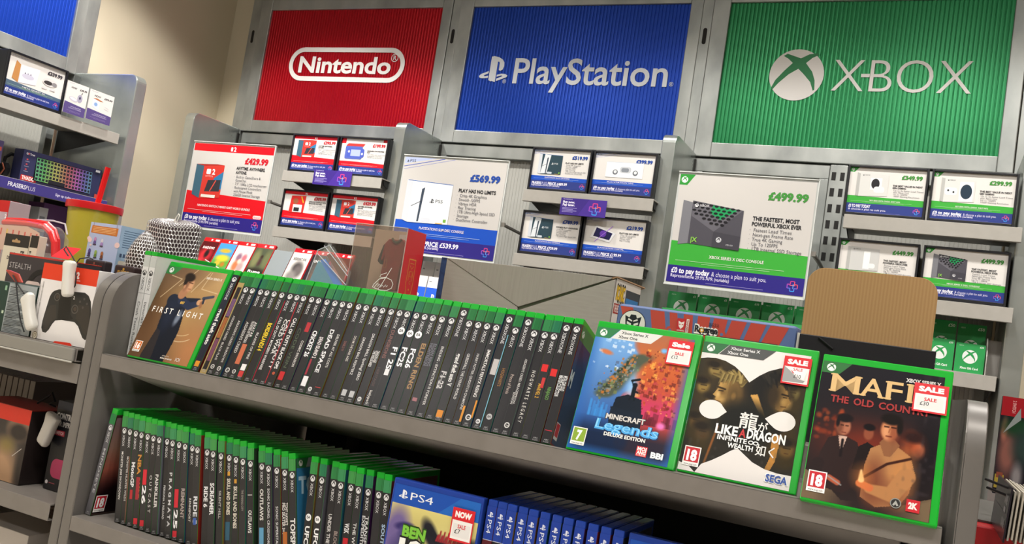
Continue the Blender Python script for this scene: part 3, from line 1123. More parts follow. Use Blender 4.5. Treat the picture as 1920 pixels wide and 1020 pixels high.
p, q = at(590, 317, Y=-.337), at(656, 351, Y=-.337)
shelf_card(p.x, q.x, q.z, p.z, 'purple pay-later card clipped to the upper shelf of the left bay', '')
p, q = at(1053, 370, Y=-.337), at(1134, 409, Y=-.337)
shelf_card(p.x, q.x, q.z, p.z, 'purple pay-later card clipped to the upper shelf of the middle bay', '')
# ------------------------------------------------------------------ gondola
GZ, GL = 1.2225, 0.967          # tops of the upper and lower shelves
GY = -1.96                      # front of the lips


def end_panel(x0, x1, label, inner):
    """rounded end panel: a front flange x0..x1 and a sheet on the side away from the shelves"""
    t = thing('end_panel', label, 'end panel', ((x0 + x1) / 2, GY + .003, 0), group='grey end panels of the gondola')
    w = (x1 - x0) / 2
    r, top, dep = .055, 1.356, .62
    pts = [(-0.0, 0.02)]
    arc = [(r - r * math.cos(PI / 2 * k / 8), top - r + r * math.sin(PI / 2 * k / 8)) for k in range(9)]
    outer = [(0, .02)] + arc + [(dep, top), (dep, .02)]
    m = MB()
    # flange strip following the outline, folded over the top
    th = .0022
    path = [(0, .02)] + arc + [(dep, top)]
    n = len(path)
    vs, fs = [], []
    for k, (y, z) in enumerate(path):
        a = path[max(k - 1, 0)]
        b = path[min(k + 1, n - 1)]
        d = Vector((b[0] - a[0], b[1] - a[1])).normalized()
        ny, nz = d.y, -d.x
        vs += [(-w, y, z), (w, y, z), (w, y + ny * th, z + nz * th), (-w, y + ny * th, z + nz * th)]
        if k:
            o = 4 * k
            for q in range(4):
                fs.append((o - 4 + q, o - 4 + (q + 1) % 4, o + (q + 1) % 4, o + q))
    fs += [(0, 3, 2, 1), (4 * n - 4, 4 * n - 3, 4 * n - 2, 4 * n - 1)]
    m.add(vs, fs)
    obj('flange', m, ENDP, t, bevel=.0012, smooth=True)
    sx = w if inner < 0 else -w
    s = MB().prism(outer, 'x', min(sx, sx - math.copysign(.0015, sx)), max(sx, sx - math.copysign(.0015, sx)))
    obj('side_sheet', s, ENDP, t)
    return t


end_panel(1.520, 1.540, 'grey end panel of the left gondola section, beside the white controller box', -1)
end_panel(1.5412, 1.562, 'grey end panel of the middle gondola section, beside the two white game cases', -1)
end_panel(2.7835, 2.803, 'grey end panel with rounded top at the right end of the gondola', 1)


def gondola_shelf(x0, x1, z, label, lip=.0225, depth=.55, front=GY, band=None):
    t = thing('gondola_shelf', label, 'shelf', (x0, 0, z), group='grey shelves of the gondola')
    w = x1 - x0
    m = MB()
    m.box(0, w, front + .0015, front + depth, -.003, 0)
    m.box(0, w, front, front + .0015, -lip, 0.0)
    m.box(0, w, front, front + .012, -lip, -lip + .0015)
    obj('tray', m, SHELF, t, bevel=.0007)
    return t


t = thing('gondola_shelf', 'grey upper gondola shelf sloping back under the leaning row of green-topped game cases', 'shelf', (1.5645, 0, GZ), group='grey shelves of the gondola')
m = MB()
m.box(0, 1.208, GY, GY + .0015, -.0225, 0)
m.box(0, 1.208, GY, GY + .014, -.0015, 0)
m.box(0, 1.208, GY, GY + .012, -.0225, -.021)
ca_, sa_ = math.cos(.335), math.sin(.335)
yz = [(GY + .012, -.0005), (GY + .012 + .185 * ca_, -.0005 - .185 * sa_), (GY + .012 + .185 * ca_ - .01 * sa_, -.0005 - .185 * sa_ - .01 * ca_), (GY + .004, -.0215), (GY + .004, -.0015)]
m.prism([(y_, z_) for y_, z_ in yz], 'x', .037, 1.17)
obj('tray', m, SHELF, t, bevel=.0007)
bk = [(GY + .012 + .183 * ca_, -.0005 - .183 * sa_), (GY + .012 + .185 * ca_, -.0005 - .185 * sa_), (GY + .012 + .185 * ca_ + .06 * sa_, -.0005 - .185 * sa_ + .06 * ca_), (GY + .012 + .183 * ca_ + .06 * sa_, -.0005 - .183 * sa_ + .06 * ca_)]
obj('back_stop', MB().prism(bk, 'x', .037, 1.17), SHELF, t)
gondola_shelf(1.5645, 2.7725, GL, 'grey lower gondola shelf under the upright row of game cases', front=GY)
gondola_shelf(.36, 1.510, GZ, 'grey upper shelf of the left gondola section, under the controller box', band=0, lip=.022)
gondola_shelf(.36, 1.514, .974, 'grey middle shelf of the left gondola section, under the red and black boxes', lip=.027)
gondola_shelf(.36, 1.514, .74, 'grey lower shelf of the left gondola section at the photo corner', lip=.027)
# price rail and deep fascia of the left section
t = thing('shelf_fascia', 'wide grey fascia below the upper shelf of the left gondola section', 'fascia', (.36, GY - .001, GZ))
obj('price_rail', MB().box(0, 1.149, -.006, -.0005, -.022, -.001), pm('87847d', .4), t, bevel=.002)
obj('rail_edge', MB().tube([(0, -.006, -.0225), (1.149, -.006, -.0225)], .0014, 8), pm('b8b6ae', .3), t)
obj('fascia_sheet', MB().box(0, 1.158, .004, .006, -.056, -.0245), SHELF, t)
# middle back sheet and deck
t = thing('gondola_backing', 'dark backing sheet and post under the upper shelf of the middle gondola section', 'backing', (1.6, -1.40, .0))
obj('sheet', MB().box(-.032, 1.178, 0, .003, .05, 1.16), pm('26262a', .6), t)
obj('centre_post', MB().box(.085, .105, -.02, -.002, .972, 1.16), SHELFD, t)
t = thing('gondola_backing', 'dark backing sheet of the left gondola section, behind the boxes at the lower left', 'backing', (.4, -1.40, .0))
obj('sheet', MB().box(0, 1.11, 0, .003, .05, 1.16), pm('1d1d20', .6), t)
t = thing('riser_deck', 'grey riser deck behind the leaning games, hidden by them', 'deck', (1.568, -1.745, 0))
obj('deck_top', MB().box(0, 1.2, 0, .42, 1.262, 1.266), SHELF, t)
obj('deck_front', MB().box(0, 1.2, 0, .003, 1.2235, 1.262), SHELF, t)

# ------------------------------------------------------------------ game cases
CW, CH, CT = .135, .171, .0130


def case_mesh(name, w, t, h, mat, bev=.0016):
    m = MB().box(0, w, 0, t, 0, h)
    me = m.mesh(name, mat)
    bm = bmesh.new()
    bm.from_mesh(me)
    bmesh.ops.bevel(bm, geom=list(bm.edges), offset=bev, segments=2, affect='EDGES', profile=.6)
    bm.to_mesh(me)
    bm.free()
    return me


FACE_G = case_mesh('case_shell', CW, CT, CH, GREENC)
SPINE_G = case_mesh('case_shell', CT, CW, CH, GREENC, .0009)
CTL = .0121
SPINE_L = case_mesh('case_shell', CTL, CW, CH, GREENC, .0009)
SPINE_W = case_mesh('case_shell', CT, CW, CH, GREYC)
FACE_B = case_mesh('case_shell', CW, CT, CH, BLUEC)
SPINE_B = case_mesh('case_shell', CT, CW, CH, BLUEC)
ORD = ('first second third fourth fifth sixth seventh eighth ninth tenth eleventh twelfth thirteenth fourteenth fifteenth sixteenth '
       'seventeenth eighteenth nineteenth twentieth').split()
TENS = {2: 'twenty', 3: 'thirty', 4: 'forty'}


def ordinal(n):
    if n <= 20:
        return ORD[n - 1]
    return TENS[n // 10] + ('-' + ORD[n % 10 - 1] if n % 10 else '')
ORD30 = {30: 'thirtieth', 40: 'fortieth'}


SLIVER = ['5a1c20', '23365c', '6a4a24', '2c2c34', '3a1c4a', '1c4a5a', '705a30', '7a2620', '283828', '5a5a64']


def spine_art(title, col, th, start, extra, dark='262527', band='1f6b36', one=False, ps4=False, white=False):
    """one spine sheet 12.6 x 166 mm, written from the top down"""
    A = Art()
    W, H = 13.0, 163.0
    if ps4:
        A.rect(0, 0, W, H, dark)
        A.rect(0, H - 42, W, 42, '24409a')
        A.rect(0, H - 42.6, W, .7, 'c8ccd8')
        ps_logo(A, 2.2, H - 14, 8.2, 'dfe3ee')
        A.text('PS4', 3.4, H - 17, 5.6, 'dfe3ee', w=17, down=True)
    else:
        if one:
            A.rect(0, 0, W, H, dark)
            lz = H - 8
        else:
            A.rect(0, 0, W, H - 16.5, dark)
            A.rect(0, H - 16.5, W, 16.5, band)
            A.rect(2.0, H - 16.5, .5, 16.5, '3f8a52' if not white else band)
            A.rect(10.0, H - 16.5, .35, 16.5, '174f2a' if not white else band)
            lz = H - 22.5
        fg, bg = ('d9d9da', dark) if not white else ('303030', dark)
        sphere_logo(A, W / 2, lz, 4.3, fg, bg)
        A.text('XBOXONE' if one else 'XBOX', 3.9, lz - 6.5, 4.8, fg, w=29 if one else 17.5, down=True)
    if not white and not ps4:
        A.rect(.2, 0, .35, H - 17, '454446')
    if title:
        parts = title.split('|')
        if len(parts) == 1:
            A.text(title, W / 2 - th / 2, H - start[0], th, col, w=start[1] - start[0], bold=.03 if th > 5 else .012, down=True,
                   shear=0.0)
        else:
            a = th * .62
            A.text(parts[0], W / 2 + .3, H - start[0], a, col, w=(start[1] - start[0]) * (.98 if len(parts[0]) > len(parts[1]) else .7), bold=.02, down=True)
            A.text(parts[1], W / 2 - a - .5, H - start[0], a, col, w=(start[1] - start[0]) * (.98 if len(parts[1]) > len(parts[0]) else .7), bold=.02, down=True)
    for e in extra:
        if e[0] == 'rect':
            A.rect(e[1], H - e[2] - e[4], e[3], e[4], e[5])
        elif e[0] == 'ring':
            A.ell(W / 2, H - e[1], e[2], e[2], e[3])
            A.ell(W / 2, H - e[1], e[2] * .6, e[2] * .6, dark)
            A.line([(W / 2 - e[2] * .4, H - e[1]), (W / 2 + e[2] * .5, H - e[1] - .4)], .7, e[3])
        elif e[0] == 'disc':
            A.ell(W / 2, H - e[1], e[2], e[2], e[3])
            A.text('EA', W / 2, H - e[1] - e[2] * .3, e[2] * .7, dark, align='C', bold=.03)
        elif e[0] == 'word':
            A.text(e[1], e[2], H - e[3], e[4], e[5], w=e[6], down=True, bold=.02)
    if not white and not ps4:
        A.text('ABC', W / 2, 3.6, 1.9, 'b8b8b8', w=6, align='C')
        A.text('01234', W / 2, 1.0, 1.7, 'b0b0b0', w=7, align='C')
    return A


def spine_case(x, y, z, lean, mesh, art, label, group, sliver, name='game_case', tilt=0.0, zm=0.0, cover=None):
    """x: where the spine's middle is at height zm; tilt: leaning to the right (positive) about its lower corner"""
    T = CTL if mesh is SPINE_L else CT
    px = x - T / 2 * math.cos(tilt) - zm * math.sin(tilt)
    pz = z + (T * math.sin(tilt) if tilt > 0 else 0.0)
    t = thing(name, label, 'game case', (px, y, pz), (-lean, tilt, 0), group)
    link('case', mesh, t)
    sp = art.build('spine_insert', t, (.00005, -.0003, -.0001), rough=.28)
    sp.scale.x = (T - .0001) / .013
    obj('cover_insert', MB().box(-.00015, T + .00015, .0003, .128, .0002, .1625), pm(sliver, .35), t)
    if cover:
        cover.build('cover_print', t, (T + .0004, .0015, .0025), (0, 0, PI / 2), rough=.3)
    return t


UP = [
 (1.7425, 'grand theft auto', 'e8e6e2', 6.5, (48, 118), [('rect', 2, 147, 8.6, 9, 'd9902c')], 'white lettering, orange square low down', {'dark': '1c2030', 'one': 1}),
 (1.7601, '', 'c8b070', 5, (60, 100), [('rect', 0, 12, 12.4, 153, 'a8905c'), ('rect', 2.2, 20, 8, 138, '241f22'), ('rect', 3, 40, 6.5, 30, '6a4a70'), ('rect', 3, 72, 6.5, 34, '9a5a30'), ('rect', 3, 108, 6.5, 36, '70405a')], 'a gold-framed picture', {'dark': '24503a', 'one': 0}),
 (1.7746, "ASSASSIN'S CREED  BLACK FLAG", 'c9c6c2', 3.8, (56, 138), [('ring', 151, 3.6, 'd0cecb')], 'slim grey capitals and a ring mark', {}),
 (1.7853, "ASSASSIN'S CREED SHADOWS", 'c9c6c2', 3.8, (62, 140), [('ring', 152, 3.6, 'd0cecb')], 'slim grey capitals with a thin red edge', {}),
 (1.7967, "ASSASSIN'S CREED", 'c9c6c2', 5.0, (62, 122), [('ring', 152, 4.0, 'd0cecb')], 'larger grey capitals', {}),
 (1.8085, 'AVATAR|FRONTIERS OF PANDORA', 'd0cecb', 8, (60, 105), [('rect', 1.6, 108, 8.6, 32, 'c06a4a'), ('ring', 152, 3.4, 'd0cecb')], 'an orange label halfway down', {}),
 (1.822, 'BLADES OF FIRE', 'd5d3d0', 3.8, (76, 128), [('rect', 2, 138, 8.5, 10, 'e8e6e4'), ('rect', 2, 149, 8.5, 9, 'c83c3c')], 'white and red squares near its foot', {}),
 (1.836, 'BORDERLANDS 4', 'e8c832', 7.6, (58, 112), [], 'bold yellow lettering', {}),
 (1.85, 'CALL OF DUTY MODERN WARFARE', 'dedcda', 4.6, (46, 140), [('rect', 0, 30, 1.4, 130, 'a02030')], 'white lettering and a red stripe', {}),
 (1.867, 'CALL OF DUTY|COLD WAR', 'dedcda', 8.6, (48, 138), [('rect', 11, 30, 1.2, 130, 'b82430')], 'large white two-line lettering', {}),
 (1.88, 'CALL OF DUTY BLACK OPS', 'e0dedc', 5.6, (44, 134), [('disc', 143, 2.2, 'd06040')], 'white lettering and a small orange dot', {}),
 (1.897, 'CODE VEIN', '55604e', 5, (58, 130), [('rect', 2, 138, 8.6, 13, 'c02c30')], 'faint olive lettering and a red square', {'dark': '222222'}),
 (1.909, 'COSMIC INVASION', 'd8d4d0', 4.2, (76, 126), [('rect', 2.4, 58, 7.4, 15, 'b03038')], 'a small red label above its title', {}),
 (1.924, 'CRICKET 26', 'eeeef0', 7.2, (58, 108), [], 'bold slanted white lettering', {}),
 (1.938, 'DEAD ISLAND 2', 'e0dada', 6, (66, 108), [('rect', 2, 112, 3, 24, 'a03040'), ('rect', 2.2, 138, 8.4, 15, 'e8e8ea')], 'a white square near its foot', {}),
 (1.953, 'DEAD SPACE', 'e4e4e6', 6.4, (52, 128), [('disc', 155, 3.2, 'd8d8d8')], 'wide white capitals', {}),
 (1.969, 'DELIVER AT ALL COSTS', 'd5d3d0', 4.0, (58, 118), [('rect', 1, 150, 9, .9, 'c04040')], 'thin white capitals and a red rule', {}),
 (1.984, 'DIABLO IV', '8a5a54', 4.2, (66, 90), [], 'short dull red lettering', {}),
 (1.997, 'DOOM: THE DARK AGES', 'cfc8c0', 3.8, (56, 104), [], 'small cream capitals', {}),
 (2.011, 'DRAGON BALL FIGHTERZ', 'd8d6d4', 4.0, (56, 122), [('rect', 2.5, 146, 7.5, 9, 'bcbcbe')], 'white capitals and a grey square', {}),
 (2.026, 'DRAGON BALL: Sparking! ZERO', 'd8d6d4', 4.0, (48, 128), [('rect', 2.5, 146, 7.5, 9, 'bcbcbe')], 'long white lettering in mixed case', {}),
 (2.039, 'DRAGON AGE|THE VEILGUARD', 'dad8d6', 7.6, (72, 106), [('disc', 155, 3.2, 'd8d8d8')], 'short two-line white lettering', {}),
 (2.054, 'DUNGEONS', '7a5450', 5.4, (38, 90), [('word', 'HERITAGE', 3.4, 106, 3.8, '5a4848', 28), ('word', 'kalypso', 3.8, 140, 4, 'd0ccc8', 20)], 'dull red Gothic-style lettering', {}),
 (2.067, 'F1 25', 'f0f0f2', 7.6, (62, 104), [('disc', 48, 5.4, 'ececee'), ('rect', 3, 106, 7, 9, 'e0e0e2')], 'white disc and slanted lettering above a white square', {}),
 (2.082, 'FC25', 'f2f2f4', 7.8, (60, 98), [('disc', 50, 5.4, 'f0f0f2')], 'white disc and big lettering, left of two alike', {}),
 (2.096, 'FC26', 'f2f2f4', 7.8, (60, 98), [('disc', 50, 5.4, 'f0f0f2')], 'white disc and big lettering, right of two alike', {}),
 (2.112, 'ELDEN RING', 'a07e54', 6.6, (50, 126), [], 'large gold serif capitals', {}),
 (2.125, 'ELDEN RING|NIGHTREIGN', '6e6e78', 7.6, (48, 104), [('rect', 2.6, 138, 7, 5, 'a06a70')], 'dim grey two-line lettering', {}),
 (2.141, 'ENDLING - EXTINCTION IS FOREVER', 'd0cecc', 3.8, (50, 144), [], 'long thin white capitals', {}),
 (2.154, 'F1 22', 'c8c6c6', 7.4, (84, 118), [('word', 'SPEED', 3.6, 100, 3, 'a8a6a6', 20)], 'silver slanted lettering, dark up to the rim', {'one': 1}),
 (2.168, 'grand theft auto V', 'dcdcda', 6.4, (56, 112), [('rect', 1.8, 148, 9, 10, 'd88a2c')], 'white rounded lettering, orange square at its foot', {}),
 (2.181, 'GREEDFALL: THE DYING WORLD', 'cfcdcb', 4.0, (54, 128), [], 'even white capitals along most of its height', {}),
 (2.193, 'HARRY POTTER: QUIDDITCH CHAMPIONS', 'c9c7c5', 3.5, (52, 140), [('rect', 9, 136, 3, 22, 'd89030')], 'small white capitals and a thin orange edge', {}),
 (2.21, 'IMMORTALS FENYX RISING', 'e2e0de', 4.6, (44, 120), [('ring', 150, 4.2, 'd8d6d4'), ('rect', 10, 126, 2.4, 24, 'd08a30')], 'clear white capitals and a ring mark', {}),
 (2.223, '', 'dddddd', 5, (60, 100), [('rect', 2.2, 66, 8.2, 22, 'b9b5b4'), ('disc', 153, 3.2, 'd8d8d8'), ('rect', 11.2, 30, 1, 130, '7ab8d0')], 'a pale barcode label halfway down', {'one': 1, 'lowone': 1}),
 (2.238, 'HOGWARTS', '9a7040', 4.4, (66, 100), [('disc', 144, 4, 'b8b8b8')], 'short gold lettering and a grey disc', {}),
 (2.252, 'Prince of Persia', 'b0a098', 4.6, (72, 108), [], 'pale script-like lettering, dark up to the rim', {'one': 1}),
 (2.266, "ASSASSIN'S CREED: MIRAGE", 'c2c0be', 3.4, (48, 104), [('word', 'SPECIAL', 5.6, 106, 2.6, 'c8c6c4', 16), ('word', 'EDITION', 2.2, 106, 2.6, 'c8c6c4', 16), ('ring', 150, 3.8, 'd0cecc')], 'small capitals above two short stacked words', {}),
 (2.28, 'H O G W A R T S   L E G A C Y', 'd6d2cc', 4.8, (62, 142), [], 'widely spaced white capitals', {}),
 (2.295, 'MARVEL 2', 'd8a840', 5, (78, 106), [('rect', 2, 62, 8.4, 10, 'd02c2c'), ('rect', 7, 80, 4.4, 14, 'c03838')], 'a red square above yellow lettering', {}),
 (2.309, 'NINJAGO', '6a9a50', 4.6, (80, 106), [('rect', 2, 66, 8.4, 10, 'd02c2c')], 'a red square above green lettering', {'one': 1}),
 (2.324, 'METAL GEAR SOLID|MASTER COLLECTION', 'e0e0e0', 8.4, (62, 100), [('rect', 1.5, 146, 9.5, .9, 'c03040')], 'bold white condensed capitals and a red rule', {'one': 1}),
]
upper_n = len(UP)
for i, (x, title, col, th, st, ex, desc, kw) in enumerate(UP):
    kw = dict(kw)
    st = (st[0] + 11, min(st[1] + 2, 150))
    ex = [e if e[0] in ('rect', 'word') and e[4 if e[0] == 'rect' else 3] > 100 else e for e in ex]
    kw.pop('lowone', None)
    band = ['1f6b36', '24703c', '1b6433', '2c7a44', '1c6a48'][i % 5]
    A = spine_art(title, col, th, st, ex, dark=kw.get('dark', '282729' if i % 3 else '2c2b2d'), band=band, one=bool(kw.get('one')))
    n = i + 1
    o = ORD30.get(n, ordinal(n))
    if i >= 1:
        x = 1.7601 + (2.324 - 1.7601) * (i - 1) / 40
    cov = None
    if i == 41:
        cov = Art().rect(0, 0, 124, 161, '1c3a5c').rect(0, 140, 60, 21, '2f7a44').rect(0, 100, 12, 40, '2c4a6c')
        sphere_logo(cov, 9, 150, 4.8, 'd8e0d8', '2f7a44')
        cov.text('M', 2, 78, 20, 'd8dce0', w=12, bold=.05)
        cov.rect(1, 6, 14, 22, 'd8d4d4').rect(2, 10, 12, 17, 'c02838')
    spine_case(x, -1.944 + RNG.uniform(-.0012, .0025), GZ + .001, .335 + RNG.uniform(-.003, .003), SPINE_G, A,
               'dark spine, %s, %s in the upper row' % (desc, o),
               'game cases spine out in the upper row', SLIVER[(i * 7) % 10], cover=cov)

LOW = [
 (1.611, 'MONSTER JAM SHOWDOWN', 4.2, 'd8d6d4', (55, 128), [], 'white capitals'),
 (1.626, 'MONSTER HUNTER WILDS', 4.0, 'c8c6c4', (60, 128), [('rect', 9.5, 60, 2.4, 100, '6a4a38')], 'grey capitals and a brown edge'),
 (1.638, 'MotoGP', 7.2, 'e2e2e4', (66, 104), [('rect', 3.4, 108, 5.6, 14, 'b02c34')], 'slanted white lettering above a red mark'),
 (1.647, 'NBA 2K25', 7.4, 'c88a3c', (52, 118), [('rect', 2, 148, 8.5, 9, 'd02838'), ('rect', 2.5, 86, 7.4, 34, '9c2634')], 'gold and red lettering over a red square'),
 (1.663, '26', 7.6, 'f0f0f2', (96, 124), [('rect', 2.2, 72, 8.2, 23, 'd02838'), ('rect', 2, 148, 8.5, 9, 'd02838')], 'a red block above a big white number twenty-six'),
 (1.677, 'O U T C A S T', 5, 'c8c6c4', (78, 134), [], 'widely spaced capitals'),
 (1.692, 'PAINKILLER', 6.0, 'd2d0ce', (74, 124), [], 'tall serif white capitals'),
 (1.704, 'PERSONA 3 RELOAD', 3.8, 'd0d0d2', (88, 138), [], 'small white lettering low down'),
 (1.718, 'P R A G M A T A', 5.4, 'cfcfd2', (66, 146), [], 'spaced capitals running to its foot'),
 (1.732, '25', 7.6, 'f0f0f2', (118, 146), [('rect', 2.2, 88, 8.2, 27, 'c82838'), ('rect', 2, 149, 8.5, 9, 'd02838')], 'a red block above a big white number twenty-five'),
 (1.744, 'REMNANT', 6.8, 'a89c98', (84, 128), [], 'rough pale red lettering'),
 (1.757, 'RENNSPORT', 4.0, 'd4d2d0', (96, 130), [], 'short small white capitals'),
 (1.767, 'RIDE 5', 7.4, 'd8dae0', (90, 130), [('rect', 3.2, 121, 6.2, 10, '3a5ca8')], 'slanted white lettering ending in blue'),
 (1.786, 'RIDE 6', 7.4, 'e4e4e6', (84, 122), [], 'slanted white lettering, next to a wider gap'),
 (1.799, 'SCREAMER', 7.6, 'e6e6e8', (76, 130), [], 'bold slanted white capitals'),
 (1.814, 'SILENT HILL', 4.4, 'b8b6b4', (84, 132), [], 'thin spaced grey capitals'),
 (1.827, 'SKULL AND BONES', 6.4, 'd8d2c4', (64, 124), [('rect', 4, 56, 5, 6, 'c89438'), ('rect', 1.6, 128, 9, 26, '305a70')], 'cream capitals above a blue label'),
 (1.841, 'SKULL AND BONES', 6.4, 'd8d2c4', (72, 140), [('rect', 4, 64, 5, 6, 'c89438')], 'cream capitals below a small gold mark'),
 (1.855, 'THE SINKING CITY', 3.8, '9a9690', (74, 112), [], 'small boxed grey lettering'),
 (1.869, 'OUTLAWS', 6.2, 'dcdad6', (100, 140), [('rect', 2.0, 80, 8.4, 1, 'c8c6c4')], 'white lettering in its lower half'),
 (1.889, 'OUTLAWS', 6.2, 'd8d6d2', (66, 118), [('rect', 2.2, 122, 8.4, 34, '5f9cc0')], 'white lettering above a light blue label'),
 (1.905, 'SONIC RACING: CROSSWORLDS', 4.2, 'd2d2d4', (62, 156), [], 'long even white capitals'),
 (1.919, 'SONIC SUPERSTARS', 4.2, 'd2d2d4', (84, 150), [], 'white capitals set low'),
 (1.935, "TONY HAWK'S|PRO SKATER 3+4", 7.8, 'd8d4d0', (76, 128), [('rect', 2, 118, 8, 20, 'b0662e')], 'two-line lettering with an orange mark'),
 (1.946, 'TOPSPIN', 8.4, 'e6e4e2', (94, 150), [], 'very tall white capitals'),
 (1.981, 'UFC5', 7.4, 'eeeeee', (100, 140), [('disc', 88, 5, 'eaeaea')], 'white disc and slanted lettering, left of two alike'),
 (1.996, 'UFC6', 7.4, 'eeeeee', (100, 140), [('disc', 88, 5, 'eaeaea')], 'white disc and slanted lettering, right of two alike'),
 (2.016, 'UNDER THE WAVES', 5.6, 'c8c6c6', (76, 150), [], 'light slanted capitals'),
 (2.03, 'BLOODY INK', 5.6, '9a8a84', (96, 150), [], 'pale brown lettering'),
 (2.045, 'W2K', 7.6, 'e0e0e2', (82, 104), [('rect', 2, 104, 8.6, 40, 'c02430')], 'a tall red block'),
 (2.06, 'THE WITCHER 3', 5.0, 'd6d6d4', (78, 150), [], 'clear white capitals beside the red-blocked spine'),
 (2.074, 'TRANSFORMERS|EXPEDITION', 8, 'd0d0d2', (66, 150), [], 'two-line white lettering'),
 (2.091, '', 5, 'cccccc', (60, 100), [('disc', 120, 2, '8a8a8a')], 'no title to be seen'),
 (2.105, 'SOUTH PARK', 5.2, 'a8c0d8', (70, 140), [], 'pale blue lettering'),
]
for i, (x, title, th, col, st, ex, desc) in enumerate(LOW):
    if i >= 13:
        st = (st[0] - 12, st[1] - 20)
        ex = [(e[0], e[1], e[2] - 14, *e[3:]) if e[0] == 'rect' else (e[0], e[1] - 12, *e[2:]) for e in ex]
    A = spine_art(title, col, th, st, ex, dark='2b2a2c' if i % 2 else '302f31', band=['3a8a48', '2f7a44', '44924c', '2a7450', '3c8a58'][(i * 3) % 5])
    if i < 13:
        x = 1.611 + .01308 * i
    elif 20 <= i <= 24:
        x = 1.889 + .01425 * (i - 20)
    cov = None
    if title == 'TOPSPIN':
        cov = Art().rect(0, 0, 124, 161, '2a6a90').rect(0, 147, 30, 14, '2a6a3c')
        sphere_logo(cov, 10, 154, 4.5, 'd8dcd8', '2a6a3c')
        cov.poly([(28, 161), (80, 161), (70, 148), (22, 148)], '8a9298')
        cov.text('TOPSPIN', 4, 112, 22, '9ab8c8', w=110, bold=.04)
    tilt = -(.15 + .085 * (x - 1.611) / .335) if x < 1.95 else -.08
    spine_case(x, -1.934 + RNG.uniform(-.001, .003), GL + .001, .01, SPINE_L, A,
               'dark spine, %s, %s in the lower row' % (desc, ORD30.get(i + 2, ordinal(i + 2))),
               'game cases spine out in the lower row', SLIVER[(i * 3 + 1) % 10], tilt=tilt, zm=.138, cover=cov)

# the first case of the lower row stands askew and shows part of its cover
A = spine_art('MINDSEYE', 'b8b8ba', 4.6, (56, 128), [], dark='5c5a5e', band='2a7a44')
t = spine_case(1.5868, -1.938, GL + .001, .01, SPINE_L, A, 'grey spine leaning right, brown cover and red rating mark showing, first in the lower row',
               'game cases spine out in the lower row', '3a2620', tilt=.10, zm=.138)
A = Art()
P = Paint(126, 155, 40, 50, '5a3c30').grad('1c0e10', '6a5a64', 90)
P.blob(60, 90, 60, 60, 'a0785c', .6).blob(20, 60, 40, 30, '8a4a3c', .6).blob(60, 20, 90, 40, '1a0c10', .4)
A.paint = (P.P, (0, 0, 126, 155))
pegi(A, 1, 2, 22, '18', 'c02434')
A.build('cover_print', t, (CTL + .0005, .0015, .003), (0, 0, PI / 2), rough=.3)

# two white spined cases at the left end
for x, ti, lab in ((1.5705, 'Crash Team Rumble', 'white spined game case against the end panel, leftmost in the upper row'),
                   (1.5847, 'Immortals Fenyx Rising', 'white spined game case touching the golden cover, second from the left end')):
    A = Art()
    A.rect(0, 0, 13, 163, 'd4d4d2')
    A.rect(0, 146, 13, 17, 'b8bcb8')
    sphere_logo(A, 6.2, 136, 4.6, '3a3a3c', 'd4d4d2')
    A.text('XBOX', 3.8, 129, 5.2, '3a3a3c', w=22, down=True)
    A.rect(0, 102, 13, .5, '88888a')
    A.text(ti, 3.6, 88, 5.2, '3e3e42', w=80, down=True)
    t = spine_case(x, -1.910, GZ + .001, .0, SPINE_W, A, lab, 'white spined game cases', 'c8cac6')
    obj('case_rim', MB().box(-.0003, CT + .0003, -.0006, CW, CH - .006, CH + .0008), GREENC, t, bevel=.0006)
# ------------------------------------------------------------------ game cases shown face out
def sticker(A, x, y, w, h, word, price, torn=False):
    A.rect(x, y, w, h, 'd2202a')
    A.text(word, x + w / 2, y + h * .73, h * .16, 'f6f0ee', w=w * .74, bold=.06, align='C')
    A.rect(x + w * .05, y + h * .06, w * .9, h * .57, 'ece9e6')
    A.rrect(x + w * .12, y + h * .13, w * .76, h * .4, 1.2, 'e2dfdc')
    A.text('SALE', x + w * .5, y + h * .4, h * .11, 'd02a34', w=w * .36, bold=.03, align='C')
    if torn:
        A.poly([(x + w * .05, y + h * .08), (x + w * .05, y + h * .62), (x + w * .25, y + h * .5), (x + w * .6, y + h * .22), (x + w * .85, y + h * .18), (x + w * .8, y + h * .1)], '9a9a9a')
        A.poly([(x + w * .2, y + h * .62), (x + w * .5, y + h * .36), (x + w * .8, y + h * .2), (x + w * .9, y + h * .62)], 'f2f0ee')
        A.text('SALE', x + w * .55, y + h * .5, h * .1, 'c83a40', w=w * .34, bold=.02, align='C')
    A.text(price, x + w * (.34 if not torn else .56), y + h * .24, h * .13, '4a4a4c', w=w * .26, align='C', bold=.01)


def xbox_cover(A, tab='2f7a3c', band=None, bandtext='d8d8d8'):
    """the green corner tab; 126 x 160 mm sheet"""
    W, H = 126, 160
    A.poly([(0, H), (31, H), (19, H - 14), (0, H - 14)], tab)
    sphere_logo(A, 9.5, H - 7, 4.8, 'e4e8e4', tab)
    if band:
        A.poly([(31.5, H), (86, H), (73, H - 13.5), (20.5, H - 13.5)], band)
        A.text('Xbox Series X', 33, H - 5.8, 3.6, bandtext, w=35, bold=.02)
        A.text('Xbox One', 30, H - 11.6, 3.6, bandtext, w=25, bold=.02)


def face_case(x, y, z, lean, A, label, stick=None, rz=0.0, mesh=None, off=(1.0, .0025), fw=126):
    t = thing('game_case', label, 'game case', (x, y, z), (-lean, 0, rz), 'game cases shown face out')
    link('case', mesh or FACE_G, t)
    A.build('cover_insert', t, (off[0] * .001, -.0004, off[1]), rough=.3)
    if stick:
        B = Art()
        sticker(B, *stick)
        B.build('price_sticker', t, (.001, -.0026, .0025), rough=.5)
    return t


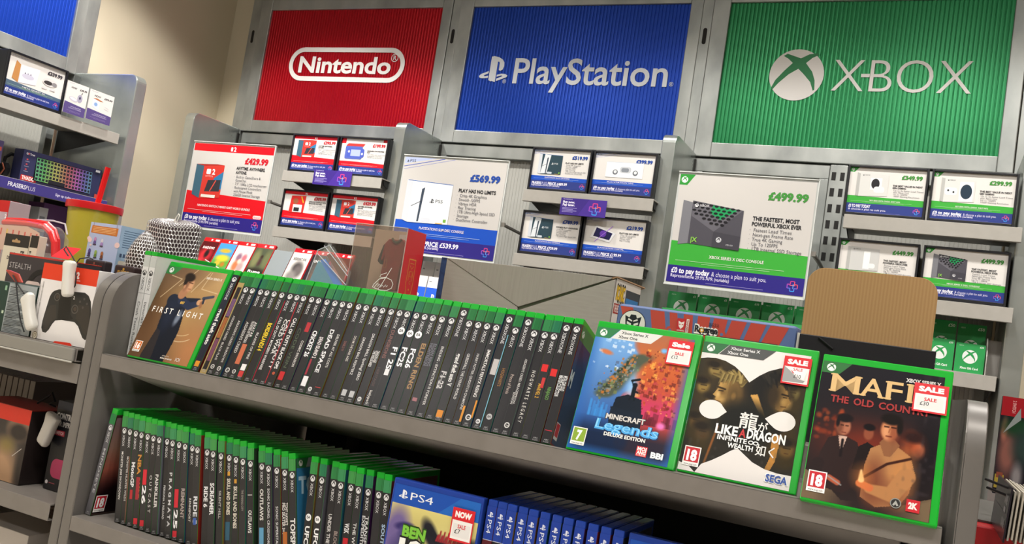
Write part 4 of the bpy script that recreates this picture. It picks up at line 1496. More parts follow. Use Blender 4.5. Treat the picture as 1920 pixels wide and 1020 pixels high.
# golden cover with a man aiming a pistol
P = Paint(126, 160, 160, 203, 'b08a5c').grad('5a4028', 'b49468', 55)
P.blob(76, 66, 42, 60, 'b48c5a', .8, a=.75).blob(6, 60, 30, 70, '4e3826', .8, a=.6).blob(20, 150, 60, 26, '6e5540', .7).blob(10, 20, 50, 40, '6a4c34', .8, a=.8).blob(118, 10, 30, 40, 'b07a50', .7)
for pts in ([(70, 158), (40, 120)], [(92, 150), (70, 112)], [(16, 136), (40, 132), (12, 96)], [(96, 150), (88, 120), (124, 116)]):
    P.limb(pts, .5, 'd8c09a', 1.0)
for k in range(28):
    a0, a1 = -2.6 + k * .06, -2.6 + (k + 1) * .06
    P.limb([(84 + 40 * math.cos(a0), 62 + 34 * math.sin(a0)), (84 + 40 * math.cos(a1), 62 + 34 * math.sin(a1))], .5, 'd8c09a', .9)
    P.limb([(84 + 30 * math.cos(a0), 62 + 24 * math.sin(a0)), (84 + 30 * math.cos(a1), 62 + 24 * math.sin(a1))], .5, 'd0b488', .9)
P.poly([(26, 0), (34, 40), (30, 78), (34, 98), (52, 108), (66, 102), (74, 80), (80, 44), (78, 14), (76, 0)], '171c28')
P.poly([(26, 0), (34, 44), (44, 40), (48, 0)], '2e2a2c')
P.limb([(40, 94), (62, 92), (92, 98)], [11, 9, 6], '1c2434', 1.5)
P.limb([(58, 96), (78, 88), (96, 96)], [7, 6.5, 5], '28324a', 1.5)
P.blob(66, 66, 5, 13, '9aa6ba', .4, rot=-8, a=.7).blob(46, 70, 12, 26, '242c40', .6, a=.7)
P.limb([(95, 97), (103, 99)], [5, 4], 'c89870', 1.2)
P.limb([(100, 97), (101, 90)], [3.2, 2.6], '9a6a4a', 1.2)
P.limb([(100, 105), (118, 110)], [2.6, 2.4], '3c4454', .8)
P.limb([(102, 103), (103, 97)], 2.2, '2c3240', .8)
P.limb([(54, 106), (58, 116)], [8, 7], 'a87858', 1.4)
P.blob(59, 126, 9, 13, 'b88462', .15).blob(64, 122, 5, 9, 'd0a078', .4, a=.7)
P.blob(54, 124, 4.5, 10, '7a5440', .5, a=.8)
P.blob(55, 137, 11, 7.5, '241c1a', .2, rot=-12).blob(50, 130, 4, 8, '241c1a', .3)
P.limb([(58, 128), (66, 127)], .8, '4a2c20', .8).limb([(61, 117), (66, 117)], .7, '8a4a3c', .8)
P.blob(52, 120, 2.2, 3.5, 'b88462', .3)
P.P = np.concatenate([np.repeat(P.P[:1], 10, 0), P.P[:-10]], 0)
A = Art()
A.paint = (P.P, (0, 0, 126, 160))
xbox_cover(A)
A.text('XBOX SERIES X', 88, 146, 3.6, 'ece4d8', w=33, bold=.02)
A.text('FIRST', 7, 78, 9.4, 'f6f2ec', xs=.85, space=4.2, bold=.014)
A.text('LIGHT', 62, 78, 9.4, 'f6f2ec', xs=.85, space=5.2, bold=.014)
A.text('007', 58, 98, 4, 'd8b050', w=9, bold=.05)
pegi(A, 5, 8, 15, '16', 'd87020')
A.text('AMAZON', 70, 8.5, 2, 'e8dccc', w=14)
A.text('MGM STUDIOS', 68, 4.5, 2.2, 'f0e8dc', w=24, bold=.03)
A.text('IOI', 99, 4.5, 6, 'f0ece4', w=9, bold=.0)
face_case(1.592, -1.936, GZ + .001, .335, A, 'golden brown cover of a man aiming a pistol, leftmost of the four leaning covers')

# blue and orange block-world cover
P = Paint(126, 160, 180, 228, '3f6fb0')
X, Y = P.X, P.Y
P.grad('1b3f86', '7fb2e6', 90)
sp = np.clip((X - (62 + 6 * np.sin(Y / 14)) + (P.noise(9, 3) - .5) * 18) / 10 + .5, 0, 1)
P.mix(sp, 'b0482c')
P.mix(sp * np.clip((Y - 60) / 70, 0, 1) * .8, 'd07038')
P.mix(sp * np.exp(-((Y - 62) / 22) ** 2) * .9, 'c83a6a')
P.mix(sp * np.clip((Y - 120) / 40, 0, 1) * .7, '9a6a54')
for k in range(26):
    x, y, s = RNG.uniform(4, 56), RNG.uniform(100, 146), RNG.uniform(2, 7)
    q = .5 * s
    P.poly([(x, y), (x + s, y - q * .4), (x + s, y + q), (x, y + q * 1.3)], 'dfeaf4' if k % 2 else 'a8cdf0', .7)
rock = P.noise(11, 8)
mask = np.clip(1 - np.abs((X - 42) * .8 - (Y - 92) * .5) / 17, 0, 1) * np.clip((Y - 66) / 8, 0, 1) * np.clip((134 - Y) / 8, 0, 1)
P.mix(np.clip(mask * 2.4 - rock * .9, 0, 1), '4f5748')
for k in range(190):
    a = RNG.uniform(0, 1)
    x, y = 24 + a * 34 + RNG.normal(0, 6), 74 + a * 48 + RNG.normal(0, 6)
    s = RNG.uniform(1.0, 4.2)
    P.poly([(x, y), (x + s, y), (x + s, y + s), (x, y + s)], ['6f7a4c', '39402f', 'a87848', '586a8a', '8a8f84', '2e3a2c', 'c0702c'][k % 7], .85)
for k in range(260):
    x, y = RNG.uniform(68, 120), RNG.uniform(58, 138)
    s = RNG.uniform(1.0, 5)
    P.poly([(x, y), (x + s, y + RNG.uniform(-1, 1)), (x + s, y + s * .8), (x, y + s)], ['e08a3c', '8a2f20', 'f0b050', '6a2418', 'c85a30', 'b03a4c', '54201c'][k % 7], .6)
P.mix(np.exp(-((X - 62) / 7) ** 2) * np.clip((118 - Y) / 30, 0, 1) * np.clip((Y - 62) / 20, 0, 1) * .75, 'a8d4f8')
P.poly([(42, 44), (46, 72), (60, 78), (78, 74), (84, 46), (76, 40)], '17202c')
P.poly([(44, 36), (42, 60), (84, 56), (84, 34)], '1a2432')
P.limb([(66, 78), (66, 88)], 2.6, '101820', .8).blob(66, 91, 3.2, 3, '101820', .2)
P.limb([(66, 86), (61, 96)], .8, '101820', .6).limb([(66, 84), (71, 82)], 1.2, '101820', .6).limb([(65, 78), (63, 72)], 1.2, '101820', .6).limb([(67, 78), (69, 72)], 1.2, '101820', .6)
P.limb([(61, 96), (70, 99)], 1.5, '101820', .6)
for k in range(14):
    x, h = RNG.uniform(14, 40), RNG.uniform(8, 22)
    P.poly([(x, 44), (x + 3, 44), (x + 3, 44 + h), (x, 44 + h)], '3f8fd8', .55)
for k in range(20):
    x, h = RNG.uniform(84, 122), RNG.uniform(6, 18)
    P.poly([(x, 44), (x + 4, 44), (x + 4, 44 + h), (x, 44 + h)], '5a1c28', .5)
P.mix(np.clip((46 - Y) / 22, 0, 1) * .85, '142036')
P.mix(np.clip((14 - X) / 14, 0, 1) * .7, '2f66b4').mix(np.clip((X - 116) / 12, 0, 1) * .75, '2a6ac0').mix(np.clip((10 - Y) / 12, 0, 1) * .8, '2f74c4')
P.blob(108, 46, 5, 4, 'f07ac0', .5).blob(20, 128, 8, 3, 'e06a28', .4, rot=-12, a=.8).blob(92, 140, 4, 3, '78b8f0', .5)
A = Art()
A.paint = (P.P, (0, 0, 126, 160))
xbox_cover(A, '2f7a4a', 'd9dad6', '3a3a3c')
A.text('MINECRAFT', 64, 43.4, 6.8, '3a3a3c', w=51, bold=.06, align='C')
A.text('MINECRAFT', 64, 44.2, 6.0, 'd8d4d0', w=49, bold=.03, align='C')
A.text('Legends', 68.6, 28.7, 12.2, '143058', w=80, bold=.055, align='C', shear=.08)
A.text('Legends', 68, 29.9, 11.8, '4aa4e4', w=79, bold=.05, align='C', shear=.08)
A.text('Legends', 68, 30.9, 11.4, '8ad0f8', w=78, bold=-.01, align='C', shear=.08)
A.text('DELUXE EDITION', 68, 23, 4.2, 'e8e8e4', w=52, bold=.04, align='C')
pegi(A, 3, 5, 18, '7', '8aa83a')
A.rect(86, 6, 13, 12, 'd82c36')
A.text('MOJ', 87, 13, 4, 'fff4f0', w=11, bold=.04)
A.text('ANG', 87, 8.4, 4, 'fff4f0', w=11, bold=.04)
A.text('STUDIOS', 87, 6.6, 1.2, 'fff4f0', w=11)
A.text('BBI', 104, 7, 6.5, 'e4ecf2', w=15, bold=.05)
face_case(2.355, -1.954, GZ + .001, .322, A, 'blue and orange block-world cover, first of the three covers right of the spines', (96, 124, 31, 32, 'Sale', '£12'))

# two crime drama faces behind a white masked shape
P = Paint(126, 160, 180, 228, '2c2a26')
X, Y = P.X, P.Y
P.grad('24211d', '3a3222', 90)
for x, y, s, c in ((20, 126, 9, '8a7440'), (10, 104, 9, '8a7038'), (24, 86, 9, '9a7a40'), (10, 60, 9, '5c4422'), (20, 48, 10, '4a3820'), (112, 112, 9, '8a7a48'), (103, 98, 12, 'a8844a'),
                   (112, 78, 9, '7a6030'), (104, 58, 10, '8a6838'), (116, 46, 10, '6a5028'), (98, 118, 7, '5a4c2c')):
    P.blob(x, y, s * 1.3, s * 1.7, '3a2f1a', .4)
    P.blob(x, y, s * .8, s * 1.05, c, .3).blob(x - s * .2, y + s * .75, s * .95, s * .55, '221a10', .4)
    P.limb([(x - s * .35, y + s * .1), (x + s * .4, y + s * .1)], .6, '2a2012', .8).limb([(x - s * .15, y - s * .5), (x + s * .25, y - s * .5)], .5, '4a3018', .7)
    P.blob(x, y - s * 1.7, s * 1.2, s * .8, '3c3018', .5, a=.7)
# profile of the near man, lit from the left
P.blob(46, 92, 22, 40, '2a2216', .3)
P.limb([(44, 76), (50, 60)], [13, 16], '5a4526', 3)
P.blob(42, 100, 14, 20, '9a7640', .25)
P.blob(36, 88, 9.5, 12, 'a88448', .3)
P.poly([(29, 112), (27, 103), (23, 95.5), (27, 93.5), (26.5, 91), (28, 89.5), (27, 87.5), (29, 85.5), (29.5, 80), (34, 77), (40, 79), (40, 112)], 'b48e50')
P.blob(48, 96, 11, 20, '4c3a1e', .7, a=.85).blob(46, 80, 9, 8, '3c2e18', .6, a=.8)
P.blob(33, 100, 4, 3, '6a4e26', .6, a=.7).blob(29, 97, 2.2, 4, 'd8b474', .6, a=.7).blob(34, 90, 4, 3, 'c49c5c', .6, a=.6)
P.limb([(27.5, 105.5), (36, 104)], 1.1, '2a1e0e', .9).limb([(29, 101.5), (34, 101.5)], .7, '1c140a', .7).limb([(27.5, 88.5), (33, 88)], .6, '5a3a1c', .7)
P.blob(47, 97, 2.6, 4.5, '7c5e30', .4)
for k in range(46):
    a0 = RNG.uniform(.1, 2.5)
    r0, r1 = RNG.uniform(10, 15), RNG.uniform(19, 27)
    q0 = (44 + r0 * math.cos(a0), 110 + r0 * math.sin(a0) * .8)
    q1 = (42 + r1 * math.cos(a0 + .35), 110 + r1 * math.sin(a0 + .35) * .8)
    P.limb([q0, q1], [1.8, .4], ['8c7844', '6a5830', 'a89258', '463a20'][k % 4], .8)
for k in range(12):
    P.limb([(30 + k * 1.6, 122), (27 + k * 1.7, 110 + (k % 3) * 2.2)], [1.4, .3], ['7c6a3c', '9a8650', '5a4a28'][k % 3], .8)
# darker man looking right, hair swept forward
P.blob(84, 112, 22, 26, '171512', .3)
P.blob(98, 106, 10, 15, '7a5c30', .3)
P.poly([(98, 120), (106, 114), (109, 105), (112, 100), (108.5, 98), (109, 95), (106, 92), (104, 88), (96, 90), (94, 116)], '8e6c3a')
P.blob(92, 106, 9, 18, '2c2214', .6, a=.9).blob(104, 100, 3, 4, 'b08c50', .6, a=.7)
P.limb([(101, 109), (108, 108)], 1.0, '1c140a', .9).limb([(103, 105.5), (107, 105.5)], .6, '1c140a', .7).limb([(102, 94), (107.5, 94.5)], .6, '4a3218', .7)
for k in range(26):
    x0 = RNG.uniform(74, 104)
    P.limb([(x0, 134 - abs(x0 - 88) * .3), (x0 + RNG.uniform(4, 10), 118 + RNG.uniform(-4, 4))], [2, .5], ['1c1a16', '2a2620', '121110'][k % 3], .9)
P.limb([(86, 130), (112, 121)], [3, 1.4], '1a1814', 1)
P.poly([(66, 102), (90, 66), (96, 62), (80, 92), (74, 104)], 'c89850')
P.blob(66, 66, 36, 26, '15150f', .3)
P.poly([(98, 60), (108, 60), (106, 30), (98, 8), (94, 10), (100, 34)], 'b8803a')
P.limb([(36, 58), (28, 10)], 1.2, '8a5428', 1.2)
P.mix(np.clip((30 - Y) / 30, 0, 1) * .5, '3a3a34')
P.speck('4a4a44', 30, 5, .55, .9, np.clip((60 - Y) / 40, 0, 1), .4)
A = Art()
A.paint = (P.P, (0, 0, 126, 160))


def arc(cx, cy, rx, ry, a0, a1, n=16):
    return [(cx + rx * math.cos(math.radians(a0 + (a1 - a0) * k / n)), cy + ry * math.sin(math.radians(a0 + (a1 - a0) * k / n))) for k in range(n + 1)]


wt = 'e3dedb'
A.poly([(0, 160), (0, 138), (8, 140), (18, 141), (30, 139), (42, 134), (52, 127), (62, 117), (72, 127), (82, 134.5), (94, 140), (108, 142), (118, 141.5), (126, 140), (126, 160)], wt)
A.poly([(20, 0), (26, 11), (36, 17), (47, 25), (56, 32.5), (63, 37), (70, 32), (82, 24), (96, 19), (110, 17), (126, 17), (126, 0)], wt)
A.poly([(0, 0), (20, 0), (12, 6), (0, 9)], wt)
A.poly(arc(25, 77, 14.5, 11.5, 42, 318, 22) + [(37, 71), (43, 77), (37, 83)], wt)
A.poly([(94, 71), (87, 77), (94, 83)] + arc(107, 77, 14, 11.5, 140, -140, 22), wt)
xbox_cover(A, '27673a', '4a4c4c', 'e4e4e4')
for s, x, y, h, w_ in (('龍', 59, 63, 14, 21), ('が', 81, 61, 9, 11), ('如く', 83, 34, 9.5, 21)):
    A.text(s, x, y, h, 'e8e4e0', w=w_, bold=.012)
A.text('LIKE', 34, 50.5, 10.5, 'f0eeec', w=26, bold=.035)
A.text('A', 61.5, 50.5, 9, 'c02c30', w=8, bold=.03)
A.text('DRAGON', 70.5, 50.5, 10.5, 'f0eeec', w=43, bold=.035)
A.text('INFINITE', 38, 43.6, 5.2, 'f0eeec', w=34, bold=.03)
A.ring(arc(76.5, 46, 3.2, 2.4, 0, 345, 14), arc(76.5, 46, 2, 1.3, 0, 345, 14), 'f0eeec')
A.ring(arc(82, 46, 3.2, 2.4, 0, 345, 14), arc(82, 46, 2, 1.3, 0, 345, 14), 'f0eeec')
A.text('WEALTH', 51, 36, 5.6, 'f0eeec', w=29, bold=.03)
pegi(A, 4, 6, 19, '18', 'c0202c')
A.text('SEGA', 98, 5.6, 9, 'f0f0f0', w=26, bold=.06)
A.text('SEGA', 99, 6, 8, '3a56a0', w=24, bold=.04)
face_case(2.491, -1.945, GZ + .001, .312, A, 'cover with a white X-like shape over dark gold faces, middle of three covers', (97, 122, 31, 34, 'SALE', '£10', True))

# dark red crime cover
P = Paint(126, 160, 180, 228, '1e1a1e')
X, Y = P.X, P.Y
P.grad('241a18', '1c1a20', 90)
P.mix(np.exp(-((Y - 78) / 26) ** 2) * np.exp(-((X - 60) / 50) ** 2) * .75, '8a2f1c')
for k in range(34):
    x, y = RNG.uniform(4, 30), RNG.uniform(78, 112)
    P.blob(x, y, RNG.uniform(1.4, 3.4), RNG.uniform(1.4, 3.4), ['a03c20', '702818', 'c05428'][k % 3], .5, a=.5)
P.poly([(0, 0), (126, 0), (126, 34), (96, 20), (40, 14), (16, 34), (0, 40)], '8a7456', .75)
P.blob(66, 12, 34, 14, '2a2020', .6)
P.blob(116, 80, 14, 30, '141216', .6)
# man in a suit, left
P.poly([(8, 30), (12, 62), (18, 80), (32, 86), (48, 80), (56, 60), (50, 30), (40, 22), (18, 24)], '2b1d1c')
P.poly([(28, 84), (33, 64), (37, 84)], 'c8a898')
P.limb([(33, 80), (33, 62)], 1.4, '1a1214', .8)
P.blob(32, 95, 7.2, 10, 'a86a50', .15).blob(28, 94, 3.5, 9, '6a3c2c', .5, a=.8).blob(32, 105, 8.6, 5, '181214', .2).blob(25.5, 99, 2, 5, '181214', .3)
P.limb([(29, 96.5), (31.5, 96.5)], .6, '2a1410', .7).limb([(34, 96.5), (36.5, 96.5)], .6, '2a1410', .7).limb([(31, 88.5), (35, 88.5)], .5, '6a3028', .7)
P.limb([(12, 50), (10, 36), (26, 34)], [6, 5, 3], '261a1a', 1.5).limb([(25, 36), (34, 32)], 3, 'b0583c', 1.2)
P.limb([(18, 40), (38, 30)], .6, '909090', .7)
# man between
P.poly([(46, 50), (50, 76), (58, 82), (70, 76), (68, 50)], '1c1414')
P.blob(58, 92, 5, 7.5, '8a4a34', .2).blob(58, 99, 6, 4, '140e10', .2)
# woman, right
P.blob(104, 84, 12, 16, '3a1c16', .4)
P.blob(108, 82, 6, 9, 'b06040', .3).blob(100, 86, 8, 14, 'a04828', .5, a=.7).blob(102, 96, 10, 6, '2c1614', .4).blob(112, 56, 16, 20, '1a1416', .5)
# man with a strap, centre
P.poly([(58, 22), (58, 56), (62, 76), (74, 84), (86, 84), (102, 74), (108, 56), (104, 34), (96, 20), (74, 14)], 'a8764c')
P.blob(96, 50, 12, 24, 'c8864c', .6, a=.7).blob(68, 40, 10, 22, '6a3424', .6, a=.8).blob(84, 30, 20, 14, '7a4630', .6, a=.7)
P.poly([(70, 84), (76, 70), (82, 70), (90, 84), (84, 90), (74, 90)], '8a5a3c')
P.limb([(60, 44), (80, 62), (102, 72)], 1.4, '3a1c14', .9)
P.limb([(100, 52), (88, 30), (66, 32)], [9, 8, 5], 'b07a4c', 1.5)
P.limb([(66, 33), (56, 36)], 4, 'c86a40', 1.2)
P.limb([(57, 40), (56, 50)], [3, 1], 'f8d8a0', 1.6)
P.blob(57, 44, 8, 10, 'e08a40', .9, a=.45)
P.blob(78, 100, 8.6, 12.5, 'c07a52', .15).blob(83, 98, 5, 11, '8a4830', .5, a=.75).blob(75, 98, 3.4, 7, 'dc9c70', .5, a=.8)
P.blob(79, 112, 10.5, 6.5, '17110f', .2).blob(88, 104, 3, 8, '17110f', .3)
P.limb([(73, 103), (77, 103)], .8, '2a1410', .8).limb([(80, 103), (84, 103)], .8, '2a1410', .8).limb([(75.5, 92.5), (80.5, 92.5)], .7, '6a2c20', .8)
P.limb([(78.4, 101), (77.6, 97)], .6, '9a5a3c', .8)
P.speck('3a3236', 26, 9, .62, .95, np.clip((X - 80) / 30, 0, 1), .5)
P.P = np.concatenate([P.P[13:], np.repeat(P.P[-1:], 13, 0)], 0)
A = Art()
A.paint = (P.P, (0, 0, 126, 160))
xbox_cover(A, '2a6a34')
A.text('XBOX SERIES X', 88, 148.5, 4.2, 'd8d4d0', w=35, bold=.04)
for ch, x, w_ in (('M', 12, 30), ('A', 43.5, 24), ('F', 69.5, 16.5), ('I', 91, 5.2)):
    A.text(ch, x, 125, 21, 'd8b47c', w=w_, bold=.012)
    if ch != 'A':
        A.rect(x - 1.6, 144.4, 7.5, 1.6, 'd8b47c')
    A.rect(x - 1.6, 125, 7.5, 1.6, 'd8b47c')
    if ch in 'MA':
        A.rect(x + w_ - 6, 125, 7.6, 1.6, 'd8b47c')
    if ch == 'M':
        A.rect(x + w_ - 6, 144.4, 7.6, 1.6, 'd8b47c')
for wd, x, w_ in (('THE', 14, 19), ('OLD', 38, 21), ('COUNTRY', 64, 52)):
    A.text(wd, x, 112.5, 7.6, '9c2f2e', w=w_, bold=.03)
pegi(A, 4, 8, 19, '18', 'c0202c')
A.ell(93, 13, 5.4, 5.4, '8a8a84')
A.ell(93, 13, 4.4, 4.4, '2a2826')
A.poly([(90, 11), (93, 16), (96, 11), (94.4, 10), (93, 12), (91.6, 10)], 'a8a8a2')
A.rect(103, 7, 13, 13, 'c4242e')
A.text('2K', 109.5, 10.5, 6, 'f4e4e0', w=9, bold=.06, align='C')
face_case(2.6325, -1.968, GZ + .001, .36, A, 'dark red cover of men in suits, rightmost of the three covers right of the spines', (97, 116, 34, 33, 'SALE', '£30'))


# blue topped cover in the lower row
P = Paint(129, 150, 110, 130, 'd8c46a').grad('5a4a30', 'd8cc80', 90)
X, Y = P.X, P.Y
P.blob(96, 84, 40, 40, 'e4dc94', .5).blob(14, 100, 20, 46, '6a5a9a', .3, a=.9).blob(24, 120, 14, 6, '3a3268', .3, rot=10).blob(24, 108, 8, 12, '544a80', .3)
P.blob(32, 88, 22, 20, '4c4474', .4).blob(64, 118, 10, 22, '26262e', .3, rot=30).blob(82, 96, 16, 22, '2c2c34', .3).blob(84, 92, 11, 12, 'c8c09a', .3).blob(118, 112, 24, 10, '2a2a30', .4, rot=20)
P.limb([(60, 128), (78, 108)], 5, '24242a', 1.4).limb([(84, 74), (80, 60)], 8, '54545e', 1.5)
for k in range(14):
    P.limb([(74 + k * 3, 112), (76 + k * 3, 120 + 6 * (k % 2))], 1.2, '9a2c34', 1)
P.blob(118, 70, 14, 20, 'e8e4de', .3).blob(118, 72, 9, 13, 'd8942c', .3)
P.blob(40, 40, 50, 34, '4a5a3a', .6, a=.8).blob(92, 30, 40, 24, '78b03c', .4, a=.8)
A = Art()
A.paint = (P.P, (0, 0, 129, 136))
A.rect(0, 136, 129, 25, '2050ac')
A.poly([(70, 136), (129, 136), (129, 161), (100, 161)], '2666bc')
ps_logo(A, 8, 143, 14, 'e8ecf4')
A.text('PS4', 26, 144, 9.5, 'e8ecf4', w=34, bold=.0)
A.text('BEN', 22, 96, 14, '2a4a18', w=36, bold=.12)
A.text('BEN', 22.5, 96.5, 13, '7cc042', w=35, bold=.05)
A.text('10', 20, 76, 17, '222222', w=38, bold=.14)
A.text('10', 20.5, 76.6, 16, 'f0f2ee', w=37, bold=.06)
A.ell(46, 84.5, 5, 5, '2a3a20')
A.poly([(42.5, 88), (49.5, 88), (42.5, 81), (49.5, 81)], '8ad04a')
face_case(2.1165, -1.944, GL + .001, .03, A, 'blue-topped cartoon cover with a red sticker, beside the last green-topped spines', (94, 108, 32, 42, 'NOW', '£7'), mesh=FACE_B, off=(3.0, .003))

PSX = [2.262, 2.2755, 2.2895, 2.304, 2.319, 2.3345, 2.3505, 2.366, 2.3815, 2.398, 2.4145, 2.4305]
for i, x in enumerate(PSX):
    A = spine_art('', 'ffffff', 4, (60, 100), [], ps4=True, dark=['5a2028', '26262a', 'c8c4c0', '3a3a40', '2c2c30', '4a4a50', 'b8b4b0', '2a3a50', '30302a', '5a5a60', '2c2c30', '403038'][i])
    spine_case(x, -1.936 + RNG.uniform(-.001, .002), GL + .001, .012, SPINE_B, A, 'blue-topped spine, %s to the right of the cartoon cover with the red sticker' % ordinal(i + 1),
               'blue topped game cases in the lower row', SLIVER[(i * 3) % 10])
A = Art()
A.rect(0, 0, 129, 140, 'd8d6d2')
A.rect(0, 140, 129, 21, '2050ac')
face_case(2.4425, -1.935, GL + .001, .03, A, 'blue case with a pale cover, rightmost of the lower row in the photo', mesh=FACE_B, off=(3.0, .003))
# ------------------------------------------------------------------ cartons and boxes on the riser deck
DZ = 1.266


def carton_box(name, label, cat, x0, x1, yf, dep, z0, z1, front, others, parent_parts=None, group=None, rz=0.0, bevel=.001, matbox=None):
    t = thing(name, label, cat, (x0, yf, z0), (0, 0, rz), group)
    obj('box', MB().box(0, x1 - x0, 0, dep, 0, z1 - z0), matbox or pm(others, .5), t, bevel=bevel)
    if front:
        front.build('front_print', t, (0, -.0004, 0), rough=.42)
    return t


# shirt in a windowed box
x0, x1, yf, zt = 1.748, 1.8615, -1.6, 1.5135
t = thing('boxed_shirt', 'small dark red shirt in a windowed display box with a red side and white scrawl', 'boxed souvenir', (x0, yf, DZ), (0, 0, 0))
w, h, d = x1 - x0, zt - DZ, .068
obj('back_card', MB().box(.001, w - .001, d - .003, d, 0, h), pm('cdbfb4', .5), t)
obj('top_flap', MB().box(0, w, .001, d, h, h + .0006), CLEARS, t)
obj('left_window', MB().box(0, .0006, .001, d, 0, h), CLEARS, t)
obj('front_window', MB().box(0, w, 0, .0006, .028, h), CLEARS, t)
e = MB()
e.tube([(0, 0, 0), (0, 0, h)], .0008, 6)
e.tube([(0, 0, h), (w, 0, h)], .0008, 6)
e.tube([(w, 0, 0), (w, 0, h)], .001, 6)
obj('window_edges', e, pm('d8ccc4', .2, alpha=.5), t)
obj('base_tray', MB().box(.001, w - .001, .0008, d - .001, 0, .128), pm('2c2624', .5), t)
s = MB().box(w - .0012, w, .0005, d, 0, h)
sd = obj('side_panel', s, pm('c8262e', .22, spec=.6), t)
A = Art()
A.ring([(46, 205), (22, 205), (21, 160), (24, 140), (34, 128), (44, 140), (47, 160)], [(44.6, 203), (23.4, 203), (22.5, 160), (25.5, 141), (34, 130.5), (42.5, 141), (45.5, 160)], 'd08838')
A.rect(27, 196, 14, 1, 'd08838')
A.line([(28, 192), (34, 186), (40, 192)], 1, 'd08838')
A.rect(27, 164, 1.2, 18, 'd08838').rect(40, 164, 1.2, 18, 'd08838')
A.line([(30, 182), (38, 182), (38, 172), (30, 172), (30, 182)], .9, 'd08838')
A.text('C', 34, 158, 6, 'd08838', align='C')
A.ell(34, 148, 1.8, 1.8, 'd08838')
A.build('crest_print', sd, (w + .0002, 0, -.01), (0, 0, PI / 2), rough=.3)
# the shirt: body, sleeves, card
sh = MB()
body = [(.058, .13), (.098, .132), (.0985, .17), (.102, .196), (.110, .188), (.1105, .205), (.104, .222), (.093, .229), (.084, .226), (.076, .2265), (.066, .226), (.057, .215), (.050, .190), (.057, .184), (.062, .194), (.060, .165)]
body = [(a, b) for a, b in body]
sh.prism(body, 'y', .016, .026)
o = obj('shirt', sh, noisy('maroon_cloth', '8a2428', '96292c', (60, 60, 60), (.7, .8), 0, .2, 3), t, bevel=.003, seg=3)
sl = MB()
sl.prism([(.050, .190), (.0485, .183), (.056, .177), (.0575, .184)], 'y', .015, .027)
sl.prism([(.102, .196), (.1035, .188), (.111, .180), (.1115, .190)], 'y', .015, .027)
sl.prism([(.103, .2215), (.1035, .186), (.1118, .186), (.1112, .206)], 'y', .0155, .0265)
sl.prism([(.0495, .1895), (.056, .184), (.0595, .2165), (.056, .2145)], 'y', .0155, .0265)
obj('sleeve', sl, pm('2a2224', .7), o, bevel=.002)
obj('collar', MB().tube([(.074, .0155, .2275), (.079, .014, .2225), (.084, .0138, .221), (.089, .014, .2225), (.094, .0155, .2275)], .0022, 8), pm('4a3a3a', .7), o)
obj('badge', MB().tube([(.0655, .0145, .172), (.0655, .0145, .187), (.0705, .0145, .187), (.0705, .0145, .172), (.0655, .0145, .172)], .0005, 6), pm('b87848', .5), o)
obj('name_card', MB().box(.066, .112, .05, .0515, .2, .24), pm('d8dce4', .5), t)
A = Art()
pts = [(62, 133), (68, 141), (70, 139), (69, 134), (73, 140), (75, 137), (75, 134), (79, 139), (82, 135), (86, 140), (87, 136), (90, 139)]
A.line(pts, 1.1, 'f0ece8')
A.line([(58 + 0, 132), (60, 138), (70, 149), (85, 153), (96, 150), (101, 143), (99, 135), (90, 130), (76, 129), (60, 132)], 1.2, 'f0ece8')
A.line([(84, 162), (72, 157), (71, 153), (76, 152), (84, 154)], 1.1, 'f0ece8')
A.line([(93, 172), (84, 154), (76, 138), (70, 130)], 1.2, 'f0ece8')
A.build('scrawl', t, (0, -.0004, .0), rough=.6)

# white carton with a printed end
c0, c1 = at(838, 483, Y=-1.5), at(1157, 517, Y=-1.5)
cx0, cx1, czt = c0.x, c1.x, c0.z
t = thing('carton', 'white card carton turned to show its folded back, behind the spines', 'carton', (cx0, -1.5, DZ))
w, h, d = cx1 - cx0, czt - DZ, .15
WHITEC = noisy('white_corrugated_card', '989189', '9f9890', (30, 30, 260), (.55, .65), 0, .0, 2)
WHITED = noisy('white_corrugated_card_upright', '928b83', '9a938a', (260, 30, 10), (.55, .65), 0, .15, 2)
m = MB().box(0, w, .006, d, 0, h - .0015)
obj('body', m, WHITEC, t, bevel=.0015)
zt, zv = h, at(970, 575, Y=-1.5).z - DZ
xv = at(970, 575, Y=-1.5).x - cx0
obj('lower_left_flap', MB().prism([(0, 0), (xv, 0), (xv, zv), (0, zt)], 'y', .001, .0058), WHITEC, t, bevel=.0008)
obj('middle_flap', MB().prism([(.001, zt - .0005), (xv + .0015, zv), (w - .004, zt - .001)], 'y', -.0005, .0055), WHITED, t, bevel=.0006)
obj('right_flap', MB().prism([(xv + .006, zv - .006), (xv + .002, 0), (w, 0), (w, zt - .0035)], 'y', -.005, .0005), WHITEC, t, bevel=.0006)
obj('edge_band', MB().box(-.012, -.0005, .002, .02, 0, h), noisy('navy_speckled_edge', '1c2c50', '35507c', (90, 90, 90), (.4, .5)), t)
A = Art()
H = h * 1000
A.rect(0, 0, d * 1000, H, 'e0d8d0')
A.rect(62, 0, d * 1000 - 62, H * .93, '3a3a44')
A.rect(66, 0, 76, H * .86, '2f78b8')
A.rect(84, H * .2, 36, H * .6, '1f4f90')
A.text('SONIC', 7, H - 39, 27, '1c1c20', w=50, bold=.1)
A.text('SONIC', 8, H - 37.5, 24, 'f0c020', w=48, bold=.04)
A.rect(4, H - 62, 54, 18, 'a82c28')
A.text('THE HEDGEHOG', 7, H - 59, 12, 'f0e0d8', w=48, bold=.03)
A.build('end_print', t, (w + .0006, .0, 0), (0, 0, PI / 2), rough=.5)
obj('torn_flap', MB().prism([(w - .008, h - .001), (w + .002, h + .002), (w + .003, h), (w - .006, h - .004)], 'y', -.004, d + .02), pm('8a6a4c', .7), t)

